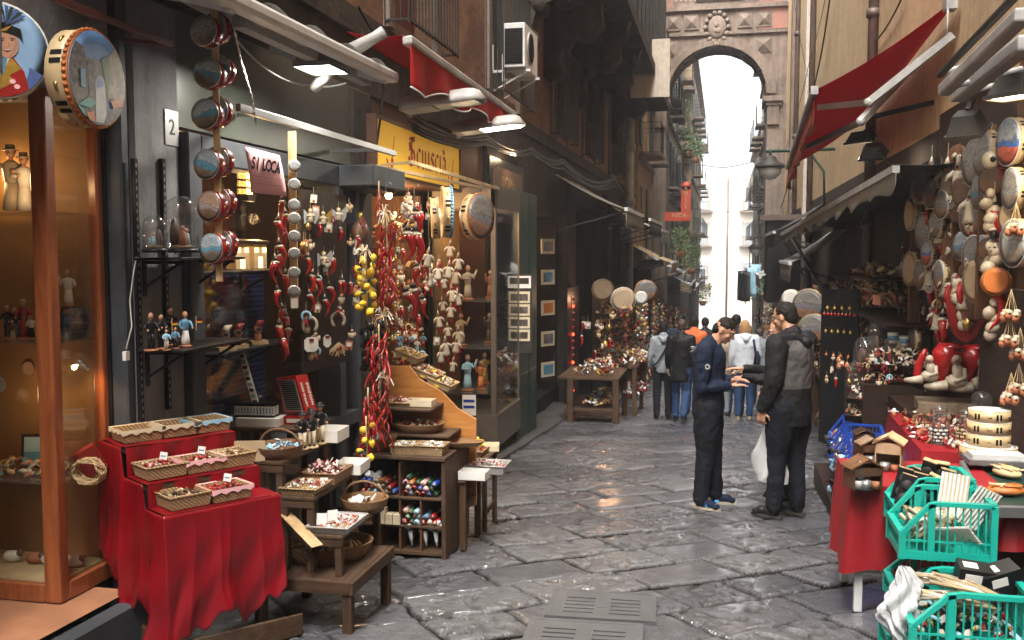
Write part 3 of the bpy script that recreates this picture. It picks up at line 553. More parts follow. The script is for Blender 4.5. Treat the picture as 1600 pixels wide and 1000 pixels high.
def fig(loc,label,group=None,rz=0,key=None,cat='figurine',name='figurine',**k):
    return thing(name,label,cat,loc,(0,0,rz),group,1,cached('fig'+str(sorted(k.items(),key=str)),lambda:figmb(**k)))
def facing(p):   # rotation so that -Y looks at the camera
    return atan2(-p[1],-p[0])+pi/2
# hanging horn-doll charm: red horn with white collar and black-masked head
def horn_mb(h=.14,body='red',twist=0):
    m=MB();n=7;pts=[];rs=[]
    for i in range(n):
        t=i/(n-1);pts.append((sin(t*3.4)*.026*h/.14-t*t*.012,sin(t*2)*.01,-t*h*.95));rs.append(max(.0015,(.02*(1-t)**.7+.0015))*h/.14)
    m.path(pts,rs,body,9);s=h/.14
    m.ell((0,0,.004*s),(.026*s,.022*s,.01*s),'ivory',9);m.ell((0,0,.02*s),(.014*s,.014*s,.016*s),'ivory',9);m.ell((0,0,.022*s),(.0165*s,.0165*s,.012*s),'black',8);m.path([(0,0,.03*s),(.004*s,0,.055*s)],[.011*s,.002*s],'ivory',7)
    m.tube((.002,0,.05*s),(.002,0,.1*s),.0012,'straw',4);return m
def doll_mb(s=1):   # cloth doll with a red horn tail
    m=MB();m.lathe([(.01,.052),(.02,.036),(.022,.01),(.026,-.012),(.031,-.03),(.026,-.031)],'ivory',10,sy=.7)
    for sx in (-1,1): m.path([(sx*.014,0,.045),(sx*.034,-.006,.03),(sx*.04,-.01,.018)],[.01,.009,.007],'ivory',6);m.ell((sx*.041,-.012,.014),.005,'skin',5)
    m.ell((0,0,.062),(.013,.013,.015),'skin',8);m.ell((0,-.006,.062),(.009,.009,.008),'black',6);m.path([(0,0,.068),(.002,0,.1)],[.014,.002],'ivory',7)
    m.path([(0,0,-.02),(.004,0,-.055),(.012,0,-.085),(.022,0,-.11)],[.014,.011,.006,.001],'red',7);m.tube((.002,0,.098),(.002,0,.15),.001,'straw',4);return m
# chili garland: one thing whose chilies are parts
def chili():
    m=MB();m.path([(0,0,0),(.005,0,-.025),(.004,0,-.055),(-.006,0,-.08),(-.016,.003,-.092)],[.006,.0075,.006,.0035,.0008],'red',6);m.path([(0,0,0),(0,0,.012)],[.004,.002],'green',5);return m
def lemon():
    m=MB();m.lathe([(.001,-.03),(.006,-.025),(.02,-.012),(.023,0),(.02,.013),(.006,.025),(.001,.03)],'yellow',9);return m
def blackfruit():
    m=MB();m.lathe([(.001,-.032),(.016,-.022),(.024,0),(.017,.018),(.005,.03),(.001,.033)],'black',9);return m
def garland(name,label,top,length,n,mk,part,rad=.03,scale=1,cat='garland',group=None,leaf=False,spread=1):
    e=thing(name,label,cat,top,(0,0,0),group);c=MB();c.path([(0,0,.06),(0,0,0),(.004,0,-length*.5),(0,0,-length)],.005,'straw',5);put('cord',c,e)
    me=cached(part,mk)
    for i in range(n):
        a=i*2.4;t=i/n;put(part,me,e,(rad*cos(a)*spread,rad*sin(a),-t*length+U_(-.008,.008)),(U_(-.6,.6),U_(-.55,.55),a+U_(-.5,.5)),(scale*U_(.7,1.25),scale*U_(.7,1.1),scale*U_(.65,1.3)))
        if leaf and i%2==0: put('leaf',cached('leafg',lambda:MB().ell((0,0,0),(.02,.004,.011),'green',6)),e,(rad*1.2*cos(a+1),rad*1.2*sin(a+1),-t*length),(0,U_(-1,1),a))
    return e
# baskets
def basket_rect(w,d,h,k='wicklight',lin=None,fl=1.14):
    m=MB();t=.008
    def ring(s,z): return [(-w/2*s,-d/2*s,z),(w/2*s,-d/2*s,z),(w/2*s,d/2*s,z),(-w/2*s,d/2*s,z)]
    o=ring(1,0)+ring(fl,h)+[(x*(1-2*t/w),y*(1-2*t/d),z) for x,y,z in ring(fl,h)]+[(x*.95,y*.95,t) for x,y,z in ring(1,0)]
    f_=[(3,2,1,0)]+[(i,(i+1)%4,4+(i+1)%4,4+i) for i in range(4)]+[(4+i,4+(i+1)%4,8+(i+1)%4,8+i) for i in range(4)]+[(8+i,8+(i+1)%4,12+(i+1)%4,12+i) for i in range(4)]+[(12,13,14,15)]
    m.add(o,f_,k);return m
def rim_rect(w,d,h,k,fl=1.14,r=.006,skirt=0):
    m=MB();q=[(-w/2*fl,-d/2*fl,h),(w/2*fl,-d/2*fl,h),(w/2*fl,d/2*fl,h),(-w/2*fl,d/2*fl,h)]
    if skirt:
        for i in range(4):
            a,b=V(q[i]),V(q[(i+1)%4]);m.grid(lambda u,v,a=a,b=b:a.lerp(b,u)*(1.03) *1+V((0,0,-h*.03+.004-v*skirt*(1+.35*sin(u*22+i)))) ,10,2,k)
            m.grid(lambda u,v,a=a,b=b:V((a.lerp(b,u).x*(1.03-.12*v),a.lerp(b,u).y*(1.03-.12*v),h*1.0+.004-v*skirt)),6,1,k)
    else: m.path(q+[q[0]],r,k,6)
    return m
def basket_round(r,h,k='wick',sy=1,fl=1.25,handle=False):
    m=MB();m.lathe([(0,.002),(r,.0),(r*(fl*.5+.55),h*.55),(r*fl,h),(r*fl*1.02,h+.006),(r*fl*.96,h+.005),(r*(fl-.08),h*.8),(r*.93,.012),(0,.012)],k,22,sy=sy)
    return m
def handle_mb(r,h,k='wick',sy=1,th=.007):
    m=MB();m.path([(r*cos(a),0,h*sin(a)) for a in np.linspace(0,pi,12)],th,k,6);return m
def heap(w,d,h,mats,n,size,shape='ell',seed=1,rnd_=False):
    "a heap of many small loose things"
    r=random.Random(seed);m=MB()
    for i in range(n):
        x,y=r.uniform(-1,1),r.uniform(-1,1)
        if rnd_ and x*x+y*y>1: continue
        z=h*(1-.6*max(abs(x),abs(y))**2)*r.uniform(.5,1);k=r.choice(mats);s=size*r.uniform(.7,1.2);rot=(r.uniform(-1,1),r.uniform(-1,1),r.uniform(0,6))
        if shape=='ell': m.ell((x*w/2,y*d/2,z),(s,s*.6,s*.5),k,6,rot)
        elif shape=='box': m.box((x*w/2,y*d/2,z),(s*1.6,s,s*.25),k,rot)
        elif shape=='stick': m.ell((x*w/2,y*d/2,z),(s*1.8,s*.33,s*.33),k,6,rot)
        else:
            if i%3==0: m.box((x*w/2,y*d/2,z),(s*1.8,s*1.1,s*.15),k,rot)
            elif i%3==1: m.ell((x*w/2,y*d/2,z),(s,s*.6,s*.5),k,6,rot)
            else: m.ell((x*w/2,y*d/2,z),(s*1.5,s*.3,s*.3),k,6,rot)
    return m
def basket(loc,label,w=.2,d=.14,h=.05,rz=0,k='wicklight',lin=None,fill=None,fillab=None,tilt=(0,0),group=None,roundish=False,handle=False,fsh='ell',fn=60,fs=.014,fh=.03,card=None,seed=1,name='basket'):
    e=thing(name,label,'basket',loc,(tilt[0],tilt[1],rz),group)
    if roundish:
        put('bowl',cached(f'br{w}{h}{k}{d}',lambda:basket_round(w/2,h,k,d/w)),e)
        if handle: put('handle',cached(f'hd{w}{k}',lambda:handle_mb(w/2*1.2,w*.5,k)),e,(0,0,h*.8))
    else:
        put('bowl',cached(f'bk{w}{d}{h}{k}',lambda:basket_rect(w,d,h,k)),e)
        if lin: put('lining',cached(f'ln{w}{d}{h}{lin}',lambda:rim_rect(w,d,h,lin,skirt=.022)),e)
        else: put('rim',cached(f'rm{w}{d}{h}{k}',lambda:rim_rect(w,d,h,k)),e)
    if fill:
        q=thing('wares',fillab,'wares',V(loc)+V((0,0,h*.35)),(tilt[0],tilt[1],rz),None,1,heap(w*1.0,d*1.0,fh+h*.35,fill,fn,fs,fsh,seed,roundish));q['kind']='stuff'
    if card:
        m=MB();m.box((0,0,.022),(.05,.002,.038),'paper',(-.25,0,0));m.box((0,-.0015,.022),(.034,.002,.006),'seablue',(-.25,0,0))
        thing('price_card','small white price card standing in the '+card,'price card',V(loc)+Matrix.Rotation(rz,3,'Z')@V((-w*.28,d*.2,h)),(0,0,rz+.3),'price cards in the baskets',1,m)
    return e
def dome(loc,label,r=.07,h=.2,group=None,inner='wickdark',base='black',scene=True,cat='glass dome'):
    e=thing('glass_dome',label,cat,loc,(0,0,U_(0,6)),group)
    put('base',cached(f'db{r}{base}',lambda:MB().lathe([(r*1.12,0),(r*1.15,.012),(r*1.02,.022),(0,.022)],base,20)),e)
    put('dome',cached(f'dg{r}{h}',lambda:MB().lathe([(r,.022),(r,h-r),(r*.92,h-r*.6),(r*.7,h-r*.28),(r*.38,h-r*.07),(0,h)],'dome',20)),e)
    if scene:
        def mk():
            m=MB();rr=random.Random(int(r*1000));m.ell((0,r*.4,h*.3),(r*.6,r*.3,h*.33),'brown',8);m.ell((0,0,.03),(r*.8,r*.8,.012),'straw',9)
            for i in range(4):
                x,y=rr.uniform(-.5,.5)*r,rr.uniform(-.6,0)*r;hh=h*rr.uniform(.25,.4);c=rr.choice(['ivory','skin2','terracotta','skyblue']);m.lathe([(hh*.24,0),(hh*.14,hh*.7),(0,hh*.8)],c,8,(x,y,.03));m.ell((x,y,.03+hh*.88),hh*.13,'skin',6)
            return m
        put('nativity_group',cached(f'dn{r}{h}',mk),e)
    return e
def drum_awning(*a): pass
def ordinalize(group,base,end='from the top',key=None):
    o=[x for x in D.objects if x.get('group')==group];bpy.context.view_layer.update()
    def px(x): v=x.matrix_world.translation-V((0,0,CH));return (v.dot(CR)/v.dot(CF),-v.dot(CU)/v.dot(CF))
    o.sort(key=lambda x:px(x)[1 if end.endswith('top') else 0])
    for i,x in enumerate(o): x['label']=f'{base}, {ORD[i]} {end}'
# ================================================================ left shopfronts
e=thing('shop_row','row of dark stone piers and lintels that frame the left shops','building',(0,0,0))
def pier(y0,y1,z1,k,x0=-4.7,x1=LX): 
    m=MB();m.bx(x0,x1,y0,y1,gz(y1)-.3,z1,k);return bevel(put('pier',m,e),.02)
pier(4.42,4.86,3.0,'greyplaster');pier(7.42,7.86,3.0,'stone_dark');pier(11.95,12.1,3.0,'darkwall');pier(13.9,14.9,3.0,'stone_dark');pier(17.6,18.6,3.0,'stone_dark',-4.7,-2.8);pier(23,23.9,3.0,'stone_dark',-4.7,-2.7);pier(28.4,30,3.0,'stone_dark')
m=MB();m.bx(-4.9,-4.7,-2,30,-2.6,3,'brownlow');m.bx(-4.7,-2.98,-2,4.28,2.42,2.998,'greyplaster');put('back_wall',m,e)
m=MB();m.bx(-4.7,LX-.02,4.86,7.42,2.36,3.0,'greenmetal');put('lintel',m,e)
m=MB();m.bx(-4.7,LX-.05,7.86,11.95,2.36,3.0,'brownboard');put('lintel',m,e)
m=MB();m.bx(-4.7,LX-.02,12,13.9,2.5,3.0,'darkwall');m.bx(-4.7,LX-.02,14.9,17.6,2.3,3.0,'brownlow');put('lintel',m,e)
m=MB();m.bx(-4.7,LX-.02,18.6,23,2.6,3.0,'darkwall');m.bx(-4.7,LX-.02,23.9,28.4,2.4,3.0,'darkwall');put('lintel',m,e)
m=MB();m.bx(-4.7,LX-.01,4.86,7.42,-.9,-.2,'darkwall');m.bx(-4.7,LX-.01,7.86,11.95,-1,-.45,'darkwall');m.bx(-4.7,LX-.01,12,17.6,-1.6,-.8,'darkwall');m.bx(-4.7,LX-.01,18.6,28.4,-2.3,-1.1,'darkwall');put('floor',m,e)
m=MB();m.bx(-4.6,-2.5,12.2,17.0,gz(14.5)-.25,at(870,665,X=-2.5).z,'kerbstone');put('doorstep',m,e)
for y in (-2,4.86,7.5,10.7,14,17.8): m=MB();m.bx(-4.7,-4.62,y,y+.04,-2,3,'black')
# grey plaque with a figure 2, old stains
m=MB();q=at(268,200,X=LX+.004);s_=frame(q,(0,1,0),(0,0,1));m.T=s_;m.box((0,0,0),(.13,.19,.006),'zinc');m.T=None
n_=thing('number_plaque','worn pale number plaque with a faint 2 on the grey pillar','number plaque',(0,0,0),mesh=m);text('numeral','2','iron',.12,Matrix.Translation((0,0,0))@frame(q+V((.004,0,0)),(0,1,0),(0,0,1)),n_)
# slotted rails, brackets and shelves on the pillar
for px,lab in ((206,'black slotted steel rail on the grey pillar, nearer the wooden showcase'),(250,'black slotted steel rail on the grey pillar, nearer the shop window')):
    a=at(px+3,248,X=LX+.012);m=MB();m.bx(-.01,.012,-.014,.014,-1.35,0,'black')
    for i in range(34): m.bx(.012,.0125,-.005,.005,-1.33+i*.039,-1.31+i*.039,'zinc')
    thing('shelf_rail',lab,'shelf rail',a,mesh=m,group='slotted rails on the pillar')
def shelf(a,c,dep,lab,grp='black shelves on the pillar and window',k='black',th=.014):
    "board between two wall points a,c sticking out by dep towards +X"
    e=thing('shelf',lab,'shelf',a,(0,0,0),grp);L_=c[1]-a[1];m=MB();m.bx(0,dep,0,L_,-th,0,k);bevel(put('board',m,e),.002)
    for t in (.12,.88):
        m=MB();y=L_*t;m.bx(0,dep*.9,y-.008,y+.008,-th-.02,-th-.002,k);m.beam((.0,y,-.16),(dep*.85,y,-.02),.012,.014,k);m.bx(-.0,.014,y-.01,y+.01,-.2,-th,k);put('bracket',m,e)
    return e
zA=at(300,402,X=-2.75).z;zB=at(300,540,X=-2.75).z
shelf(V((LX+.025,4.36,zA)),V((LX,5.02,zA)),.27,'black bracket shelf on the grey pillar holding two glass domes')
shelf(V((LX+.025,4.36,zB)),V((LX,5.08,zB)),.27,'black bracket shelf on the grey pillar holding a row of suited figurines')
dome(at(242,396,X=-2.8)+V((0,0,.004)),'smaller glass dome with a terracotta nativity on the upper pillar shelf',.055,.19,'glass domes on the pillar shelf')
dome(at(284,396,X=-2.8)+V((0,0,.004)),'taller wider glass dome crowded with nativity figures on the upper pillar shelf',.085,.3,'glass domes on the pillar shelf')
F=[(236,'black',.2,0,None,'tall dark suited figurine with hands folded, leftmost on the lower pillar shelf'),(252,'black',.185,-1,'flag','dark suited figurine holding a small striped flag on the lower pillar shelf'),(267,'black',.21,-1,'guitar','dark suited figurine holding a guitar on the lower pillar shelf')]
g_='figurines on the lower pillar shelf'
for px,k,h,ar,pr,lab in F:
    p=at(px,536,X=-2.8 if px!=267 else -2.86);p.z=zB+.001;fig(p,lab,g_,facing(p)+.5,robe=k,h=h,arm=ar,prop=pr)
for px,top,rb,h,lab,ar,pr in ((260,'skyblue','ivory',.11,'tiny footballer figurine in a sky blue shirt at the front of the lower pillar shelf',0,None),(274,'seablue','black',.115,'tiny figurine in a dark blue jacket at the front of the lower pillar shelf',0,None),(290,'seablue','white',.19,'figurine in white skirt and navy jacket waving a striped flag at the shelf end',0,'flag')):
    p=at(px,538,X=-2.74);p.z=zB+.001;fig(p,lab,g_,facing(p)+.4,robe=rb,top=top,h=h,arm=ar,prop=pr,hair='orange' if pr else 'black',legs=not pr)
m=MB();pts=[at(x,y,X=LX+.03) for x,y in ((213,402),(208,430),(203,470),(206,510),(197,545))];m.path(pts,.0035,'white',5);c=thing('cable','thin white cable hanging down the grey pillar to a plug','cable',(0,0,0));put('cord',m,c);m=MB();m.box(at(197,556,X=LX+.03),(.02,.03,.045),'white');put('plug',m,c)
# ---- wooden showcase
pz=at(95,945,Y=3.91);bx0=V((pz.x,3.91,pz.z));tz=2.75
sc_=thing('showcase','cherry wood and glass showcase of figurines lit by a warm spot, at the left edge','showcase',(bx0.x,3.91,bx0.z))
H_=tz-bx0.z
def post(x,y,w=.085,d=.085): m=MB();m.bx(x-w,x,y,y+d,0,H_,'cherry');return bevel(put('post',m,sc_),.012,3)
post(0,0,.09,.07);post(-.0,.37,.06,.05);post(-1.5,0);post(-1.5,.37)
for a,c,ax in (((-1.5,0),(-.09,.05),0),((-.06,.07),(-.0,.37),1),((-1.5,.36),(-.06,.4),0)):
    for z0,z1 in ((0,.09),(H_-.09,H_)):
        m=MB();m.bx(a[0],c[0],a[1],c[1],z0,z1,'cherry');bevel(put('rail',m,sc_),.006)
m=MB();m.bx(-1.5,-.03,.4,.42,0,H_,'card');pm('ochreback',(.26,.14,.045),.7,var=.25,ns=2.5);m.k=['ochreback'];put('back_panel',m,sc_)
m=MB();m.bx(-1.5,-.09,.02,.026,.09,H_-.09,'glass');put('front_pane',m,sc_);m=MB();m.bx(-.03,-.024,.07,.37,.09,H_-.09,'glass');put('side_pane',m,sc_)
m=MB();m.bx(-1.5,-.03,.03,.4,.09,.1,'straw');put('straw_floor',m,sc_)
zs3=[at(130,y,Y=4.1).z for y in (333,533,748)]
for z,lab in zip(zs3,('a','b','c')): m=MB();m.bx(-1.5,-.035,.05,.38,z-bx0.z-.004,z-bx0.z+.004,'dome');put('glass_shelf',m,sc_)
light('warm_spot',at(150,560,Y=4.12),1.0,(1,.55,.2),.02,'SPOT',(radians(25),0,radians(60)),spot=1.7)
light('case_light',(bx0.x-.5,4.2,2.05),.8,(1,.6,.28),.04);light('case_light',(bx0.x-.2,4.0,2.0),.5,(1,.6,.28),.04);light('case_light',(bx0.x-.35,4.12,.95),.25,(1,.6,.28),.03)
m=MB();p=at(125,568,Y=4.2);m.T=frame(p,(1,0,0),(0,0,1))@Matrix.Rotation(.6,4,'Y')@Matrix.Rotation(-.75,4,'Z');m.lathe([(.006,.055),(.018,.05),(.02,0),(.026,-.018),(.02,-.016),(0,-.01)],'steel',12,M=Matrix.Rotation(pi/2,3,'Y'));m.T=None
sp=thing('spotlight','small chrome spotlight clipped inside the showcase throwing warm light','spotlight',(0,0,0));put('shell',m,sp);emitm('warmlamp',(1,.6,.25),8);m=MB();m.ell(at(116,574,Y=4.17),.013,'warmlamp',8);put('bulb',m,sp)
# contents of the showcase
g_='figurines behind the showcase glass'
def onshelf(px,zi,Y=4.15): p=at(px,400,Y=Y);p.z=zs3[zi]+.005;return p
fig(onshelf(105,1,4.2)+V((0,0,.155)),'figurine in a long white coat raising one arm, on top of the little barrel',g_,.6,robe='white',top='white',h=.19,arm=(1,0),legs=False,hair='skin2')
m=MB();m.lathe([(.055,0),(.066,.04),(.07,.078),(.066,.115),(.055,.155),(0,.153)],'darkwood',16);[m.lathe([(r_,z),(r_,z+.01)],'iron',16) for r_,z in ((.0665,.03),(.0715,.073),(.0675,.115))];thing('toy_barrel','small dark wooden barrel in the showcase under the white coated figurine','toy barrel',onshelf(112,1,4.2),mesh=m)
for i,(px,rb,tp,h,lab) in enumerate(((8,'black','black',.17,'dark suited figurine at the far left of the middle glass shelf'),(20,'seablue','black',.16,'figurine in a dark coat and blue trousers on the middle glass shelf'),(33,'red','red',.2,'figurine of a woman in a red gown on the middle glass shelf'),(45,'black','white',.12,'short figurine with black waistcoat on the middle glass shelf by the post'),(15,'ivory','brown',.1,'low white haired bust figurine at the front of the middle glass shelf'))):
    fig(onshelf(px,1,4.12 if i!=4 else 4.03),lab,g_,.5,robe=rb,top=tp,h=h,legs=i in (0,1),hair='greyaw' if i in (2,4) else 'black')
for px,h,lab,pr in ((22,.34,'tall white dressed pulcinella doll on the top glass shelf','ivory'),(42,.3,'white dressed doll with dark curly hair on the top glass shelf next to the post','white')):
    fig(onshelf(px,0,4.18),lab,g_,.5,robe=pr,top=pr,h=h,legs=False,hair='brown',base=None,hat='ivory',arm=(1,-1) if px<30 else (-1,0))
for i,(px,c_) in enumerate(((20,'white'),(55,'terracotta'),(118,'white'),(78,'white'))):
    m=MB();m.ell((0,0,.03),(.05,.034,.03),c_,10);m.ell((.045,-.01,.05),(.02,.016,.018),'brown',8);m.ell((.06,-.012,.045),.007,'skin',6);p=at(px,880,Y=4.15);p.z=bx0.z+.1
    thing('clay_sheep',['round white clay sheep at the far left of the straw floor','brown clay sheep on the straw beside the far left white one','white clay sheep on the straw right of the corner post','white clay sheep lying behind the corner post'][i],'clay sheep',p,(0,0,U_(-.5,.5)),'clay sheep on the showcase floor',1,m)
p=onshelf(40,2,4.25);m=MB();m.T=Matrix.Translation(p)@Matrix.Rotation(.3,4,'Z')@Matrix.Rotation(-.15,4,'X')
m.box((0,0,.085),(.12,.012,.17),'darkwood');m.box((0,-.007,.085),(.09,.003,.14),'skyblue');m.box((0,-.009,.06),(.09,.002,.04),'seablue');thing('picture_frame','small dark picture frame with a blue view on the bottom glass shelf','picture frame',mesh=m)
m=MB();m.T=Matrix.Translation(onshelf(128,2,4.15)+V((0,0,.07)))@Euler((.2,-.5,.5)).to_matrix().to_4x4();m.box((0,0,0),(.13,.05,.14),'reddark');thing('red_box','tilted dark red box on the bottom glass shelf behind the straw wreath','box',mesh=m)
m=MB();r=random.Random(4);c0=onshelf(128,2,4.08)+V((0,0,.04))
for i in range(26): m.path([c0+V((.075*cos(a+i)*r.uniform(.8,1.2),.03*sin(a*2+i),.06*sin(a+i)*r.uniform(.7,1.2))) for a in np.linspace(0,4.6,9)],.0022,'straw',4)
thing('straw_wreath','loose wreath of pale twisted straw on the bottom glass shelf','straw wreath',mesh=m)
w_=thing('wares','heap of small painted plates and shells on the bottom glass shelf','wares',onshelf(25,2,4.15),mesh=heap(.45,.25,.06,['ivory','terracotta','straw','seablue','card'],90,.022,'mix',5));w_['kind']='stuff'
for px,py,rr,f_ in ((45,575,.034,'paint_dusk'),(0,600,.04,'paint_bright')):
    m=MB();m.T=frame(at(px,py,Y=4.3),(1,0,0),(0,0,1))@Matrix.Scale(rr,4);m.lathe([(0,.1),(.75,.1),(1,.25),(1.03,.2),(.8,0),(0,0)],f_,20);thing('painted_plate','small painted plate hung on the ochre back of the showcase, '+('near the corner post' if px else 'at the photo edge'),'plate',mesh=m,group='painted plates in the showcase')
# tiled sill under the showcase with grey stone edge
zl=bx0.z-.004;c1=at(0,1000,Z=zl);c2=at(205,922,Z=zl)
m=MB();d_=(c2-at(60,1000,Z=zl)).normalized();e1=c2-d_*3
m.add([c2,e1,(-6,e1.y,zl),(-6,c2.y,zl)],[(0,1,2,3)],'tile');dn=V((0,0,-.5));sd=V((d_.y,-d_.x,0))*.0
m2=MB();m2.add([c2+V((0,0,-.003)),e1+V((0,0,-.003)),e1+V((.03,0,-.5)),c2+V((.03,0,-.5))],[(0,1,2,3)],'kerbstone');out=V((-d_.y,d_.x,0));out=out if out.x>0 else -out
m2=MB();q=[c2,e1,e1+out*.1,c2+out*.1];q=[V((a.x,a.y,zl-.03)) for a in q];b_=[V((a.x,a.y,-.7)) for a in q];m2.add(q+b_,[(0,1,2,3),(2,3,7,6),(3,0,4,7),(1,2,6,5)],'greypaint')
s2=thing('shop_sill','orange tiled sill with a grey stone edge below the showcase','shop sill');put('tiles',m,s2);put('stone_edge',m2,s2)
m=MB();m.T=None;m.bx(-5.5,-4.7,4.42,4.5,-.5,3,'ochreback');m.bx(-5.5,-4.7,4.4,4.419,2.16,3,'greypaint')
thing('shop_partition','ochre boarded partition wall behind the wooden showcase with a grey top','partition wall',mesh=m)
m=MB();m.bx(-4.7,-2.97,4.345,4.415,-.3,3.0,'greypaint');m.bx(-3.1,-3.05,4.32,4.345,-.3,3.0,'black');bevel(thing('door_jamb','tall grey painted jamb between the wooden showcase and the grey pillar','door jamb',mesh=m),.01)
# ---- shop window frame
m=MB();x=LX
wf=thing('window_frame','dark grey frame of the narrow shop window behind the tambourine strings','window frame')
zt=2.33
for a in ((4.86,5.0),(6.98,7.1),(7.34,7.42)): m=MB();m.bx(x-.14,x+.05,a[0],a[1],-.35,zt,'greypaint');bevel(put('post',m,wf),.008)
m=MB();m.bx(x-.14,x+.05,5.0,7.34,zt-.16,zt-.001,'greypaint');bevel(put('head',m,wf),.008)
m=MB();m.bx(x-.14,x+.06,5.0,7.34,.28,.38,'greypaint');put('sill',m,wf);m=MB();m.bx(x-.1,x-.0,5.0,7.34,-.35,.28,'black');put('bottom_panel',m,wf)
m=MB();m.bx(x-.06,x-.054,5.0,6.98,.38,zt-.16,'glass');put('pane',m,wf)
# inside the window: board back, blue mesh, lit ship, shelf of houses
m=MB();m.bx(-4.0,-3.97,4.9,7.4,-.2,2.3,'brownboard');m.bx(-3.97,-2.96,7.36,7.40,-.2,2.3,'darkwood');thing('window_back','brown board backing of the narrow shop window','board',mesh=m)
m=MB();pm('bluemesh',(.012,.02,.09),.5)
a=V((-3.3,5.75,.45))
for i in range(30): m.bx(a.x,a.x+.008,a.y+i*.025,a.y+i*.025+.014,.45,1.75,'bluemesh')
for i in range(36): m.bx(a.x+.009,a.x+.014,a.y,a.y+.74,.45+i*.036,.45+i*.036+.02,'bluemesh')
thing('mesh_panel','dark blue perforated panel standing in the shop window','mesh panel',mesh=m)
light('window_light',(-3.25,5.5,2.1),5,(1,.62,.28),.04);light('window_light',(-3.3,6.4,1.9),3,(1,.62,.28),.04)
zS=at(400,422,X=-3.0).z
shelf(V((-3.25,5.05,zS)),V((0,6.2,zS)),.3,'black shelf inside the shop window holding a lit ship and small houses','black shelves on the pillar and window')
shelf(V((-3.2,5.1,at(380,545,X=-2.9).z)),V((0,6.1,0)),.32,'black shelf low in the shop window holding masked busts','black shelves on the pillar and window')
emitm('goldlit',(1,.55,.15),1.6)
sh=thing('model_ship','golden lit model sailing ship in the shop window','model ship',at(384,312,X=-3.02),(0,0,pi/2+.2));m=MB();m.prism([(-.1,.03),(-.07,-.01),(.07,-.01),(.11,.04)],.04,'darkwood',Matrix.Rotation(pi/2,4,'X'));put('hull',m,sh)
m=MB()
for x_ in (-.05,0,.05):
    m.tube((x_,-.02,0),(x_,-.02,.2),.003,'gold',5)
    for z_ in (.05,.1,.15): m.box((x_,-.026,z_),(.045,.004,.036),'goldlit',(0,0,.1))
put('sails',m,sh)
for i,(px,py) in enumerate(((372,415),(400,415))):
    m=MB();m.box((0,0,.09),(.1,.1,.16),'straw');m.box((0,-.05,.05),(.03,.004,.07),'goldlit');m.box((.0,0,.185),(.13,.13,.02),'darkwood',(.1,0,0));m.box((-.03,-.052,.13),(.025,.003,.03),'goldlit');m.box((.03,-.052,.13),(.025,.003,.03),'goldlit')
    p=at(px,py,X=-3.0);p.z=zS+.001;thing('model_house','little lit straw coloured model house on the window shelf, '+('left' if i==0 else 'right')+' of the pair','model house',p,(0,0,1.1),'model houses in the shop window',1,m)
zC=at(380,545,X=-2.9).z+.001
for i,(px,c_) in enumerate(((352,'ivory'),(372,'reddark'),(403,'reddark'))):
    m=MB();m.box((0,0,.012),(.11,.08,.024),'straw');m.lathe([(.03,.024),(.022,.04),(.026,.06),(.01,.075)],'terracotta',10);m.ell((0,0,.095),(.026,.028,.032),'skin2',10);m.ell((0,-.012,.1),(.02,.022,.016),'black',8);m.path([(0,0,.11),(.02,.01,.14),(.05,.015,.15)],[.028,.02,.004],c_,8)
    p=at(px,535,X=-2.95);p.z=zC;thing('masked_bust','clay bust with a black mask and '+['a white cap, nearest in the window','a dark red cap, between two busts','a dark red cap, farthest in the window'][i],'bust',p,(0,0,.9),'masked busts in the shop window',1,m)
# ---- wood slat hung with a dozen small red tambourines
T0=at(335,-5,Y=4.35);T1=at(343,440,Y=4.35)
sl=MB();sl.beam((0,0,0),T1-T0,.035,.012,'pine',(0,1,0));bevel(thing('display_strip','pale wooden slat hung with pairs of small red tambourines','wooden slat',T0,mesh=sl),.002)
pos=[(318,48),(320,114),(320,178),(318,257),(326,322),(325,388)]
for i,(px,py) in enumerate(pos):
    for j in range(2):
        p=at(px+j*15+4*(i%2),py-5*j,Y=4.3+.09*j);tambourine(p,.075,(-.12+.1*sin(i)*1,-1,.05),['paint_pale','paint_sea','paint_sea','paint_sea','paint_dusk','paint_sea'][i],'red','steel',.7,
          f'small red tambourine with a bay view, {"front" if j==0 else "rear"} of the {ORD[i]} pair from the top','tambourines tied on the wooden slat',roll=U_(-.4,.4))
# ---- the two big painted tambourines
def clipc(pts,R=.955):
    out=[]
    for x,y in pts:
        d=hypot(x,y)
        out.append((x,y) if d<=R else (x*R/d,y*R/d))
    return out
def poly(m,pts,k,z): 
    # subdivide edges so clipping follows the circle
    q=[]
    for i in range(len(pts)):
        a,b_=pts[i],pts[(i+1)%len(pts)]
        for t in range(8): q.append((a[0]+(b_[0]-a[0])*t/8,a[1]+(b_[1]-a[1])*t/8))
    q=clipc(q);m.add([(x,y,z) for x,y in q],[tuple(range(len(q)))],k)
speck('pt_stone',[(.1,.075,.06),(.06,.05,.045),(.14,.11,.09),(.04,.035,.03)],11,.5,0);speck('pt_sand',[(.3,.22,.12),(.2,.15,.1),(.36,.28,.17),(.25,.2,.12)],8,.5,0);pm('pt_sky',(.12,.24,.46),.5,ns=2,var=.3);pm('pt_leaf',(.08,.12,.03),.5,ns=12,var=.6);pm('pt_pale',(.5,.5,.5),.5,ns=6,var=.3);pm('pt_teal',(.06,.3,.25),.5);pm('pt_lav',(.2,.33,.5),.5,ns=1,var=.12);pm('pt_navy',(.05,.09,.25),.5)
c2_=at(152,123,X=-2.72);e=tambourine(c2_,.213,(1,.03,0),'pt_sky','drumwood','orange',.5,'large tambourine painted with an old arched alley, rimmed in orange zigzag','large painted tambourines hanging by the showcase',zig=True)
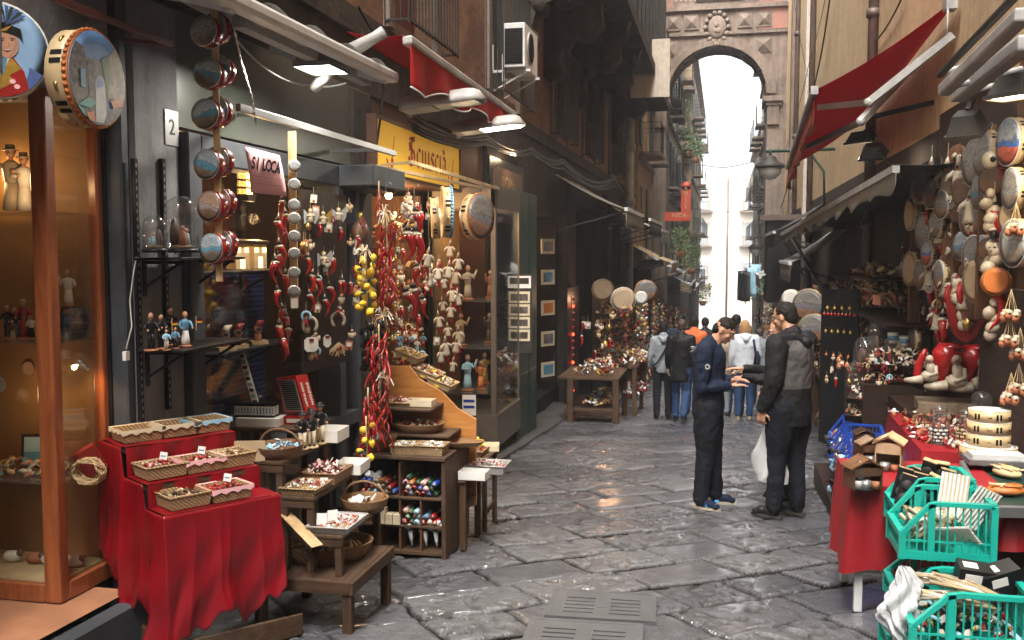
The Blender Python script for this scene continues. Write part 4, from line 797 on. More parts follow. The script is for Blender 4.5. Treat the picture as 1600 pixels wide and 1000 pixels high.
m=MB();poly(m,[(-1,.75),(-.45,.55),(-.35,.3),(-.05,.15),(-.1,-1),(-1,-.9)],'pt_stone',.02);poly(m,[(.05,.35),(.3,.45),(.6,.7),(1,.6),(1,-.4),(.35,-.35),(.2,-.9),(0,-.9)],'pt_sand',.02);poly(m,[(-.35,.35),(0,.4),(.1,.2),(.3,.1),(.35,-.95),(-.3,-.95)],'pt_stone',.024)
poly(m,[(.12,.42),(.4,.55),(.42,.1),(.3,-.35),(.22,.0)],'pt_leaf',.028);poly(m,[(-.12,-.9)]+[(.06+.17*cos(a),-.15+.22*sin(a)) for a in np.linspace(pi,0,9)]+[(.26,-.9)],'pt_pale',.028);poly(m,[(-.05,-.2)]+[(.06+.11*cos(a),-.12+.16*sin(a)) for a in np.linspace(pi,0,9)],'pt_sky',.032)
poly(m,[(-.7,-.62),(-.35,-.42),(-.1,-.5),(-.3,-.65)],'pt_teal',.034);poly(m,[(-.85,-.55),(-.5,-.72),(-.45,-.85),(-.75,-.7)],'pt_teal',.036);poly(m,[(.4,-.4),(.75,-.3),(.85,-.45),(.5,-.55)],'orange',.034);poly(m,[(-.6,.1),(-.45,.12),(-.45,-.25),(-.6,-.25)],'seablue',.034);poly(m,[(.3,-.6),(.9,-.45),(.5,-.9),(.1,-.98)],'pt_stone',.03);poly(m,[(-.45,-.75),(-.2,-.7),(-.15,-.9),(-.35,-.9)],'orange',.038)
put('painting',m,e)
c1_=at(-6,78,Y=3.55);e=tambourine(c1_,.205,(c1_*-1)[:2]+(.05,),'pt_lav','drumwood','skinwhite',.35,'large tambourine painted with a man in red uniform and plumed hat, at the left edge','large painted tambourines hanging by the showcase')
m=MB();E_=lambda cx,cy,a,b,n=14:[(cx+a*cos(t),cy+b*sin(t)) for t in np.linspace(0,2*pi,n,endpoint=False)]
poly(m,[(-.6,-.95),(-.5,-.5),(-.1,-.22),(.3,-.12),(.5,-.4),(.62,-.95)],'red',.02);poly(m,[(.6,-.3),(1,-.55),(.9,-.8),(.5,-.9)],'pt_navy',.018);poly(m,[(-.1,-.22),(.25,-.12),(.12,-.7),(-.2,-.95)],'white',.024);poly(m,[(.25,-.12),(.45,-.35),(.22,-.5),(.33,-.62),(-.05,-.85),(.1,-.45)],'gold',.026);poly(m,[(.05,-.15),(.2,-.15),(.12,-.5)],'seablue',.03)
poly(m,E_(.2,.14,.22,.29),'skin',.03);poly(m,E_(.12,.2,.026,.014,8),'black',.034);poly(m,E_(.3,.22,.026,.014,8),'black',.034);poly(m,[(.1,.02),(.2,-.04),(.32,.03),(.2,.0)],'reddark',.034);poly(m,E_(.24,.12,.022,.05,8),'skin2',.034);poly(m,[(.36,.3),(.42,.15),(.34,-.05),(.2,-.15),(.3,.0),(.34,.15)],'skin2',.032);poly(m,[(.07,.24),(.16,.26),(.16,.235),(.07,.22)],'brown',.035);poly(m,[(.26,.26),(.35,.27),(.35,.245),(.26,.24)],'brown',.035);poly(m,[(.12,-.0),(.3,.02),(.22,.03)],'white',.037)
poly(m,[(-.08,.25),(.0,.38),(.2,.36),(.42,.3),(.5,.2),(.46,.46),(.3,.52),(.22,.6),(.1,.55),(-.05,.45)],'black',.038);poly(m,[(.0,.36),(.2,.4),(.3,.52),(.2,.47)],'gold',.042)
for a in np.linspace(.3,2.7,9): poly(m,[(.2,.52),(.2+.33*cos(a)-.04,.68+.24*sin(a)),(.2+.36*cos(a)+.03,.66+.24*sin(a))],'pt_navy' if int(a*10)%2 else 'greenpaint',.04)
poly(m,E_(.28,-.62,.06,.05,8),'pink',.034);poly(m,E_(.36,-.72,.06,.05,8),'pink',.035);put('painting',m,e)
def bar(name,lab,a,b,w,h,k,cat=None,extra=None,grp=None):
    e=thing(name,lab,cat or name.replace('_',' '),a,(0,0,0),grp);m=MB();m.beam((0,0,0),V(b)-V(a),w,h,k);bevel(put('bar',m,e),.002)
    for (c,d,w2) in (extra or []): m=MB();m.beam(V(c)-V(a),V(d)-V(a),w2,w2,k);put('strut',m,e)
    return e
bar('iron_rail','brown iron rail above the big painted tambourines',at(60,-12,X=-2.7),at(268,69,X=-2.7),.02,.03,'rustred',None,[(at(192,62,X=LX),at(266,69,X=-2.7),.018)])
for a,b_ in ((c2_+V((-.03,0,.2)),at(142,22,X=-2.7)),): m=MB();m.path([a,(a+b_)/2+V((.01,.02,0)),b_],.002,'iron',4);thing('wire_hook','thin wire holding the large alley tambourine','wire hook',mesh=m)
bar('grey_rail','long flat grey steel rail crossing in front of the green fascia',at(372,168,X=-2.45),at(617,240,X=-2.45),.03,.04,'zinc',None,[(at(372,180,X=LX),at(400,178,X=-2.45),.02),(at(520,236,X=LX),at(600,233,X=-2.45),.025)])
# ---- pink sign
sg=thing('paper_notice','curling pink paper notice that reads SI LOCA in black capitals','paper notice')
A_,B_,C_,D_=at(382,229,Y=5.1),at(437,243,Y=5.22),at(447,307,Y=5.2),at(392,301,Y=5.08)
def pg(u,v): 
    p=A_.lerp(B_,u).lerp(D_.lerp(C_,u),v);return p+V((.02,-.025,0))*sin(v*pi)*.6+V((.012,-.015,0))*v*v*u
m=MB();m.grid(pg,8,8,'pink');o=put('sheet',m,sg);q=o.modifiers.new('solid','SOLIDIFY');q.thickness=.0008
def on(P,u,v,off=.004):
    o=P(u,v);x=(P(u+.03,v)-P(u-.03,v)).normalized();y=(P(u,v-.03)-P(u,v+.03)).normalized();z=x.cross(y).normalized();return frame(o+z*off,x,y)
W_=(B_-A_).length
for i,(ch,u) in enumerate((('S',.17),('I',.29),('L',.47),('O',.6),('C',.73),('A',.86))): text('lettering',ch,'black',W_*.5,on(pg,u,.35+.0*i,.004),sg,.42,.0006,.0035)
m=MB();
for v in (.1,.62,.78): 
    for k_ in range(8): m.tube(pg(.1+.1*k_,v)+V((.004,-.004,0)),pg(.19+.1*k_,v)+V((.004,-.004,0)),.0008,'reddark',4)
put('printed_line',m,sg)
# ---- slat with round white mini drums, red horn dolls beside
a,b_=at(456,205,X=-2.6),at(460,480,X=-2.6);m=MB();m.beam((0,0,0),b_-a,.05,.012,'pine',(0,1,0));thing('display_strip','pale wooden slat hung with eight tiny white drums','wooden slat',a,mesh=m)
for i,y in enumerate((259,288,320,341,369,396,426,455)):
    tambourine(at(460,y,X=-2.57),.037,(.55,-.83,0),'paint_pale','skinwhite','skinwhite',.5,f'tiny white toy drum, {ORD[i]} from the top of the pale slat','tiny white drums on the slat',jin=False)
m=MB();m.box(at(460,474,X=-2.57),(.04,.002,.06),'paper',(0,0,.6));thing('price_tag','white paper tag at the foot of the slat of tiny drums','price tag',mesh=m)
hm=cached('horn14',lambda:horn_mb(.15));r=random.Random(3)
for i,(px,py) in enumerate(((441,330),(434,362),(443,380),(438,415),(430,425),(446,446),(434,470),(442,500),(447,512),(436,525),(450,530),(441,545),(437,400),(447,352))):
    thing('horn_doll','red horn charm with a white collar and black masked head in the string beside the tiny drums','horn doll',at(px,py-14,X=-2.66+r.uniform(-.03,.03)),(0,r.uniform(-.2,.2),r.uniform(0,6)),'red horn dolls strung by the tiny drums',U_(.85,1.1),hm)
# ---- dark board with ornaments
bo=V((-2.78,6.35,0));A1=at(470,295,X=-2.8);A2=at(541,300,X=-2.8);A3=at(541,565,X=-2.8)
m=MB();m.bx(-.02,0,0,A2.y-A1.y,A3.z-A1.z,0,'darkwood');bevel(thing('display_board','dark wooden board covered with hanging angels and horseshoes','display board',A1,mesh=m),.003)
def angel_mb(w):
    m=MB();m.lathe([(.002,-.04),(.02,-.035),(.013,0),(.008,.012)],'cream',8);m.ell((0,-.002,.022),.012,'cream',8);m.ell((0,.003,.026),.013,'gold',8)
    for s_ in (-1,1):
        m.add([(0,.005,.0),(s_*.05,.012,.045),(s_*.058,.014,.015),(s_*.05,.012,-.02),(s_*.03,.012,-.05),(0,.006,-.02)],[(0,1,2,3,4,5)],w,True);m.path([(s_*.008,0,.005),(s_*.022,-.01,-.005),(s_*.005,-.016,-.002)],[.005,.0045,.004],'cream',6)
    m.tube((0,0,.03),(0,0,.07),.001,'straw',4);return m
glassm('gauze',(.75,.85,.92),1,.35)
for i,(px,py,w,lab) in enumerate(((485,336,'gauze','cream angel with pale blue gauze wings, left of the top row on the board'),(505,340,'gold','cream angel ornament with golden wings in the middle of the top row'),(529,334,'gauze','cream angel ornament with wide pale blue gauze wings, right of the top row'),(506,403,'gauze','cream angel with blue gauze wings hanging below the top row among red horns'))):
    thing('angel_ornament',lab,'ornament',at(px,py,X=-2.76),(0,0,.75),'angel ornaments on the dark board',1.25,cached('angel'+w,lambda:angel_mb(w)))
for i,(px,py) in enumerate(((481,405),(519,405),(487,432),(497,438),(515,450),(484,462),(508,470),(535,440))):
    thing('horn_doll','red horn charm hanging on the dark board between the angels and the horseshoes','horn doll',at(px,py,X=-2.76),(0,U_(-.2,.2),.7),'red horn charms on the dark board',U_(.8,1),hm)
def shoe_mb():
    m=MB();pts=[(.045*cos(a),0,.05*sin(a)) for a in np.linspace(-.9,pi+.9,14)];m.path([(x,y,z) for x,y,z in pts],.011,'ivory',6);m.ell((.0,-.01,.055),.014,'red',6);return m
for px,py,lab in ((484,508,'left ivory horseshoe with a tiny red bow on the dark board'),(528,500,'right ivory horseshoe with a tiny red bow on the dark board')):
    thing('horseshoe',lab,'horseshoe',at(px,py,X=-2.76),(0,U_(-.1,.1),.75),'ivory horseshoes on the dark board',1.1,cached('shoe',shoe_mb))
for px,py,w,h,lab in ((486,538,.1,.1,'cream parchment plaque with clipped corners under the left horseshoe'),(511,533,.055,.09,'narrow cream parchment plaque between the horseshoes')):
    m=MB();M=frame((0,0,0),(.7,.7,0),(0,0,1));c=.02;m.prism([(-w/2+c,-h/2),(w/2-c,-h/2),(w/2,-h/2+c),(w/2,h/2-c),(w/2-c,h/2),(-w/2+c,h/2),(-w/2,h/2-c),(-w/2,-h/2+c)],.006,'paper',M);m.T=M;m.box((.01,-.01,.008),(.03,.035,.002),'white',(0,0,.4));m.box((0,.03,.01),(.03,.02,.01),'reddark');m.T=None
    thing('plaque',lab,'plaque',at(px,py,X=-2.76),(0,0,0),'parchment plaques on the dark board',1,m)
m=MB();r=random.Random(9)
for i in range(44):
    a=r.uniform(-1.0,1.0);L_=r.uniform(.07,.11);m.path([(0,0,.0),(sin(a)*L_,r.uniform(-.02,.02),-cos(a)*L_)],[.0022,.0045],'straw',4)
for i in range(5): m.ell((r.uniform(-.02,.02),-.02,-.03-r.uniform(0,.03)),.009,'red',6)
thing('straw_bunch','fan of dried straw with red berries at the foot of the dark board','straw bunch',at(529,535,X=-2.74),(0,0,.8),mesh=m)
# ================================================================ left: sign, awnings, lamps, hanging goods
yb=thing('shop_sign','backlit yellow shop sign with red blackletter lettering over the second left shop','shop sign')
S0=at(588,187,X=-2.87);S1=at(588,262,X=-2.87);S2=at(719,235,X=-2.87);zt_,zb_=S0.z+.02,S1.z-.02;y0_,y1_=S0.y,S2.y
pm('signyellow',(.8,.52,.04),.35,var=.06,emit=((1,.5,.03),.05));m=MB();m.bx(LX-.02,-2.885,y0_,y1_,zb_,zt_,'signyellow');put('panel',m,yb)
m=MB();t=.03
for a in ((y0_-t,y1_+t,zt_,zt_+t),(y0_-t,y1_+t,zb_-t,zb_),(y0_-t,y0_,zb_,zt_),(y1_,y1_+t,zb_,zt_)): m.bx(LX-.02,-2.86,*a,'brown')
put('frame',m,yb)
# blackletter drawn with a broad slanted nib
GL={'S':[[(.62,.9),(.35,1),(.12,.82),(.2,.62),(.55,.5),(.62,.25),(.4,.02),(.05,.1)],[(.05,.55),(.3,.65)],[(.35,1),(.3,.5),(.35,.1)],[(.1,.95),(.62,1.02)],[(.02,.3),(.25,.02)]],
'c':[[(.42,.6),(.25,.68),(.1,.55),(.1,.15),(.25,0),(.42,.12)]],'i':[[(.05,.6),(.15,.68),(.15,.1),(.27,0)],[(.12,.85),(.2,.9)]],'u':[[(.02,.6),(.12,.68),(.12,.1),(.25,0),(.42,.12)],[(.35,.6),(.45,.68),(.45,.1),(.57,0)]],
's':[[(.4,.6),(.22,.68),(.1,.52),(.38,.25),(.3,.05),(.05,.08)]],'a':[[(.08,.6),(.25,.68),(.4,.55),(.4,.1),(.52,0)],[(.4,.4),(.15,.3),(.08,.12),(.2,0),(.4,.12)],[(.12,.95),(.3,.8)]]}
WD={'S':.78,'c':.48,'i':.34,'u':.62,'s':.5,'a':.56}
def nib(m,pts,M,k,w=.1,h=.0025):
    nx,ny=w*.72,w*.55
    for a,b_ in zip(pts,pts[1:]):
        q=[(a[0]-nx,a[1]-ny),(a[0]+nx,a[1]+ny),(b_[0]+nx,b_[1]+ny),(b_[0]-nx,b_[1]-ny)]
        m.add([M@V((x,y,h)) for x,y in q],[(0,1,2,3)],k)
m=MB();hgt=(zt_-zb_)*.52;cx_=y0_+(y1_-y0_)*.33;zb2=zb_+(zt_-zb_)*.27;sxx=hgt*1.35
pm('signred',(.3,.02,.01),.5);pm('signmag',(.42,.01,.06),.5);cur=cx_
for ch in 'Sciuscia':
    M=Matrix.Translation((-2.883,cur,zb2))@Matrix(((0,0,1,0),(sxx,0,0,0),(0,hgt*1.15,0,0),(0,0,0,1)));
    for i,st in enumerate(GL[ch]): nib(m,st,M,'signmag' if ch=='S' and i!=2 else 'signred',.1,.001+.0006*i)
    cur+=WD[ch]*sxx
put('lettering',m,yb)
m=MB()
def seated(yc,s):   # little red line figures at both ends
    P=lambda a,b_:(-2.882,yc+a*s,zb_+b_*s)
    for pts in ([(-.1,.05),(.05,.12),(.25,.1),(.3,.04),(.0,.02)],[(.0,.12),(.15,.12),(.18,.3),(.05,.32)],[(.08,.32),(.16,.33),(.15,.42),(.07,.41)],[(-.25,.3),(-.15,.26),(-.08,.14),(-.2,.16)]): m.add([P(*q) for q in pts],[tuple(range(len(pts)))],'signmag')
    m.beam(P(.1,.3),P(.25,.75),.002,.01,'signred')
seated(y0_+.38,.45);put('drawing',m,yb);m=MB();seated(y1_-.34,.42);put('drawing',m,yb)
# hanging rails in front of that shop
bar('wooden_rail','narrow wooden rail under the yellow sign that carries hooks, upper one',at(641,253,X=-2.55),at(779,295,X=-2.55),.025,.03,'straw','wooden rail',[(at(588,258,X=LX),at(641,254,X=-2.55),.02)],'wooden rails under the yellow sign')
bar('wooden_rail','narrow wooden rail under the yellow sign that carries hooks, lower one',at(590,260,X=-2.75),at(765,296,X=-2.72),.025,.03,'straw','wooden rail',None,'wooden rails under the yellow sign')
m=MB();a=at(520,280,X=-2.95);m.bx(-3.2,-2.62,7.0,7.75,2.17,2.33,'greypaint');m.bx(-3.15,-2.68,7.05,7.7,2.15,2.17,'black');bevel(thing('canopy_box','dark grey box canopy with a small lamp over the door','canopy box',mesh=m),.008)
emitm('lampwhite',(1,.93,.8),7);emitm('lampwarm',(1,.72,.4),9)
# interior of the sign shop
m=MB()
for z in (.35,.85,1.3,1.7): m.bx(-4.2,-3.85,8.0,10.5,z,z+.02,'brownboard')
m.bx(-4.22,-4.2,7.9,10.6,-.5,2.3,'cherry');m.bx(-4.6,-3.4,10.6,10.7,-.5,2.3,'brownboard');m.bx(-4.6,-3.4,7.87,7.93,-.5,2.3,'cherry')
bevel(thing('shop_shelving','reddish wooden shelving inside the shop under the yellow sign','shelving',mesh=m),.004)
for i,z in enumerate((.37,.87,1.32,1.72)):
    q=thing('wares','dim jumble of small statues on the '+ORD[3-i]+' shelf from the top inside the sign shop','wares',(-4.02,9.25,z),(0,0,pi/2),mesh=heap(2.3,.22,.2,['terracotta','ivory','card','brown','gold','seablue','reddark'],220,.04,'mix',i));q['kind']='stuff'
for x,y,s_ in ((-3.9,10.55,1),(-3.42,9.9,2)):
    q=thing('wares','dense wall of small gilt and ivory souvenirs '+('at the back' if s_==1 else 'halfway inside')+' of the sign shop','wares',(x,y,1.05),(pi/2,0,0),mesh=heap(1.1 if s_==1 else .12,2.1,.14,['gold','ivory','terracotta','card','reddark','brown'],320 if s_==1 else 90,.035,'mix',400+s_));q['kind']='stuff'
light('shop_lamp',(-3.5,8.5,2.2),11,(1,.62,.28),.06);light('shop_lamp',(-3.5,9.8,2.15),8,(1,.62,.28),.06)
m=MB();m.ell((-3.5,8.5,2.3),.04,'lampwarm',10);thing('bulb','warm bulb under the shop ceiling nearer the garlands','bulb',mesh=m,group='warm bulbs in the sign shop');m=MB();m.ell((-3.5,9.8,2.26),.04,'lampwarm',10);thing('bulb','warm bulb under the shop ceiling nearer the tall glass cabinet','bulb',mesh=m,group='warm bulbs in the sign shop')
# tall glass cabinet
yc0,yc1=10.75,12.05;cz0=at(775,698,Y=10.8).z;cz1=at(775,290,Y=10.8).z
gc=thing('glass_cabinet','tall brown framed glass cabinet of statues beside the open shop door','cabinet',(-2.55,yc0,cz0));H2=cz1-cz0
pm('bronze',(.13,.105,.08),.4,metal=.3,var=.2)
for x,y in ((0,0),(-.75,0),(0,yc1-yc0),(-.75,yc1-yc0)): m=MB();m.bx(x-.06,x,y,y+.06,0,H2,'bronze');bevel(put('post',m,gc),.004)
m=MB();m.bx(-.75,0,0,yc1-yc0,H2-.26,H2,'bronze');put('head',m,gc);m=MB();m.bx(-.75,.02,-.01,yc1-yc0,0,.38,'bronze');put('plinth',m,gc)
m=MB();m.bx(-.012,-.006,.06,yc1-yc0-.06,.38,H2-.26,'glass');put('side_pane',m,gc);m=MB();m.bx(-.75,-.06,.01,.016,.38,H2-.26,'glass');put('front_pane',m,gc)
m=MB();m.bx(-.8,-.76,0,yc1-yc0,.38,H2,'ochreback');put('back_panel',m,gc)
for z in (.62,1.15,1.7): m=MB();m.bx(-.75,-.03,.03,yc1-yc0-.03,z-.006,z+.006,'dome');put('glass_shelf',m,gc)
light('cabinet_light',(-2.9,11.2,cz1-.4),3.5,(1,.75,.45),.03)
for i,(x,y,z,rb,h,lab) in enumerate(((-2.95,11.0,1.7,'ivory',.42,'tall white robed statue on the top shelf of the glass cabinet'),(-2.8,11.5,1.7,'terracotta',.35,'terracotta statue at the back of the top cabinet shelf'),(-3.05,11.05,1.15,'card',.4,'brown gilded statue with spread arms on the middle cabinet shelf'),(-2.8,11.45,1.15,'brown',.38,'dark statue at the back of the middle cabinet shelf'),(-2.95,10.98,.62,'skyblue',.44,'pale blue robed kneeling statue on the lower cabinet shelf'),(-2.82,11.1,.62,'orange',.36,'orange robed statue in front of the pale blue one'),(-2.9,11.6,.62,'gold',.4,'gilded statue at the back of the lower cabinet shelf'))):
    fig((x,y,cz0+z+.007),lab,'statues in the glass cabinet',.7,robe=rb,top=rb,h=h,legs=False,arm=(1,-1) if i%2 else (-1,1),hair='brown')
m=MB();m.box((0,0,0),(.16,.008,.24),'paper');m.box((0,-.006,.05),(.13,.003,.03),'blue');m.box((0,-.006,-.02),(.13,.003,.03),'blue');m.box((0,0,-.28),(.16,.008,.26),'paper');m.box((0,-.006,-.2),(.06,.003,.05),'orange')
thing('window_sticker','white sticker with two blue bars on the cabinet glass','sticker',at(733,633,Y=10.72),(0,0,.1),mesh=m)
# white closed awning above the window shop, chain, floodlight
aw=thing('folded_awning','long white folded awning above the grey shop window','awning',at(330,-15,X=-2.1));a,b_=at(330,-15,X=-2.1),at(613,122,X=-2.12)
m=MB();m.beam((0,0,0),b_-a,.1,.07,'plasticwhite');bevel(put('front_bar',m,aw),.02,2)
m=MB();m.grid(lambda u,v:(b_-a)*u+V((-.85*v,0,.06+.3*v-.12*sin(pi*v)+.02*sin(u*30))),30,4,'greyaw');q=put('canvas',m,aw)
for t in (.08,.95): m=MB();c_=(b_-a)*t;m.beam(c_+V((0,0,-.03)),c_+V((-.8,0,.2)),.04,.05,'plasticwhite');put('arm',m,aw)
bar('lamp_rail','white lamp rail under the folded white awning',at(372,35,X=-2.35),at(572,128,X=-2.35),.07,.05,'greyaw','lamp rail')
def flood(loc,rz,lab,w=.3,d=.22,lit=None,grp=None,tilt=0.1,e=30,k='zinc',c=(1,.95,.85)):
    t=thing('floodlight',lab,'floodlight',loc,(tilt,0,rz),grp);m=MB()
    pr=[(-w/2,-d/2,0),(w/2,-d/2,0),(w/2,d/2,0),(-w/2,d/2,0),(-w/3.2,-d/5,.12),(w/3.2,-d/5,.12),(w/3.2,d/2.4,.12),(-w/3.2,d/2.4,.12)]
    m.add(pr,[(4,5,6,7),(0,1,5,4),(1,2,6,5),(2,3,7,6),(3,0,4,7)],k);m.bx(-w/2-.008,w/2+.008,-d/2-.008,-d/2,-.015,.01,k);m.bx(-w/2-.008,w/2+.008,d/2,d/2+.008,-.015,.01,k);m.bx(-w/2-.008,-w/2,-d/2,d/2,-.015,.01,k);m.bx(w/2,w/2+.008,-d/2,d/2,-.015,.01,k);put('housing',m,t)
    m=MB();m.bx(-w/2,w/2,-d/2,d/2,-.006,-.002,lit or 'paneglass');put('lamp_glass',m,t);m=MB();m.beam((0,d/3,.12),(0,d*.9,.16),.03,.03,'iron');put('bracket',m,t)
    if lit: light('flood_lamp',(0,0,-.03),e,c,kind='AREA',size=(w*.9,d*.9),parent=t)
    return t
flood(at(502,106,X=-2.35),pi/2,'dark floodlight with a bright lit face under the white folded awning',.28,.22,'lampwhite','floodlights over the left shops',0,9)
m=MB();pts=[at(366,45,X=-2.3),at(378,100,X=-2.35),at(393,150,X=-2.4),at(401,195,X=-2.45)]
for a,b_ in zip(pts,pts[1:]):
    n_=int((b_-a).length/.022)
    for i in range(n_): p=a.lerp(b_,(i+.5)/n_);m.beam(p-(b_-a).normalized()*.012,p+(b_-a).normalized()*.012,.011 if i%2 else .004,.004 if i%2 else .011,'steel')
thing('chain','thin steel chain hanging from the white awning to the grey rail','chain',mesh=m)
# red awning on the left
ra=thing('red_awning','bright red awning with a wavy valance on a white bar over the left alley shops','awning');a,b_=at(636,62,X=-1.95),at(803,181,X=-1.95)
m=MB();m.beam(a,b_,.07,.06,'greyaw');bevel(put('front_bar',m,ra),.015,2)
def val(u,v):
    d=.2*(1-u)**.8+.06+.035*sin(u*21);p=a.lerp(b_,u)+V((.025*sin(u*34)*v+.02,0,-.03-d*v));return p
m=MB();m.grid(val,46,6,'redawn');q=put('valance',m,ra);q.modifiers.new('s','SOLIDIFY').thickness=.002
m=MB();m.path([val(i/46,1)+V((.002,0,0)) for i in range(47)],.006,'white',5);put('valance_trim',m,ra)
m=MB();m.grid(lambda u,v:a.lerp(b_,u)+V((-.4*v,0,.03+.04*v-.02*sin(pi*v))),20,5,'redawn2');q=put('canopy',m,ra);q.modifiers.new('s','SOLIDIFY').thickness=.003
m=MB();c_=at(600,50,X=-2.0);m.path([c_,c_+V((-.06,.0,-.03)),c_+V((-.25,0,-.12))],[.04,.035,.05],'greyaw',8);m.path([c_+V((-.25,0,-.12)),c_+V((-.5,.1,-.3))],.035,'greyaw',7);put('arm',m,ra)
for px,py,lab in ((728,166,'grey street lamp head with a domed end under the red awning, nearer the yellow sign'),(796,203,'grey street lamp head with a domed end beyond the red awning'),):
    t=thing('wall_lamp',lab,'lamp',at(px-14,py-2,X=-1.9),(.1,0,-pi/2),'curved grey lamps at the red awning');m=MB()
    def sh(u,v): 
        aa=pi*v;w=.11*(1 if u<.8 else sqrt(max(0,1-((u-.8)/.2)**2*.95)));return (cos(aa)*w*1.25,-.4+.62*u,sin(aa)*w)
    m.grid(sh,14,8,'greyaw');m.T=None;q=put('shell',m,t);q.modifiers.new('s','SOLIDIFY').thickness=.004
    m=MB();m.bx(-.1,.1,-.15,.16,.0,.006,'lampwhite' if px>750 else 'plastic_clear');m.bx(-.125,.125,-.4,-.16,-.005,.012,'greyaw');put('lamp_glass',m,t);m=MB();m.beam((0,-.38,.03),(-.45,-.5,.05),.04,.04,'iron');put('arm',m,t)
    if px>750: light('lamp_light',(0,0,-.03),7,(1,.9,.75),kind='AREA',size=(.2,.3),parent=t)
# air conditioner
ac=thing('air_conditioner','white air conditioner on wall brackets high on the brick wall','air conditioner',at(820,104,X=-2.45),(0,0,0),None,.88)
m=MB();m.bx(-.32,0,0,.95,0,.62,'plasticwhite');bevel(put('case',m,ac),.012,2);m=MB()
m.bx(-.29,-.03,-.012,0,.05,.54,'black')
for i in range(14): m.bx(-.285,-.035,-.018,-.012,.07+i*.033,.078+i*.033,'iron')
put('intake_grille',m,ac)
m=MB();R=Matrix.Rotation(pi/2,3,'Y');m.lathe([(.23,0),(.23,.02),(.2,.022),(0,.01)],'greyaw',24,(0,.36,.32),R)
for i in range(7): m.lathe([(.03+i*.028,.022),(.034+i*.028,.026),(.038+i*.028,.022)],'iron',24,(0,.36,.32),R)
put('fan_grille',m,ac)
for y in (.12,.82): m=MB();m.beam((-.5,y,-.03),(.06,y,-.03),.035,.035,'plasticwhite');m.beam((-.5,y,-.05),(-.5,y,.35),.035,.035,'plasticwhite');m.beam((-.48,y,-.3),(0,y,-.05),.02,.02,'plasticwhite');put('bracket',m,ac)
# framed restaurant-like panel and green door with prints
m=MB();q0=at(766,252,X=-2.9);q1=at(816,330,X=-2.9)
fp=thing('framed_sign','glazed brown framed panel with faint lettering above the glass cabinet','framed panel')
z0,z1=q1.z,q0.z+.1;m.bx(-2.99,-2.93,12.02,14.2,z0,z1,'black');bevel(put('frame',m,fp),.01);pm('panelbrown',(.16,.085,.06),.3);m=MB();m.bx(-2.93,-2.92,12.2,14.02,z0+.1,z1-.12,'panelbrown');put('panel',m,fp);text('lettering','ROMA','straw',.34,frame(V((-2.916,13.1,(z0+z1)/2-.03)),(0,1,0),(0,0,1)),fp,.9,.001)
light('panel_light',(-2.75,13.0,z1+.05),1.5,(1,.7,.4),.03)
gd=thing('green_door','dark green folded door panels between the glass cabinet and the next shop','door',(-2.6,12.15,at(820,690,X=-2.6).z));Hd=at(820,300,X=-2.6).z-at(820,690,X=-2.6).z
for y0,y1 in ((0,.75),(.77,1.35)): 
    m=MB();m.bx(-.06,0,y0,y1,0,Hd,'greenpaint');m.bx(0,.012,y0+.08,y1-.08,.15,.95,'greenpaint');m.bx(0,.012,y0+.08,y1-.08,1.1,Hd-.15,'greenpaint');bevel(put('leaf',m,gd),.006)
for i,y in enumerate((453,486,507,525,548)): 
    pass
bd=thing('print_board','upright dark board with five small framed views and a printed header','print board',at(818,490,X=-2.5));m=MB();m.box((0,0,0),(.5,.015,1.3),'iron');put('board',m,bd)
bd.rotation_euler=(0,0,.25);bd.scale=(.45,.8,.78)
for i,zz in enumerate((.52,.27,.06,-.15,-.36,)):
    m=MB()
    if i==0: m.box((-.0,-.01,zz),(.42,.006,.2),'paper');m.box((0,-.014,zz+.02),(.3,.003,.1),'iron')
    else:
        m.box((0,-.01,zz),(.36,.01,.19),'cream');m.box((0,-.016,zz),(.24,.004,.11),'pt_stone')
    put('header' if i==0 else 'print',m,bd)
# open door of the third shop: warm floor, shelves
m=MB();m.bx(-4.5,-4.4,14.2,17.5,-1,2.2,'brownboard');m.bx(-4.4,-3.0,17.45,17.55,-1,2.2,'darkwood');m.bx(-4.4,-4.1,14.95,17.4,.1,.13,'brownboard');m.bx(-4.4,-4.1,14.95,17.4,.8,.83,'brownboard');thing('shop_shelving','brown shelving inside the shop past the green door','shelving',mesh=m)
light('shop_lamp',(-3.5,16.2,1.9),2.5,(1,.6,.3),.05)
for i in range(5):
    p=at(856,385+i*48,X=-3.0);m=MB();m.box((0,0,0),(.02,.36,.26),'cream');m.box((.012,0,0),(.004,.26,.17),['paint_dusk','paint_sea','orange','paint_dark','seablue'][i]);thing('framed_picture',f'small framed picture in the shop past the green door, {ORD[i]} from the top','picture',p,(0,0,-.5),'framed pictures past the green door',1,m)
# ---- hanging goods in front of the sign shop
hk=lambda p,lab:thing('hook','thin wire hook '+lab,'hook',p,(0,0,0),'wire hooks on the rails',1,cached('hook',lambda:MB().path([(0,0,-.06),(0,0,.02),(.012,0,.05),(.03,0,.06),(.045,0,.045)],.003,'steel',5)))
G0=at(603,318,X=-2.35);hk(G0+V((0,0,.09)),'from which the red pepper garland hangs')
garland('chili_garland','long garland of glossy red peppers hanging beside the lemons',at(604,345,X=-2.35),at(604,345,X=-2.35).z-at(604,470,X=-2.35).z,64,chili,'chili',.035,1.25,group='red pepper garlands')
garland('chili_garland','lower bushy garland of red peppers hanging to the basket row',at(592,520,X=-2.25),at(592,520,X=-2.25).z-at(590,680,X=-2.25).z,80,chili,'chili',.05,1.3,group='red pepper garlands')
garland('chili_garland','short thin string of dark red peppers at the hook above the other peppers',at(592,296,X=-2.4),.22,20,chili,'chili',.012,.6,group='red pepper garlands')
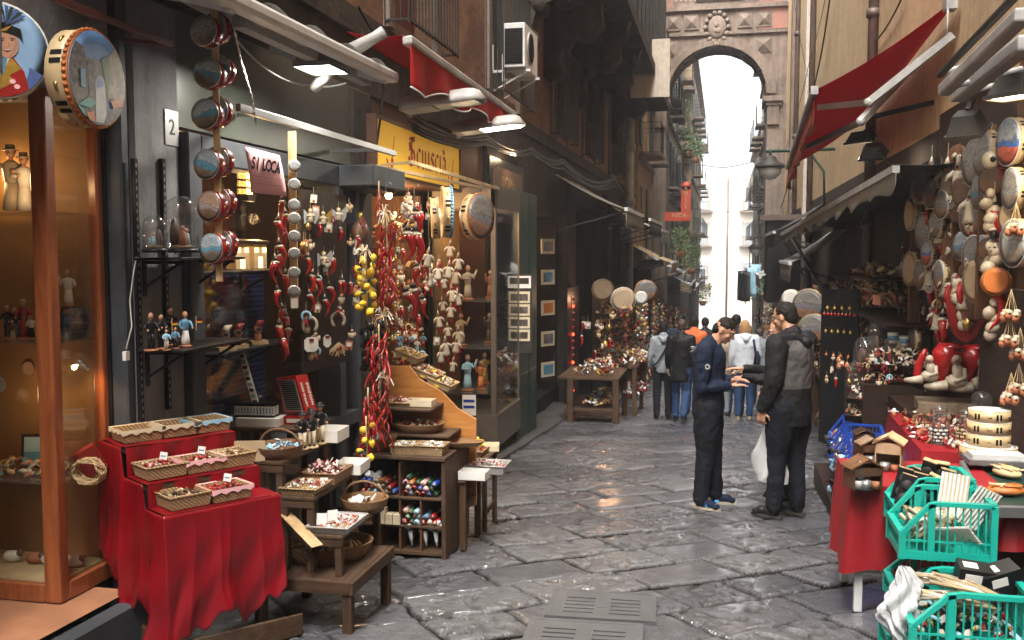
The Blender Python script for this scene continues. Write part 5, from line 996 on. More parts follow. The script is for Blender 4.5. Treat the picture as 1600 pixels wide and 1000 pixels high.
garland('chili_garland','leaning red pepper garland on the left side of the lower one',at(575,620,X=-2.2),at(575,620,X=-2.2).z-at(573,700,X=-2.2).z,34,chili,'chili',.03,1.15,group='red pepper garlands')
garland('lemon_garland','garland of yellow toy lemons with green leaves',at(572,402,X=-2.4),at(572,402,X=-2.4).z-at(572,495,X=-2.4).z,20,lemon,'lemon',.055,1.15,leaf=True)
garland('lemon_garland','few lemons with green leaves at the foot of the red pepper garland',at(572,665,X=-2.15),.28,7,lemon,'lemon',.04,1,leaf=True)
garland('fruit_garland','garland of glossy black fruits hanging below the lemons',at(582,505,X=-2.35),at(582,505,X=-2.35).z-at(582,578,X=-2.35).z,26,blackfruit,'fruit',.06,1.25)
r=random.Random(5)
def bow(p,lab,s=1):
    m=MB()
    for i in range(16):
        a=r.uniform(0,6.28);L_=.07*s*r.uniform(.6,1.2);m.path([(0,0,0),(cos(a)*L_*.6,r.uniform(-.02,.02),sin(a)*L_*.6+.01),(cos(a)*L_,r.uniform(-.03,.03),sin(a)*L_-.03)],.004*s,'straw' if i%3 else 'white',4)
    thing('raffia_bow',lab,'bow',p,mesh=m,group='raffia bows on the garlands')
bow(at(600,332,X=-2.3),'pale raffia bow on top of the red pepper garland');bow(at(598,492,X=-2.28),'pale raffia bow above the black fruits');bow(at(568,392,X=-2.36),'pale raffia bow on top of the lemons',.8);bow(at(600,590,X=-2.2),'pale raffia bow halfway down the lower red peppers',.9)
# big red horn dolls
def bighorn(p,s,lab,rz=.4,k='red',ry=0): return thing('big_horn',lab,'horn ornament',p,(0,ry,rz),'large red horn ornaments under the yellow sign',s,cached('bighorn'+k,lambda:horn_mb(.2,k)))
hk(at(647,300,X=-2.5),'holding the large red horn figure');bighorn(at(649,335,X=-2.5),1.15,'large red horn figure with white collar at the top of its string');bighorn(at(649,368,X=-2.5),1.5,'fattest red horn with a white cap in the middle of its string');bighorn(at(637,366,X=-2.55),1.3,'red horn partly hidden behind the fattest one')
for i,(px,py,s) in enumerate(((636,460,1.1),(646,455,1.3),(655,465,1.25),(652,420,.9),(661,470,.9))): bighorn(at(px,py,X=-2.48+.02*i),s,['red horn at the left of the hanging bunch','red horn in the middle of the hanging bunch','red horn right of the middle of the bunch','single red horn above the hanging bunch','small red horn at the far right of the bunch'][i],.4+i,ry=-.3+.15*i)
# tambourines under the sign
tambourine(at(706,331,Y=8.6),.235,(.93,.35,0),'skinwhite','drumwood','seablue',.4,'large pale tambourine with a blue scalloped rim under the yellow sign','tambourines hung under the yellow sign',zig=True)
tambourine(at(686,340,Y=9.0),.2,(.93,.3,.05),'skinhide','drumwood','drumwood',.4,'tambourine half hidden behind the blue rimmed one','tambourines hung under the yellow sign')
tambourine(at(752,338,Y=9.3),.235,(.93,-.36,0),'paint_dark','drumwood','orange',.42,'large tambourine with a dark painting hung nearest the glass cabinet','tambourines hung under the yellow sign')
dm=cached('doll',lambda:doll_mb());r=random.Random(12)
D_=[(703,395),(716,415),(700,428),(711,437),(684,430),(694,445),(707,465),(692,480),(704,490),(716,470),(686,505),(700,520),(712,545),(697,548),(689,560),(707,575),(716,530),(668,410),(672,440)]
for i,(px,py) in enumerate(D_): thing('cloth_doll','small cream clothed doll with a red horn tail in the hanging strings left of the glass cabinet','doll',at(px,py,X=-2.75+U_(-.05,.05)),(0,U_(-.15,.15),.6+U_(-.5,.5)),'cloth dolls with red horn tails',U_(1.0,1.6),dm)
for i in range(26):
    px,py=U_(612,628),U_(330,560);thing('charm','tiny gilt and ivory charm in the curtain of charms behind the red peppers','charm',at(px,py,X=-2.72+U_(-.05,.05)),(0,0,U_(0,6)),'tiny gilt charms behind the red peppers',U_(.8,1.3),cached('charm%d'%(i%3),lambda:MB().ell((0,0,0),(.014,.012,.02),['gold','ivory','card'][i%3],7).ell((0,0,.025),.011,'ivory',6).tube((0,0,.03),(0,0,.07),.001,'straw',4)))
for px,py,rr in ((563,345,.07),): m=MB();m.ell((0,0,0),(.07,.07,.1),'brown',14);m.path([(0,0,.1),(0,0,.16)],[.02,.01],'gold',7);thing('dark_urn','dark egg shaped ornament behind the raffia bow','ornament',at(px,py+18,X=-2.8),mesh=m)
# ================================================================ tables and stands on the left
def folds(k): return k
# ---- stepped stand under a red satin cloth
rd=V((.55,.835,0)).normalized();sd_=V((rd.y,-rd.x,0))       # row direction, step direction (into the street)
T1=at(165,690,Y=4.28);L1=.56
steps=[]
P1=V((T1.x,T1.y,T1.z));z1=at(165,688,Y=4.28).z;P2=P1+sd_*.27;z2=at(232,747,Y=P2.y).z;P3=P1+sd_*.5;z3=at(282,797,Y=P3.y).z
st=thing('stepped_stand','rough wooden stepped stand hidden under the red satin cloth','stand')
for p,z,w in ((P1,z1,.26),(P2,z2,.23),(P3,z3,.18)):
    m=MB();c=p+sd_*w/2+rd*L1/2;m.T=Matrix.Translation((c.x,c.y,z-.02))@Matrix.Rotation(atan2(sd_.y,sd_.x),4,'Z');m.box((0,0,0),(w,L1,.02),'oldwoody');put('shelf_board',m,st)
gA,gB,gC=at(222,988),at(440,975),at(420,1000)
for p,zt_ in ((P1+sd_*.06+rd*.05,z1),(P1+sd_*.06+rd*.5,z1),(P3+sd_*.13+rd*.06,z3),(P3+sd_*.13+rd*.5,z3)):
    m=MB();m.beam((p.x,p.y,gz(p.y)),(p.x,p.y,zt_-.035),.05,.04,'oldwood');bevel(put('leg',m,st),.004)
for a,b_ in ((P1+sd_*.0+rd*.02,P3+sd_*.2+rd*.02),(P3+sd_*.2+rd*.02,P3+sd_*.2+rd*.7)):
    m=MB();a=V((a.x,a.y,gz(a.y)+.06));b_=V((b_.x,b_.y,gz(b_.y)+.06));m.beam(a,b_,.02,.11,'oldwoodx');bevel(put('base_board',m,st),.004)
# cloth: follows the steps then falls; profile in (s along step dir, z)
W3=.5+.28
def cloth(name,lab,prof,L0,L1_,hem,seed,near=True):
    "prof: list of (s,z) from back to the street side; falls to hem on the street side and on the near end"
    r=random.Random(seed);e=thing(name,lab,'cloth')
    m=MB();N=60
    ln=[0]
    for a,b_ in zip(prof,prof[1:]): ln.append(ln[-1]+hypot(b_[0]-a[0],b_[1]-a[1]))
    def P(t):
        for i in range(len(prof)-1):
            if t<=ln[i+1]+1e-9: q=(t-ln[i])/(ln[i+1]-ln[i]);return (prof[i][0]+(prof[i+1][0]-prof[i][0])*q,prof[i][1]+(prof[i+1][1]-prof[i][1])*q)
        return prof[-1]
    return e,P,ln[-1]
e=thing('red_cloth','creased red satin cloth draped over the stepped basket stand at the left','cloth')
pm('satin',(.2,.001,.006),.33,var=.12,ns=2,bs=.55,bscale=2.2,stretch=(9,9,1.6),rv=.06)
o3=P1
def W(s,l,z): q=o3+sd_*s+rd*l;return V((q.x,q.y,z))
e3=.5+.19
m=MB()
ed=.012
# tops and risers (slightly sagging)
m.grid(lambda u,v:W(-.02+.29*u,-.01+(L1+.03)*v,z1+.004+ed*.3*sin(7*u+9*v)),12,16,'satin')
m.grid(lambda u,v:W(.27+.004+.012*sin(v*24+u),-.01+(L1+.03)*v,z1+.004-(z1-z2)*u),6,30,'satin')
m.grid(lambda u,v:W(.275+.23*u,-.01+(L1+.03)*v,z2+.004),8,16,'satin')
m.grid(lambda u,v:W(.5+.006+.012*sin(v*20+1),-.01+(L1+.03)*v,z2+.004-(z2-z3)*u),6,30,'satin')
m.grid(lambda u,v:W(.505+.195*u,-.01+(L1+.03)*v,z3+.004),8,16,'satin')
q=put('top',m,e)
def hang(fn_top,out,drop,seed,amp=.03,freq=17,k='satin',nu=90,nv=24,flare=.1):
    "falling cloth from a top line, with folds growing to the hem"
    def g(u,v):
        p=fn_top(u);o=out(u);d=drop(u)
        fz=sin(u*freq+seed)*.6+sin(u*freq*2.3+seed*2)*.3+sin(u*freq*.45+seed*3)*.5
        a=amp*(v**.8)*fz+flare*v*.5+.01;t=V((-o.y,o.x,0))
        return p+o*(a+.012*sin(v*9+u*14)*v)+t*(sin(v*3+u*9+seed)*.018*v)+V((0,0,-d*v))
    m=MB();m.grid(g,nu,nv,k);return m
# near end (facing the camera): along s, top height steps
def topz(s): return z1 if s<.262 else (z2 if s<.498 else z3)
def near_top(u):
    s=-.02+(e3+.025)*u;zz=z1 if s<.25 else (z1+(z2-z1)*min(1,(s-.25)/.03) if s<.49 else z2+(z3-z2)*min(1,(s-.49)/.03));return W(s,-.012,zz+.004)
H0=lambda x,y:gz(y)
def hemdrop(u):
    z=near_top(u).z;hem=at(150,880,Y=4.3).z+(at(380,985,Y=4.1).z-at(150,880,Y=4.3).z)*u**1.1
    hem+=.05*sin(u*11+.5)+.03*sin(u*29);hem=hem-(.06 if u>.85 else 0);return z-max(hem,gz(4)+.03)
side_top=lambda u:W(e3+.01,-.012+(L1+.03)*u,z3+.004)
LT=e3+L1+.02;uc=e3/LT
def top_(u):
    if u<uc: return near_top(u/uc)
    return side_top((u-uc)/(1-uc))
def out_(u):
    k=min(1,max(0,(u-uc+.05)/.1));k=k*k*(3-2*k);a=-pi/2*(1-k);return (sd_*cos(a)+rd*sin(a)).normalized()
def hem_(u):
    z=top_(u).z
    if u<uc: hem=at(150,875,Y=4.3).z+(gz(4)+.1-at(150,875,Y=4.3).z)*(u/uc)**1.2
    else: hem=gz(4)+.1+.16*(u-uc)/(1-uc)
    return z-max(gz(4)+.03,hem+.05*sin(u*19+.5)+.035*sin(u*43)+.012*sin(u*97))
def drape(u,v):
    p=top_(u);o=out_(u);d=hem_(u);w=u*LT
    def rg(x): return 1-2*abs(sin(x))**.7
    fz=rg(w*9.5+.4)*.6+rg(w*17.7+1.1+.5*v)*.3+sin(w*31+2*v)*.14
    a=.042*(v**.75)*fz+.05*v*.55+.012+.01*sin(v*13+w*21)*v;t=V((-o.y,o.x,0))
    return p+o*a+t*(.02*sin(v*4+w*9)*v)+V((0,0,-d*v-.004*(v>0)))
m=MB();m.grid(drape,300,40,'satin');put('drop',m,e)
for o in e.children: 
    if 'drop' in o.name: o.modifiers.new('s','SOLIDIFY').thickness=.003
BK=[(0,.13,.11,'wicklight','cream',None,'empty cream lined basket at the near end of the top red step'),(0,.13,.31,'wicklight','cream',None,'cream lined basket between the other two on the top red step'),(0,.13,.48,'wicklight','skyblue',None,'pale blue lined basket at the far end of the top red step'),
(1,.12,.11,'wicklight','wicklight',['red','red','red','ivory'],'unlined basket full of red peppers on the middle red step'),(1,.12,.31,'wicklight','pink',['red','reddark','ivory'],'pink lined basket of red charms on the middle red step'),(1,.12,.48,'wicklight','wicklight',['straw','card','brown'],'basket with brown bits at the far end of the middle red step'),
(2,.09,.13,'wicklight','wicklight',['brown','darkwall','card'],'almost empty basket at the near end of the lowest red step'),(2,.1,.34,'wicklight','pink',['red','reddark'],'pink lined basket with few red charms on the lowest red step')]
for i,(lv,s,l,k,lin,fill,lab) in enumerate(BK):
    base=[(-.0,z1),(.27,z2),(.5,z3)][lv];p=W(base[0]+s,l,base[1]+.01)
    fs=dict(fsh='stick',fn=70,fs=.012,fh=.035) if fill and 'red' in fill else dict(fsh='box',fn=12,fs=.014,fh=.01)
    basket(p,lab,.155,.185,.062,atan2(sd_.y,sd_.x),k,None if lin==k else lin,fill,'red pepper charms heaped in the '+lab.split(' on ')[0] if fill and 'red' in fill else 'few small brown things in the '+' '.join(lab.split()[:4]) if fill else None,card=('basket of red peppers' if i==3 else 'pink basket, middle step' if i==4 else 'pink basket on the lowest step' if i==7 else None),seed=i)
# ---- old wooden stepped bench
def leg(p,zt_,e,w=.045,k='oldwood'): m=MB();m.beam((p[0],p[1],gz(p[1])),(p[0],p[1],zt_),w,w,k,(0,1,0));return bevel(put('leg',m,e),.004)
def board(e,x0,x1,y0,y1,z,t=.025,k='oldwoody',nm='board'): m=MB();m.bx(x0,x1,y0,y1,z-t,z,k);return bevel(put(nm,m,e),.005)
sb=thing('stepped_bench','weathered brown wooden stepped bench carrying baskets in front of the shop window','bench')
yn,yf=4.52,5.12;xr=-1.84;zl=at(540,908,Y=yn).z;xl=at(425,900,Y=yn).x-.1
board(sb,xl,xr,yn,yf,zl,.02);
for a in ((xl,xr,yn-.02,yn),(xl,xr,yf,yf+.02)): m=MB();m.bx(*a,zl-.07,zl-.002,'oldwoodx');bevel(put('apron',m,sb),.003)
m=MB();m.bx(xr,xr+.02,yn-.02,yf+.02,zl-.07,zl-.002,'oldwoody');bevel(put('apron',m,sb),.003)
for p in ((xr-.02,yn+.02),(xr-.02,yf-.02),(xl+.03,yn+.02),(xl+.03,yf-.02)): leg(p,zl-.022,sb,.05)
lv=[]
for (pxn,pyn,pxw) in (((533,838),0,482),((495,775),0,437),((440,722),0,402)):
    pass
S2=[(at(483,835,Y=4.56).x,at(535,840,Y=4.56).x,at(535,838,Y=4.56).z),(at(435,778,Y=4.6).x,at(492,782,Y=4.6).x,at(492,777,Y=4.6).z),(at(396,722,Y=4.62).x,at(442,727,Y=4.62).x,at(442,722,Y=4.62).z)]
for i,(a,b_,z) in enumerate(S2):
    y0=4.56+.03*i;board(sb,a,b_,y0,y0+.62,z,.022)
    m=MB();m.bx(a+.01,b_-.005,y0+.005,y0+.02,z-.06,z-.024,'oldwoodx');put('apron',m,sb)
    for yy in (y0+.03,y0+.58):
        for xx in ((b_-.03,),(b_-.03,a+.03))[i>0]: m=MB();m.beam((xx,yy,zl+.001),(xx,yy,z-.024),.038,.038,'oldwood',(0,1,0));bevel(put('post',m,sb),.003)
g_='wares on the old wooden bench'
def onstep(i,px,dy=.1): 
    y=4.56+.03*i+dy;a,b_,z=S2[i];p=at(px,600,Y=y);return V((min(max(p.x,a+.02),b_-.02),y,z+.001))
sw=['ivory','white','red','ivory','white','reddark','pink']
mid=lambda i:(S2[i][0]+S2[i][1])/2
# lowest step
basket(V((mid(0)+.0,4.72,S2[0][2])),'flat cardboard tray of red wrapped sweets with price cards on the lower bench step',.2,.26,.035,0,'greyaw',None,['red','red','white','pink','orange','ivory'],'red and white wrapped sweets in the cardboard tray',fsh='mix',fn=90,fs=.013,fh=.03,seed=3,name='tray')
basket(V((mid(0)+.02,5.06,S2[0][2])),'round handled basket with white parcels on the lower bench step',.22,.2,.07,0,'wick',None,['white','paper','ivory'],'white folded parcels in the round handled basket',roundish=True,handle=True,fsh='box',fn=26,fs=.028,fh=.03,seed=4)
basket(V((mid(1)-.0,4.72,S2[1][2])),'low light basket of small sweets at the near end of the middle bench step',.18,.2,.035,0,'wicklight',None,sw,'small white and red sweets in the low light basket',fsh='mix',fn=60,fs=.012,fh=.035,seed=5)
basket(V((mid(1)+.0,4.98,S2[1][2])),'heaped basket of pink and white sweets in the middle of the bench',.2,.22,.06,0,'wick',None,sw,'pink and white sweets heaped in the middle bench basket',fsh='mix',fn=120,fs=.014,fh=.07,seed=6)
basket(V((mid(2)+.0,4.76,S2[2][2])),'oval brown basket with a looped handle and blue cards on the top bench step',.2,.24,.06,0,'wickdark',None,['skyblue','white','paper','seablue'],'blue and white cards in the oval brown basket',roundish=True,handle=True,fsh='box',fn=24,fs=.026,fh=.04,seed=7)
basket(V((-2.12,4.85,zl)),'large shallow wicker basket with a broken rim under the bench steps',.42,.3,.09,.4,'wick',None,['straw','card','brown'],'brown straw lining in the large shallow wicker basket',roundish=True,fsh='stick',fn=50,fs=.03,fh=.04,seed=8)
def wbox(p,lab,w,d,h,rz,k='white',grp=None,open_=True,name='box'):
    m=MB()
    if open_:
        for a in ((-w/2,w/2,-d/2,-d/2+.003),(-w/2,w/2,d/2-.003,d/2),(-w/2,-w/2+.003,-d/2,d/2),(w/2-.003,w/2,-d/2,d/2)): m.bx(*a,0,h,k)
        m.bx(-w/2,w/2,-d/2,d/2,0,.003,k)
    else: m.bx(-w/2,w/2,-d/2,d/2,0,h,k)
    return thing(name,lab,'box',p,(0,0,rz),grp,1,m)
wbox(V((mid(1)+.07,5.2,S2[1][2]+.001)),'open white carton at the far end of the middle bench step',.16,.2,.06,.1,grp='white cartons on the bench')
wbox(V((mid(2)+.1,5.24,S2[2][2]+.001)),'open white carton with a red scrawl at the far end of the top bench step',.14,.2,.07,.05,grp='white cartons on the bench')
for i,(px,py) in enumerate(((503,812),(520,803),(775/1,0))):
    if py: m=MB();m.box((0,0,.03),(.055,.002,.06),'paper',(-.15,0,0));p=at(px,py,Y=4.64+.07*i);p.z=S2[0][2]+.03;thing('price_card','white price card standing at the '+['left','right'][i]+' of the red sweet tray','price card',p,(0,0,.2+i*.5),'price cards on the bench',1,m)
m=MB();m.box((0,0,.025),(.04,.002,.05),'paper',(-.2,0,0));thing('price_card','white price card in front of the low light basket','price card',V((mid(1)+.06,4.82,S2[1][2])),(0,0,.3),'price cards on the bench',1,m)
# four waiter figurines
for i in range(4):
    p=V((mid(2)+.05+.03*(i%2),4.94+.058*i,S2[2][2]+.001));p.x=min(p.x,S2[2][1]-.0)
    fig(p,['black','second','third','farthest'][i]+(' tailcoated figurine with bowler hat nearest the blue card basket' if i==0 else ' tailcoated figurine with a bowler hat in the row of four' if i<3 else ' and largest tailcoated figurine with a bowler hat in the row of four'),'tailcoated figurines in a row of four',.5,cat='figurine',robe='cream',top='black',h=.215 if i<3 else .24,hat='black',base='straw',arm=(-1,0))
m=MB();p=V((S2[2][0]-.02,4.62,S2[2][2]));m.box((0,0,.05),(.16,.012,.11),'card',(-.15,0,.3));thing('wood_panel','thin light wood panel leaning at the near end of the top bench step','wood panel',p,mesh=m)
# plank leaning
m=MB();m.beam(at(405,765,Y=4.75),at(495,858,Y=4.5),.07,.014,'darkwood',(0,0,1));m.beam(at(406,763,Y=4.74)+V((0,0,.008)),at(496,856,Y=4.49)+V((0,0,.008)),.07,.004,'pine',(0,0,1));thing('leaning_plank','thin plank with a pale edge leaning between the red cloth and the old bench','plank',mesh=m)
# ---- back stool with cartons of lighters
bs=thing('wooden_stool','dark wooden stool behind the bench carrying lighters and playing cards','stool');zs_=at(400,668,Y=5.35).z;xa,xb=at(348,668,Y=5.35).x,at(450,668,Y=5.35).x+.12
board(bs,xa,xb,5.35,5.75,zs_,.025,'oldwoodx','seat')
for x in (xa+.04,(xa+xb)/2,xb-.04):
    for y in (5.38,5.72): leg((x,y),zs_-.026,bs,.045)
for z in (zs_-.28,): m=MB();m.bx(xa,xb,5.36,5.38,z,z+.06,'oldwoodx');put('stretcher',m,bs)
wbox(V((at(405,660,Y=5.42).x,5.45,zs_+.001)),'closed white carton under the rack of lighters',.27,.16,.05,.1,'white',None,False)
lt=thing('lighter_rack','rack of black and white printed lighters standing on the white carton','lighters',V((at(398,655,Y=5.42).x,5.45,zs_+.053)),(0,0,.1));m=MB();m.bx(-.13,.13,-.05,.05,0,.012,'black');put('tray',m,lt)
lm=cached('lighter',lambda:MB().bx(-.008,.008,-.008,.008,0,.055,'white').bx(-.004,.004,-.0085,-.008,.01,.045,'seablue').bx(-.008,.008,-.008,.008,.056,.072,'black'))
for j in range(3):
    for i in range(13): put('lighter',lm,lt,(-.12+i*.02,-.035+j*.03,.012))
m=MB();M=Matrix.Translation(at(395,655,Y=5.6))@Matrix.Rotation(.0,4,'Z');a,b_=at(377,552,Y=5.62),at(400,632,Y=5.5);m.beam((0,0,0),a-b_,.045,.006,'white',(0,1,0))
for i in range(9): m.box((a-b_)*((i+.5)/9)+V((0,-.006,0)),(.03,.003,.02),'skyblue' if i%2 else 'iron',(0,.1,0))
thing('card_display','tall narrow white display strip with printed pictures leaning above the lighters','display strip',b_,mesh=m)
# red playing-card box
cb_=thing('card_box','red playing card display box lettered CARTE DA GIOCO NAPOLETANE','box');A_,B_,C_=at(432,590,Y=5.6),at(462,587,Y=5.55),at(478,645,Y=5.5);Dn=at(444,645,Y=5.55)
dy=V((.035,.09,0))
def q4(m,a,b_,c,d,k): m.add([a,b_,c,d],[(0,1,2,3)],k)
m=MB();E1,F1=B_+dy,C_+dy;E0,F0=A_+dy,Dn+dy;m.add([A_,B_,C_,Dn,E0,E1,F1,F0],[(0,3,2,1),(4,5,6,7),(0,1,5,4),(1,2,6,5),(2,3,7,6),(3,0,4,7)],'red');put('case',m,cb_)
m=MB();M4=lambda u,v:A_.lerp(B_,u).lerp(Dn.lerp(C_,u),v)+V((.001,-.004,0));q4(m,M4(.1,.1),M4(.9,.1),M4(.9,.95),M4(.1,.95),'greyaw')
for i in range(15): v=.13+i*.055;m.beam(M4(.14,v)+V((0,-.003,0)),M4(.86,v)+V((0,-.003,0)),.003,.009,'iron')
put('card_slots',m,cb_)
sx_=lambda v,t:(B_.lerp(C_,v)).lerp(E1.lerp(F1,v),t)
for s_,t in (('CARTE DA GIOCO',.28),('NAPOLETANE',.78)):
    c=sx_(.52,t);up=(B_-C_).normalized();xx=up;yy=-(dy.normalized());M=frame(c+V((.003,-.003,0)),xx,yy);text('lettering',s_,'white',.021 if t<.5 else .026,M,cb_,.92,.0008,.0006)
m=MB();m.bx(0,.2,0,.12,0,.05,'red');m.bx(.02,.12,-.002,0,.012,.036,'white');thing('flat_card_box','flat red card box lying under the tall card display','box',V((at(440,668,Y=5.45).x,5.48,zs_+.001)),(0,0,.1),mesh=m)
# ---- compartment chest
ch=thing('pigeonhole_chest','brown wooden pigeonhole chest with rolled wares in its compartments','chest');yc=6.12
x0,x1=at(560,870,Y=yc).x,at(690,875,Y=yc).x;zt_=at(700,722,Y=yc).z;zb_=gz(yc)+.0;dp=.62;t=.022
def bb(nm,*a,k='brownboard'): m=MB();m.bx(*a,k);return bevel(put(nm,m,ch),.003)
bb('side_panel',x1-.0,x1+.03,yc,yc+dp,zb_,zt_,k='oldwood');bb('side_panel',x0-.03,x0,yc,yc+dp,zb_,zt_,k='oldwood');bb('top',x0-.03,x1+.03,yc-.01,yc+dp,zt_+.001,zt_+.026,k='oldwoodx');bb('back',x0,x1,yc+dp-.02,yc+dp,zb_,zt_,k='darkwall');bb('base',x0,x1,yc,yc+dp-.02,zb_+.02,zb_+.045,k='oldwoodx')
H_=zt_-zb_;w4=(x1-x0)/4
zz=[zb_+.045,zb_+H_*.33,zb_+H_*.62,zt_]
for z in zz[1:3]: bb('shelf_board',x0,x1,yc+.005,yc+dp-.02,z-.018,z,k='oldwoodx')
for i in (1,2,3):
    for a,b_ in zip(zz,zz[1:]):
        if i==2 or a<zz[1]+.1: bb('divider',x0+w4*i-.007,x0+w4*i+.007,yc+.01,yc+dp-.02,a,b_-.019)
cols=['red','skyblue','white','green','seablue','orange','cream','reddark','blue','pink']
r=random.Random(2)
NM=dict(skyblue='pale blue',seablue='grey blue',reddark='dark red')
def rolls(x,z,w,n,lab,palette=cols):
    c=cached('roll',lambda:MB().tube((0,0,0),(0,.16,0),.019,'wares',10));per=int(w/.042);k=0;row=0
    while k<n:
        for i in range(per-(row%2)):
            if k>=n: break
            kk=r.choice(palette);mm=cached('roll'+kk,lambda:MB().tube((0,0,0),(0,.16,0),.019,kk,10).lathe([(0,-.003),(.013,-.002),(.013,0)],'cream',8,M=Matrix.Rotation(pi/2,3,'X')))
            thing('candy_roll',f'{NM.get(kk,kk)} roll, {ORD[i]} from the left, {ORD[row]} row up, {lab}','candy roll',V((x+.024+i*.042+(row%2)*.021,yc+.01+r.uniform(0,.03),z+.02+row*.036)),(0,0,r.uniform(-.06,.06)),'rolled candies in the pigeonhole chest',1,mm);k+=1
        row+=1
rolls(x0+.01,zz[2],w4*2-.02,16,'upper left compartment');rolls(x0+w4*2+.01,zz[2],w4*2-.02,18,'upper right compartment');rolls(x0+w4*2+.01,zz[1],w4*2-.02,14,'middle right compartment')
for i in range(7): wbox(V((x0+w4+.02+(i%3)*.055,yc+.03,zz[1]+.001+(i//3)*.036)),f'small pale soap box in the chest, {ORD[i%3]} from the left, {ORD[i//3]} row up',.05,.07,.034,0,'cream','soap boxes in the chest',False)
for i,x in enumerate((x0+w4*2.4,x0+w4*3.1,x0+w4*3.6,x0+w4*.6)):
    m=MB();rr=random.Random(i);z=(zz[0] if i<3 else zz[2])+(.16 if i<3 else .1)
    for j in range(10): m.ell((rr.uniform(-.05,.05),rr.uniform(-.03,.03),rr.uniform(-.03,.04)),(rr.uniform(.015,.035),.02,rr.uniform(.012,.03)),'plastic_clear',5,(rr.random(),rr.random(),rr.random()))
    if i<3: m.path([(0,0,-.03),(.01,0,-.14)],[.02,.006],'plastic_clear',5)
    thing('cellophane_packet',['cellophane packet at the left in the lowest chest row','cellophane packet in the middle of the lowest chest row','cellophane packet at the right in the lowest chest row','crumpled cellophane packet in the upper left chest compartment'][i],'packet',(x,yc+.06,z),mesh=m,group='cellophane packets in the chest')
ty=zt_+.027
basket((x0+.1,yc+.16,ty),'round woven basket heaped with white wrapped sweets at the left on the chest',.2,.2,.09,0,'wickdark',None,['white','ivory','pink'],'white wrapped sweets in the round woven basket',roundish=True,fsh='mix',fn=110,fs=.014,fh=.06,seed=11)
basket((x0+.31,yc+.12,ty),'square wicker basket with white packets in the middle of the chest top',.17,.15,.06,.1,'wicklight',None,['white','paper','ivory'],'white packets in the square wicker basket on the chest',fsh='mix',fn=60,fs=.016,fh=.04,seed=12)
basket((x1-.1,yc+.12,ty),'wicker basket with white packets nearest the chest corner',.18,.15,.065,0,'wicklight',None,['white','paper','ivory'],'white packets in the wicker basket at the chest corner',fsh='mix',fn=60,fs=.016,fh=.04,seed=13)
basket((x1-.02,yc+.42,ty),'flat round wicker tray leaning behind the chest baskets',.34,.28,.03,0,'wick',None,None,None,roundish=True,tilt=(-.1,0))
# ---- stepped display with curved plywood side
cs=thing('stepped_display','stepped display rack with a curved orange plywood side panel','display rack')
yp0=6.75
ol=[(640,572),(655,592),(690,612),(715,638),(744,655),(744,790),(700,800),(600,800),(600,572)]
pts3=[at(x,y,Y=yp0) for x,y in ol];m=MB();n=len(pts3);vs=[p for p in pts3]+[p+V((0,.022,0)) for p in pts3]
m.add(vs,[tuple(range(n)),tuple(range(n,2*n))[::-1]]+[(i,n+i,n+(i+1)%n,(i+1)%n) for i in range(n)],'orangewood');bevel(put('side_panel',m,cs),.002)
lev=[(at(600,628,Y=6.5).x,at(678,640,Y=6.5).x,at(640,636,Y=6.5).z),(at(600,672,Y=6.4).x,at(700,675,Y=6.4).x,at(640,680,Y=6.4).z)]
for i,(a,b_,z) in enumerate(lev):
    m=MB();m.bx(a,b_,6.42,6.745,z-.018,z,'oldwoodx');bevel(put('shelf_board',m,cs),.003);m=MB();m.bx(a,a+.03,6.5,6.745,ty+.0,z-.019,'oldwood');put('post',m,cs)
wbox(V((lev[0][0]+.26,6.56,lev[0][2]+.001)),'long pale open box at the end of the upper display step',.2,.12,.05,0,'cream')
basket(V((lev[0][0]+.08,6.56,lev[0][2]+.001)),'low box of red and white charms on the upper display step',.2,.12,.025,0,'card',None,['red','white','reddark','pink'],'red and white charms on the upper display step',fsh='mix',fn=60,fs=.013,fh=.05,seed=20,name='tray')
basket(V((lev[1][0]+.2,6.56,lev[1][2]+.001)),'oval wicker basket with lacy white edge on the lower display step',.32,.24,.06,0,'wick',None,['white','ivory','red'],'white lace packets in the oval wicker basket',roundish=True,fsh='mix',fn=70,fs=.016,fh=.04,seed=21)
# slanted tray rising to the shop with coloured cards
for i,(px,py,lab) in enumerate(((640,560,'upper'),(668,588,'middle'),(690,603,'lower'))):
    p=at(px,py,Y=7.1);basket(p,f'slanted wooden tray of small toys behind the plywood panel, {lab} one',.17,.22,.05,0,'card',None,['red','white','ivory','gold','yellow'],f'small red and white toys in the {lab} slanted tray',fsh='mix',fn=70,fs=.014,fh=.05,seed=30+i,name='tray',tilt=(0,.35),group='slanted trays behind the plywood panel')
    m=MB();m.box((0,-.115,.03),(.035,.003,.05),'yellow',(0,.35,0));thing('price_tag',f'yellow price tag on the {lab} slanted tray','price tag',p,mesh=m,group='yellow tags on the slanted trays')
for i in range(5): 
    p=at(625+i*9,545+(i%2)*8,Y=7.25);fig(p,'tiny painted player figurine in the row above the slanted trays','tiny player figurines above the trays',.5,robe=['seablue','white','black','skyblue','red'][i],top=['seablue','black','skyblue','white','seablue'][i],h=.13,arm=(-1,0),base='green')
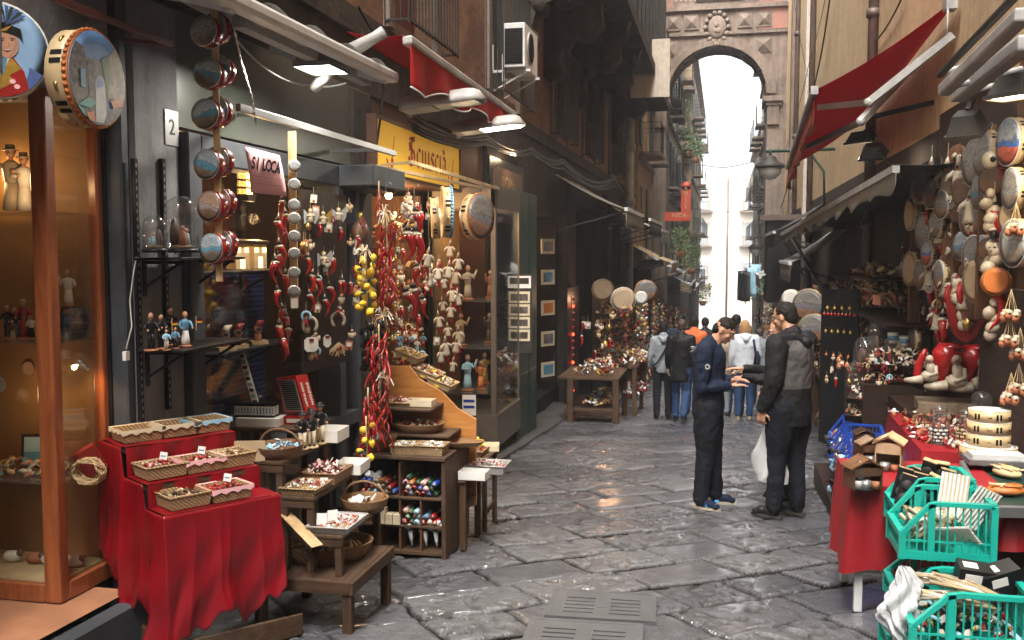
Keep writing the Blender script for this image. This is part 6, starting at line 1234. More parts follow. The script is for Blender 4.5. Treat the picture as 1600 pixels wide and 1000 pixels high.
# ---- side table to the right of chest
stb=thing('side_table','small weathered table beside the plywood panel at the edge of the alley','table');za=at(735,735,Y=6.7).z;zb2=at(770,712,Y=7.1).z
xa,xb=x1+.04,at(740,735,Y=6.7).x
board(stb,xa,xb+.02,6.38,6.95,za,.022,'oldwoody','top');
for p in ((xa+.03,6.42),(xb-.02,6.9)): leg(p,za-.024,stb)
m=MB();m.beam((xa+.03,6.42,za-.22),(xb-.02,6.9,za-.22),.02,.05,'oldwoody');put('stretcher',m,stb)
stb2=thing('side_table','taller farther little table with two legs at the alley edge','table');xb2=at(778,712,Y=7.35).x
board(stb2,xb-.12,xb2,6.98,7.4,zb2,.022,'oldwoody','top');leg((xb2-.03,7.03),zb2-.024,stb2,.035);leg((xb2-.03,7.36),zb2-.024,stb2,.035);m=MB();m.beam((xb2-.03,7.05,gz(7)+.14),(xb2-.03,7.34,gz(7)+.14),.02,.04,'oldwoody');put('stretcher',m,stb2)
wbox(V((xa+.1,6.46,za+.001)),'open white carton of brown powdery sweets on the small side table',.2,.14,.06,0)
basket(V((xa+.13,6.7,za+.001)),'grey wire basket lined with white paper on the small side table',.28,.2,.06,0,'greyaw',None,['white','red','ivory','pink'],'red and white sweets in the grey wire basket',fsh='mix',fn=90,fs=.014,fh=.045,seed=40)
basket(V((xb2-.17,7.12,zb2+.001)),'low basket of red charms on the taller side table',.22,.2,.04,0,'wicklight',None,['red','red','ivory','yellow'],'red charms in the low basket on the taller side table',fsh='mix',fn=70,fs=.014,fh=.04,seed=41)
wbox(V((xb2-.06,7.3,zb2+.001)),'pale carton at the far corner of the taller side table',.16,.14,.05,.2,'cream')
for i in range(5): m=MB();m.box((0,0,.03),(.05,.003,.06),'yellow',(-.9,.2,0));thing('price_tag',['yellow price tag leaning leftmost over the red charms','second yellow price tag over the red charms','middle yellow price tag over the red charms','fourth yellow price tag over the red charms','rightmost yellow price tag over the red charms'][i],'price tag',V((xb2-.28+i*.045,7.2,zb2+.05+.02*(i%2))),(0,0,.3*i-.6),'yellow tags over the red charms',1,m)
# ================================================================ right side
def table_cloth(name,lab,pts,ztop,hem,seed,k='redcloth',amp=.02,sides=None,cat='cloth',fr=16):
    "cloth over a rectangular table: pts = 4 corners (x,y) going round; falls on the sides listed"
    e=thing(name,lab,cat);c=[V((x,y,ztop)) for x,y in pts];m=MB()
    m.grid(lambda u,v:c[0].lerp(c[1],u).lerp(c[3].lerp(c[2],u),v)+V((0,0,.004*sin(u*13)*sin(v*9))),14,10,k);put('top',m,e)
    run=[];cen=sum(c,V((0,0,0)))/4
    for i in sides: run.append((c[i],c[(i+1)%4]))
    Ls=[(b-a).length for a,b in run];T=sum(Ls);outs=[]
    for a,b in run:
        d=(b-a).normalized();o=V((d.y,-d.x,0));o=o if o.dot((a+b)/2-cen)>0 else -o;outs.append(o)
    def tp(u):
        w=u*T
        for i,L in enumerate(Ls):
            if w<=L+1e-9 or i==len(Ls)-1:
                o=outs[i].copy();rr=.06
                if i<len(Ls)-1 and L-w<rr: o=outs[i].lerp(outs[i+1],.5*(1-(L-w)/rr))
                if i>0 and w<rr: o=outs[i].lerp(outs[i-1],.5*(1-w/rr))
                return run[i][0].lerp(run[i][1],min(1,w/L)),o.normalized(),u*T
            w-=L
    def g(u,v):
        p,o,w=tp(u);h=hem(p) if callable(hem) else hem;d=p.z-h-.02*sin(w*7+seed)-.015*sin(w*17);rg=lambda x:1-2*abs(sin(x))**.8
        return p+o*(.006+amp*v**.8*(rg(w*fr/2+seed)*.7+.4*sin(w*fr*1.7+seed))+.04*v)+V((0,0,-d*v))
    m=MB();m.grid(g,160,20,k);q=put('drop',m,e);return e
# near table under red cloth (model houses stand on it)
zt1=at(1332,758,Y=5.62).z
nt=thing('trestle_table','white legged trestle table under the red cloth nearest on the right','table')
xa,xb,ya,yb_=at(1332,758,Y=5.62).x,1.45,5.62,6.35
m=MB();m.bx(xa,xb,ya,yb_,zt1-.03,zt1-.004,'oldwoody');put('top',m,nt)
for p in ((xa+.05,ya+.05),(xb-.05,ya+.05),(xa+.05,yb_-.05)): leg(p,zt1-.031,nt,.045,'plasticwhite')
m=MB();m.bx(xa+.05,xb-.05,ya+.04,ya+.07,gz(ya)+.22,gz(ya)+.3,'plasticwhite');put('stretcher',m,nt)
table_cloth('red_cloth','red cloth with small creases over the near right trestle table',[(xa,ya),(xb+.1,ya),(xb+.1,yb_),(xa,yb_)],zt1,gz(ya)+.24,1.0,sides=[3,0],amp=.02)
# long back table with red cloth
xc0,xc1,yc0,yc1=1.12,2.05,6.9,11.2;zt2=at(1440,705,Y=7.0).z
xc0=at(1440,710,Y=7.0).x;xf=at(1388,645,Z=zt2)
lt2=thing('long_table','long table under the bright red cloth on the right','table');m=MB();m.add([(xc0,7.0,zt2-.03),(2.1,7.0,zt2-.03),(2.1,xf.y,zt2-.03),(xf.x,xf.y,zt2-.03)],[(0,1,2,3)],'oldwood');put('top',m,lt2);leg((xc0+.1,7.1),zt2-.04,lt2);leg((xf.x+.1,xf.y-.1),zt2-.04,lt2);leg((2.0,7.1),zt2-.04,lt2)
table_cloth('red_cloth','bright red cloth over the long table that carries the stone lanterns',[(xc0,7.0),(2.08,7.0),(2.08,xf.y),(xf.x,xf.y)],zt2,lambda p:zt2-.42,2.0,sides=[3,0],amp=.012)
# counter at far right under tray
xd=at(1545,790,Y=5.5).x
table_cloth('red_cloth','red cloth on the front counter below the metal tray at the right edge',[(xd+.05,5.35),(2.1,5.35),(2.1,6.5),(xd+.05,6.5)],at(1560,780,Y=5.5).z-.03,gz(5.5)+.5,3.0,sides=[3,0],amp=.03)
ct=thing('counter','dark wooden counter under the metal tray at the right edge','counter');m=MB();m.bx(xd+.1,2.1,5.45,6.45,gz(6),at(1560,780,Y=5.5).z-.04,'darkwood');put('body',m,ct)
tr=thing('metal_tray','shallow grey metal tray with a green mat holding masks, at the right edge','tray',(0,0,0));A_,B_=at(1503,722,Y=6.3),at(1540,793,Y=5.4);zt3=A_.z
B_=at(1542,793,Z=zt3);A_=at(1503,722,Z=zt3);C_=B_+V((.75,.12,0));Dd=A_+V((.75,.12,0))
m=MB();m.add([A_+V((0,0,-.03)),B_+V((0,0,-.03)),C_+V((0,0,-.03)),Dd+V((0,0,-.03))],[(0,1,2,3)],'greenpaint');put('mat',m,tr)
m=MB()
for a,b_ in ((A_,B_),(B_,C_),(A_,Dd)): m.beam(a+V((0,0,-.02)),b_+V((0,0,-.02)),.03,.06,'zinc')
bevel(put('rim',m,tr),.004)
r=random.Random(8)
for i,(u,v,c_,lab) in enumerate(((.2,.35,'orange','shiny orange gold paper mask lying at the near end of the metal tray'),(.5,.15,'skyblue','pale blue painted mask at the front of the metal tray'),(.55,.5,'skyblue','pale blue and pink painted mask in the middle of the metal tray'),(.85,.3,'ivory','ivory painted mask at the right of the metal tray'),(.3,.75,'straw','straw coloured ornament at the back of the metal tray'))):
    p=B_.lerp(C_,u)+(A_-B_)*v;m=MB();m.ell((0,0,0),(.1,.065,.03),c_,14)
    for j in range(16): m.path([(r.uniform(-.09,.09),r.uniform(-.05,.05),.02+.01*r.random()),(r.uniform(-.09,.09),r.uniform(-.05,.05),.03)],.006,r.choice([c_,'cream','pink' if c_=='skyblue' else 'gold']),5)
    thing('paper_mask',lab,'mask',p+V((0,0,.0)),(0,0,.5*i),'masks in the metal tray',1,m)
for i,(k_,lab) in enumerate((('plasticwhite','white plastic lid box on the stacked metal boxes behind the tray'),)):
    p=at(1560,705,Y=6.2);m=MB();m.box((0,0,0),(.34,.2,.03),'zinc');m.box((0,0,.03),(.3,.14,.03),k_,(0,0,.03));thing('box_stack',lab,'box stack',V((p.x,6.25,zt3+.03)),mesh=m)
# stack of unpainted tambourines
x_,y_=at(1548,720,Y=6.55).x,6.62
zz=at(1548,722,Y=6.5).z
for i,(rr,h) in enumerate(((.17,.085),(.17,.01),(.13,.075),(.13,.075),(.125,.075))):
    if i==1: continue
    zb=zz+[0,0,.09,.168,.246][i]
    tambourine((x_+.0,y_,zb+h),rr,(0,.02,1),'skinwhite','drumwood','skinwhite',h/rr,['wider pale tambourine at the bottom of the stack behind the metal tray',None,'second pale tambourine from the bottom of the stack','second pale tambourine from the top of the stack','topmost pale tambourine of the stack behind the tray'][i],'stack of pale tambourines')
# glass domed stone lanterns on the long table
def lantern(px,py,h,lab,rr=.06,cage=True,stone='greyaw'):
    p=at(px,py,Z=zt2+.01);e=thing('stone_lantern',lab,'lantern',p,(0,0,0),'domed stone lanterns on the long table')
    m=MB();m.lathe([(rr*.95,0),(rr*.95,.1),(rr*.8,.1),(rr*.8,.02),(0,.02)],'iron',18)
    for k in range(4):
        for j in range(10):
            a=2*pi*(j+.5*(k%2))/10;m.ell((rr*cos(a),rr*sin(a),.013+k*.025),(rr*.26,rr*.33,.0125),stone,6,(0,0,a))
    put('stone_ring',m,e)
    put('dome',cached(f'dgl{rr}{h}',lambda:MB().lathe([(rr*.85,.1),(rr*.85,h-rr*.6),(rr*.6,h-rr*.2),(0,h)],'dome',18)),e)
    if cage:
        m=MB()
        for j in range(4): a=pi/4+pi/2*j;m.tube((rr*1.25*cos(a),rr*1.25*sin(a),0),(rr*1.25*cos(a),rr*1.25*sin(a),h*.85),.004,'brown',5)
        m.path([(rr*1.25*cos(pi/4+pi/2*j),rr*1.25*sin(pi/4+pi/2*j),h*.85) for j in (0,1,2,3,0)],.004,'brown',5);m.lathe([(rr*1.5,-.01),(rr*1.5,0),(0,0)],'iron',16);put('cage',m,e)
    m=MB();m.lathe([(.02,.02),(.014,.12),(0,.15)],'terracotta',8);m.ell((0,0,.16),.014,'skin',7);put('figure',m,e);return e
lantern(1467,690,.27,'caged stone well lantern with a glass dome, leftmost on the long red table')
lantern(1508,690,.24,'brown stone basket lantern with a small glass dome right of the leftmost',.055,True,'card')
lantern(1532,678,.33,'stone well lantern with the widest glass dome on the long red table',.085,False)
lantern(1578,660,.3,'tall thin glass dome at the back of the long table near the drum stack',.055,False)
lantern(1598,668,.26,'glass dome at the photo edge on the long red table',.06,False)
r=random.Random(21)
for i,(px,py) in enumerate(((1432,668),(1447,673),(1438,655),(1455,660))):
    p=at(px,py,Z=zt2+.004);m=MB();m.ell((0,0,.008),(.06,.04,.012),'iron',10)
    for j in range(3): x=-.03+j*.03;m.lathe([(.012,.01),(.009,.05),(0,.055)],r.choice(['terracotta','straw','brown']),7,(x,0,0));m.ell((x,0,.063),.008,'skin2',6)
    m.ell((.0,.02,.05),(.03,.01,.05),'wickdark',8)
    thing('nativity_group','little dark nativity group on an oval base, '+['front left of the four','front right of the four','back left of the four','back right of the four'][i],'nativity group',p,(0,0,.4),'small nativity groups on the long table',1,m)
w=thing('wares','heap of small white and red ornaments at the far end of the long red table','wares',V((xf.x+.35,xf.y-.75,zt2)),(0,0,0),mesh=heap(.7,1.5,.07,['ivory','white','red','reddark','terracotta'],220,.035,'mix',9));w['kind']='stuff'
# model stable houses on the near table
def house(p,w,d,h,rz,lab,roof='straw',wall='card'):
    e=thing('model_house',lab,'model house',p,(0,0,rz),'model stables on the near red table');m=MB()
    m.bx(-w/2,-w/2+.008,-d/2,d/2,0,h,wall);m.bx(w/2-.008,w/2,-d/2,d/2,0,h,wall);m.bx(-w/2,w/2,d/2-.008,d/2,0,h,wall);m.bx(-w/2,w/2,-d/2,-d/2+.008,h*.62,h,wall);m.bx(-w/2,w/2,-d/2,d/2,0,.006,'brown');put('wall',m,e)
    m=MB()
    for s_ in (-1,1): m.box((s_*w*.28,0,h+w*.14),(w*.72,d*1.15,.01),roof,(0,s_*.5,0))
    for i in range(9): m.beam((-w*.6,-d*.57+i*d*.14,h+.02-.02),(0.0,-d*.57+i*d*.14,h+w*.3),.006,.004,'wickdark')
    put('roof',m,e)
    m=MB();m.lathe([(.03,0),(.03,.05),(.024,.05),(.024,.02),(0,.02)],'zinc',12,(-w*.1,-d*.55,.004));m.lathe([(.018,.0),(.022,.04),(0,.04)],'terracotta',10,(w*.25,-d*.5,.004));put('well',m,e);return e
house(at(1352,768,Z=zt1)+V((.0,.1,0)),.17,.12,.12,.35,'open brown model stable with a little stone well at the near table corner','wickdark','brown')
house(at(1395,740,Z=zt1)+V((0,.12,0)),.15,.15,.17,-.3,'tall model house with a slatted straw roof behind the teal crates')
house(at(1362,728,Z=zt1)+V((0,.1,0)),.13,.11,.12,.2,'mossy brown model hut behind the near model stable','burlap','brown')
house(at(1342,718,Z=zt1)+V((.03,.06,0)),.1,.1,.16,.1,'small dark model hut farthest back on the near table','darkwood','brown')
m=MB();m.lathe([(.04,0),(.045,.05),(.04,.05),(0,.02)],'greyaw',12);m.ell((0,0,.1),(.035,.035,.06),'dome',10);thing('toy_well','toy grey stone well with a glass top in front of the model stable','toy well',at(1343,765,Z=zt1)+V((0,.02,.003)),mesh=m)
# ---- plastic crates
def crate(p,w,d,h,rz,k,lab,grp,scoop=True,name='plastic_crate'):
    "open plastic basket; front (street) end lower; slatted walls made of real bars"
    e=thing(name,lab,'crate',p,(0,0,rz),grp);t=.014
    m=MB();m.bx(0,w,0,d,0,.012,k)
    def wall(a,b_,hs):   # a,b base points, hs heights at both ends
        n=max(3,int((V(b_)-V(a)).length/.032));A,B=V(a),V(b_);dd=(B-A).normalized()
        for i in range(n+1):
            q=A.lerp(B,i/n);hh=hs(i/n);m.beam(q,q+V((0,0,hh)),.007,.007,k,(dd.y,-dd.x,0) if abs(dd.x)+abs(dd.y)>0 else (0,1,0))
        for z in (.33,.66):
            if min(hs(0),hs(1))>z*h: m.beam(A+V((0,0,z*h)),B+V((0,0,z*h)),.008,.009,k)
        N=10
        for i in range(N): q0,q1=A.lerp(B,i/N)+V((0,0,hs(i/N))),A.lerp(B,(i+1)/N)+V((0,0,hs((i+1)/N)));m.beam(q0,q1,.03,.02,k)
        m.beam(A+V((0,0,.02)),B+V((0,0,.02)),.014,.04,k)
    lo=.45*h if scoop else h
    prof=lambda u:lo+(h-lo)*min(1,u/.32) if scoop else h
    wall((0,0,0),(w,0,0),prof);wall((0,d,0),(w,d,0),prof);wall((w,0,0),(w,d,0),lambda u:h);wall((0,0,0),(0,d,0),lambda u:lo)
    for x,y,hh in ((0,0,lo),(0,d,lo),(w,0,h),(w,d,h),(w*.32,0,h),(w*.32,d,h)): m.beam((x,y,0),(x,y,hh),.03,.03,k,(0,1,0))
    put('basket',m,e);return e
g_='teal crates at the right edge'
def cr(px,py,Y,w,d,h,rz,lab,k='teal',g=g_):
    p=at(px,py,Y=Y);return p,crate(p,w,d,h,rz,k,lab,g)
pA,cA=cr(1408,872,4.75,.4,.34,.27,-.0,'teal plastic crate of fans and cords in the middle of the near crates')
pB,cB=cr(1425,1020,4.3,.47,.34,.27,0,'teal plastic crate at the bottom right corner holding wrapped bundles and black boxes')
pC,cC=cr(1400,830,5.2,.36,.3,.28,0,'teal plastic crate of black cased castanets behind the other near crates')
pD,cD=cr(1400,955,4.85,.4,.3,.22,0,'teal plastic crate low behind the bottom right one')
pE,cE=cr(1390,1040,4.6,.36,.25,.3,0,'teal plastic crate partly hidden at the lower left of the crate pile')
r=random.Random(31)
def put_in(p,w,d,z,n,mk,name,lab,cat,grp,rots):
    for i in range(n):
        thing(name,lab(i) if callable(lab) else lab,cat,p+V((r.uniform(.12,.88)*w,r.uniform(.12,.88)*d,z+r.uniform(0,.05))),rots(i),grp,1,mk(i))
for i in range(9):
    m=cached('castanet',lambda:MB().box((0,0,0),(.07,.03,.17),'black').box((0,0,.087),(.072,.032,.006),'pine').ell((0,-.02,.03),(.028,.01,.028),'iron',10).ell((0,-.02,-.04),(.028,.01,.028),'iron',10))
    thing('castanet_case','black wooden jingle clapper with a pale top edge, standing in the rear teal crate','clapper',pC+V((.05+(i%5)*.062,.06+(i//5)*.1,.22+r.uniform(-.02,.05))),(r.uniform(-.3,.3),r.uniform(.1,.5),r.uniform(-.5,0)),'black clappers in the rear teal crate',1,m)
for i in range(4):
    def fanmb():
        m=MB();n=14
        for j in range(n): m.box(((j-n/2)*.009,.004*(j%2),.1),(.0088,.006,.2),'cream' if j%2 else 'white',(0,0,.5*(1 if j%2 else -1)))
        return m
    thing('pleated_fan',['upright pleated cream paper fan leaning at the back of the middle teal crate','pleated cream paper fan tilted right in the middle teal crate','pleated cream paper fan lying low in the middle teal crate','short pleated fan at the right side of the middle teal crate'][i],'paper fan',pA+V(((.26,.32,.16,.34)[i],(.2,.16,.1,.2)[i],(.16,.13,.08,.1)[i])),((-.2,.3,1.2,.2)[i],(.15,.45,.8,.6)[i],.3*i),'pleated fans in the middle teal crate',1.05,cached('pfan',fanmb))
m=MB()
for j in range(30): a=r.uniform(0,6);m.path([(r.uniform(.03,.26),r.uniform(.04,.28),r.uniform(.03,.22)) for _ in range(3)],.011,r.choice(['cream','ivory','straw','white']),5)
q=thing('wares','tangle of cream cords and paper slats filling the middle teal crate','wares',pA,mesh=m);q['kind']='stuff'
for i in range(3):
    m=MB();L_=.3
    for j in range(14): m.path([(-.15,r.uniform(-.03,.03),r.uniform(-.02,.02)),(0,r.uniform(-.04,.04),r.uniform(-.02,.03)),(.15,r.uniform(-.02,.02),0)],.007,'straw' if j%3 else 'ivory',5)
    m.ell((0,0,0),(.17,.045,.035),'glass',10)
    thing('wrapped_bundle',['plastic wrapped straw bundle across the top of the corner teal crate','second wrapped straw bundle left in the corner teal crate','wrapped pale bundle lying under the others in the corner teal crate'][i],'bundle',pB+V(((.24,.18,.2)[i],(.12,.2,.1)[i],.26-.05*(i==2))),(0,.12,(-.35,.2,0)[i]),'wrapped bundles in the corner crate',1,m)
for i in range(2):
    m=MB();m.box((0,0,0),(.16,.1,.12),'black');m.box((-.02,-.051,.02),(.07,.002,.04),'paper');m.box((-.03,0,.0605),(.06,.05,.002),'paper');thing('black_box',['black carton with a white label at the back of the corner teal crate','black carton with a white label leaning right in the corner teal crate'][i],'box',pB+V(((.3,.4)[i],.24,.27)),(.2,(.1,-.3)[i],.2*i),'black cartons in the corner crate',1,m)
q=thing('wares','coloured beads and small toys low inside the corner teal crate','wares',pB+V((.23,.16,.02)),mesh=heap(.4,.28,.18,['red','ivory','white','green','gold','black','skyblue'],150,.025,'mix',3));q['kind']='stuff'
q=thing('wares','dark small things inside the low rear teal crate','wares',pD+V((.2,.15,.02)),mesh=heap(.34,.26,.14,['black','iron','steel','ivory'],80,.025,'mix',4));q['kind']='stuff'
def cb(u,v):
    a=2*pi*u;w=(.02+.05*sin(min(1,v*1.3)*pi*.8))*(1+.25*sin(a*4+v*14)+.18*sin(a*9-v*23));return V((w*cos(a)+.02*sin(v*9),w*.7*sin(a),-.42*v))
m=MB();m.grid(cb,48,40,'plastic_clear',False);thing('plastic_bag','crumpled clear plastic bag hanging on the left of the teal crates','plastic bag',at(1412,885,Y=4.45),mesh=m)
# blue crates by the men
for i,(px,py,Y) in enumerate(((1296,705,9.6),(1300,725,8.9),(1308,745,8.2),(1318,765,7.6))):
    p=at(px,py,Y=Y);e=crate(p+V((0,0,-.05)),.42,.45,.34,-.1,'blue','blue plastic crate in the row behind the near red table, '+['farthest of the four','third from the camera','second from the camera','nearest of the four'][i],'blue crates on the right')
    q=thing('wares','small brown and silver wares in the blue crate, '+['farthest','third','second','nearest'][i]+' in its row','wares',p+V((.2,.2,0)),mesh=heap(.38,.38,.2,['terracotta','steel','ivory','brown','skyblue','reddark'],60,.035,'mix',50+i));q['kind']='stuff'
cs_=thing('crate_stand','low dark stand carrying the blue crates','stand');m=MB();p0=at(1322,770,Y=7.4);m.bx(p0.x+.0,p0.x+.5,7.4,9.9,gz(8)-.1,at(1296,712,Y=9.6).z-.14,'darkwood');put('body',m,cs_)
q=thing('wares','dangling tools and toys on the street side of the blue crates','wares',V((p0.x-.02,8.2,-.2)),(0,pi/2,0),mesh=heap(.5,1.3,.1,['black','steel','iron','skyblue','reddark'],70,.04,'mix',61));q['kind']='stuff'
# black panel with necklaces
bp=thing('jewellery_panel','tall black panel with rows of small red and gold necklaces','display panel');a,b_,c=at(1284,452,Y=12.0),at(1342,452,Y=11.4),at(1342,640,Y=11.4);H=a.z-at(1284,690,Y=12).z
m=MB();m.beam((a+b_)/2-V((0,0,H/2)),(a+b_)/2-V((0,0,H/2))+V((0,0,.001)),.1,.1,'black');m=MB();d=b_-a;m.add([a,b_,b_-V((0,0,H)),a-V((0,0,H)),a+V((.02,.04,0)),b_+V((.02,.04,0)),b_+V((.02,.04,-H)),a+V((.02,.04,-H))],[(0,3,2,1),(4,5,6,7),(0,1,5,4),(1,2,6,5),(2,3,7,6),(3,0,4,7)],'black');put('board',m,bp)
for row,(v,n,k_) in enumerate(((.12,4,'gold'),(.16,9,'red'),(.27,5,'gold'),(.42,4,'orange'))):
    for i in range(n): 
        m=cached('neck'+k_,lambda:MB().ell((0,0,0),(.022,.01,.024),k_,7).tube((0,0,.02),(0,0,.06),.003,'gold',4))
        put('pendant',m,bp,a+d*((i+.8)/(n+1))+V((0,-.03,-H*v)),(0,0,0),.8)
# stall structure behind the goods
ss=thing('stall_front','dark wooden stall front and boards on the right wall','stall')
for y0,y1,z0,z1,k in ((5.2,6.95,-.2,3.1,'darkwood'),(6.95,7.6,.2,3.1,'brownboard'),(7.7,10.2,.3,3.0,'darkwood'),(10.3,12.6,-.3,2.6,'darkwall')): m=MB();m.bx(RX-.07,RX-.005,y0,y1,z0,z1,k);bevel(put('back_board',m,ss),.004)
for px,top,bot,Yv in ((1545,195,500,7.5),(1500,300,490,8.3),(1432,330,600,10.0)):
    a=at(px,top,Y=Yv);b_=at(px+18,bot,Y=Yv);m=MB();m.beam((a.x,Yv,a.z),(a.x,Yv,b_.z),.1,.05,'brownboard',(0,1,0));bevel(put('upright',m,ss),.005)
for z,y0,y1 in ((.95,9.6,12.4),(1.35,10.6,12.8)): m=MB();m.bx(1.5,2.05,y0,y1,z,z+.025,'darkwood');bevel(put('shelf_board',m,ss),.003)
m=MB();brick('lowbrick',(.06,.035,.025),(.04,.025,.02),(.03,.022,.018),6);m.bx(RX-.12,RX-.08,6.6,8.2,.0,1.4,'lowbrick');put('brick_panel',m,ss)
# hung goods wall
r=random.Random(77)
def fy(px,X=1.95): return at(px,392,X=X).y
tb=[(1466,430,.14,'paint_dark'),(1470,320,.13,'paint_dark'),(1500,385,.12,'paint_sea'),(1420,335,.17,'skinhide'),(1437,292,.17,'paint_dark'),(1420,420,.18,'skinhide'),(1436,430,.15,'paint_dark'),(1424,480,.0,''),(1418,435,.0,''),(1440,360,.18,'paint_pale'),(1455,300,.16,'paint_dark'),(1460,350,.14,'paint_pale'),(1452,365,.0,''),
(1520,255,.19,'paint_pale'),(1533,240,.18,'paint_pale'),(1517,340,.17,'paint_dark'),(1527,300,.15,'paint_sea'),(1520,400,.17,'paint_dark'),(1533,395,.14,'paint_sea'),(1574,222,.17,'paint_bright'),(1578,295,.15,'paint_pale'),(1572,340,.1,'skinhide'),(1582,380,.17,'paint_pale'),(1452,350,0,''),(1455,350,0,''),(1418,300,0,''),(1522,440,.17,'skinhide'),(1508,425,.0,''),(1425,530,.13,'paint_dark'),(1447,395,.13,'paint_bright')]
k=0
words={'skinhide':'plain hide','paint_dark':'dark painted','paint_pale':'pale painted','paint_sea':'blue grey painted','paint_bright':'bright blue painted'}
for px,py,rr,fc in tb:
    if not rr: continue
    k+=1;X=1.75 if px<1500 else 1.8;Y=fy(px,X);pos=at(px,py,Y=Y)
    side='on the far hanging board' if px<1480 else 'on the near hanging board';row='top' if py<280 else 'upper middle' if py<350 else 'lower middle' if py<410 else 'bottom'
    nb={1466:'fourth from left',1470:'fifth from left',1500:'innermost',1420:'leftmost',1437:'second from left',1436:'second from left',1440:'third from left',1455:'rightmost',1460:'rightmost',1447:'middle',1425:'low left',1520:'left',1533:'right',1517:'left',1527:'right',1574:'outermost',1578:'outermost',1572:'small outer',1582:'outermost',1522:'left'}[px]
    tambourine(pos,rr*.92,(-1,-.22+r.uniform(-.14,.14),0),fc,'drumwood','drumwood' if 'hide' in fc else 'skinwhite',.4,f'{words[fc]} tambourine {side}, {nb} in the {row} row','tambourines hung on the right stall',simple=True)
# masks, dolls, horns among them
mk_mask=lambda k1:cached('mask'+k1,lambda:MB().ell((0,0,0),(.06,.035,.075),k1,12).ell((-.022,-.03,.015),(.014,.01,.01),'black',6).ell((.022,-.03,.015),(.014,.01,.01),'black',6).path([(0,-.03,.02),(0,-.06,-.01),(0,-.035,-.02)],[.008,.014,.008],k1,6))
for i in range(46):
    px=r.choice([1450,1470,1476,1482,1490,1462,1497,1505,1512,1545,1553]) +r.uniform(-5,5);py=r.uniform(272,505);X=1.8;Y=fy(px,X);p=at(px,py,Y=Y);kd=i%4
    if kd==0: thing('hanging_doll','ivory cloth doll with a red horn tail among the tambourines on the right stall','doll',p,(0,0,-.8),'dolls among the right tambourines',r.uniform(1.6,2.4),dm)
    elif kd==1: thing('small_mask','small ivory carnival mask among the tambourines on the right stall','mask',p,(0,0,-.8),'masks among the right tambourines',r.uniform(.6,1),mk_mask('ivory'))
    elif kd==2: thing('horn_doll','red horn figure with a white collar hanging on the right stall','horn doll',p,(0,0,r.uniform(0,6)),'red horn figures on the right stall',r.uniform(1.2,2),hm)
    else: thing('wooden_plate','small brown wooden plate hanging between the tambourines on the right stall','plate',p,(pi/2,0,-.9),'brown plates on the right stall',r.uniform(.8,1.4),cached('plate',lambda:MB().lathe([(0,-.01),(.06,-.01),(.075,.0),(.06,.006),(0,.002)],'brown',16)))
# two long boards with ivory figures
for j,(px,py0,py1) in enumerate(((1492,225,335),(1493,340,440))):
    X=1.85;Y=fy(px,X);a,b_=at(px,py0,Y=Y),at(px,py1,Y=Y);e=thing('figure_board','long brown oval board set with small ivory figures, '+('upper' if j==0 else 'lower')+' of two','figure board',(a+b_)/2,(0,0,-.85),'oval boards on the right stall');m=MB();h=(a-b_).z
    m.ell((0,.02,0),(.15,.015,h/2),'brownboard',16);put('board',m,e);m=MB()
    for i in range(16): m.ell((r.uniform(-.09,.09),-.01,r.uniform(-.4,.4)*h),(.022,.015,.03),'ivory',6,(0,r.uniform(-1,1),0))
    put('relief',m,e)
p=at(1508,472,Y=fy(1508,1.8));m=MB();m.ell((0,0.03,0),(.17,.03,.28),'reddark',16);[m.ell((r.uniform(-.08,.08),-.01,r.uniform(-.18,.18)),(.03,.02,.045),r.choice(['ivory','red','ivory']),7) for i in range(18)];
q=thing('figure_board','red oval board crowded with white figures in the middle of the right stall','figure board',at(1506,478,Y=fy(1508,1.8)),(0,0,-.8),mesh=m)
p=at(1548,250,Y=7.0);m=MB();m.ell((0,0,0),.06,'ivory',12);m.ell((.05,-.03,.03),.025,'black',8);m.ell((0,-.055,0),.02,'black',8)
for i in range(5): m.ell((.06+.01*i,0,-.04-.03*i),(.025,.02,.025),'red',7)
m.tube((0,0,.06),(0,0,.25),.003,'straw',4);thing('puppet_head','ivory puppet head with black mask and red scarf hung on the plank','puppet',p,mesh=m)
for i,(px,py,lab) in enumerate(((1545,330,'white knotted cloth ornament under the puppet head'),(1550,395,'ivory and black pulcinella ornament above the brown drum'),(1550,500,'tall ivory doll at the foot of the plank'))):
    m=MB();[m.ell((r.uniform(-.03,.03),r.uniform(-.02,.02),z),(.045,.035,.05),'ivory',8,(r.random(),r.random(),0)) for z in np.arange(-.1,.1,.05)];m.ell((0,-.03,.12),(.03,.03,.035),'ivory' if i!=1 else 'black',8);thing('hanging_ornament',lab,'ornament',at(px,py,Y=7.1),mesh=m)
tambourine(at(1556,440,Y=7.0),.095,(-.35,-.93,0),'orange','orangewood','orangewood',.4,'small glossy orange brown drum hanging on the plank',None,simple=True)
thing('big_horn','glossy red horn hanging below the orange brown drum','horn ornament',at(1556,455,Y=7.05),(0,0,0),None,1.4,cached('bighornred',lambda:horn_mb(.2,'red')))
# bunches at far right
for i,(px,py,s) in enumerate(((1573,300+15,0),(1588,325,0),(1578,500,1),(1592,335+10,0),(1580,470-10,1),(1594,520,1),(1580,590,1),(1592,575,1),(1576,300,0))):
    if i in (0,8,3): continue
    p=at(px,py,Y=6.6);m=MB()
    for j in range(6): a=j*1.05;q=V((.035*cos(a),.035*sin(a),-.12-.015*(j%2)));m.tube((0,0,.03),q+V((0,0,.03)),.0015,'straw',4);m.ell(q,(.024,.024,.028),'terracotta',7);m.ell(q+V((0,-.0,.02)),(.022,.022,.016),'ivory',7);m.ell(q+V((0,-.015,.01)),.01,'black',5)
    thing('head_bunch','bunch of little terracotta heads with white caps hanging at the right edge','bunch of heads',p,(0,0,0),'bunches of heads at the right edge',1.1,m)
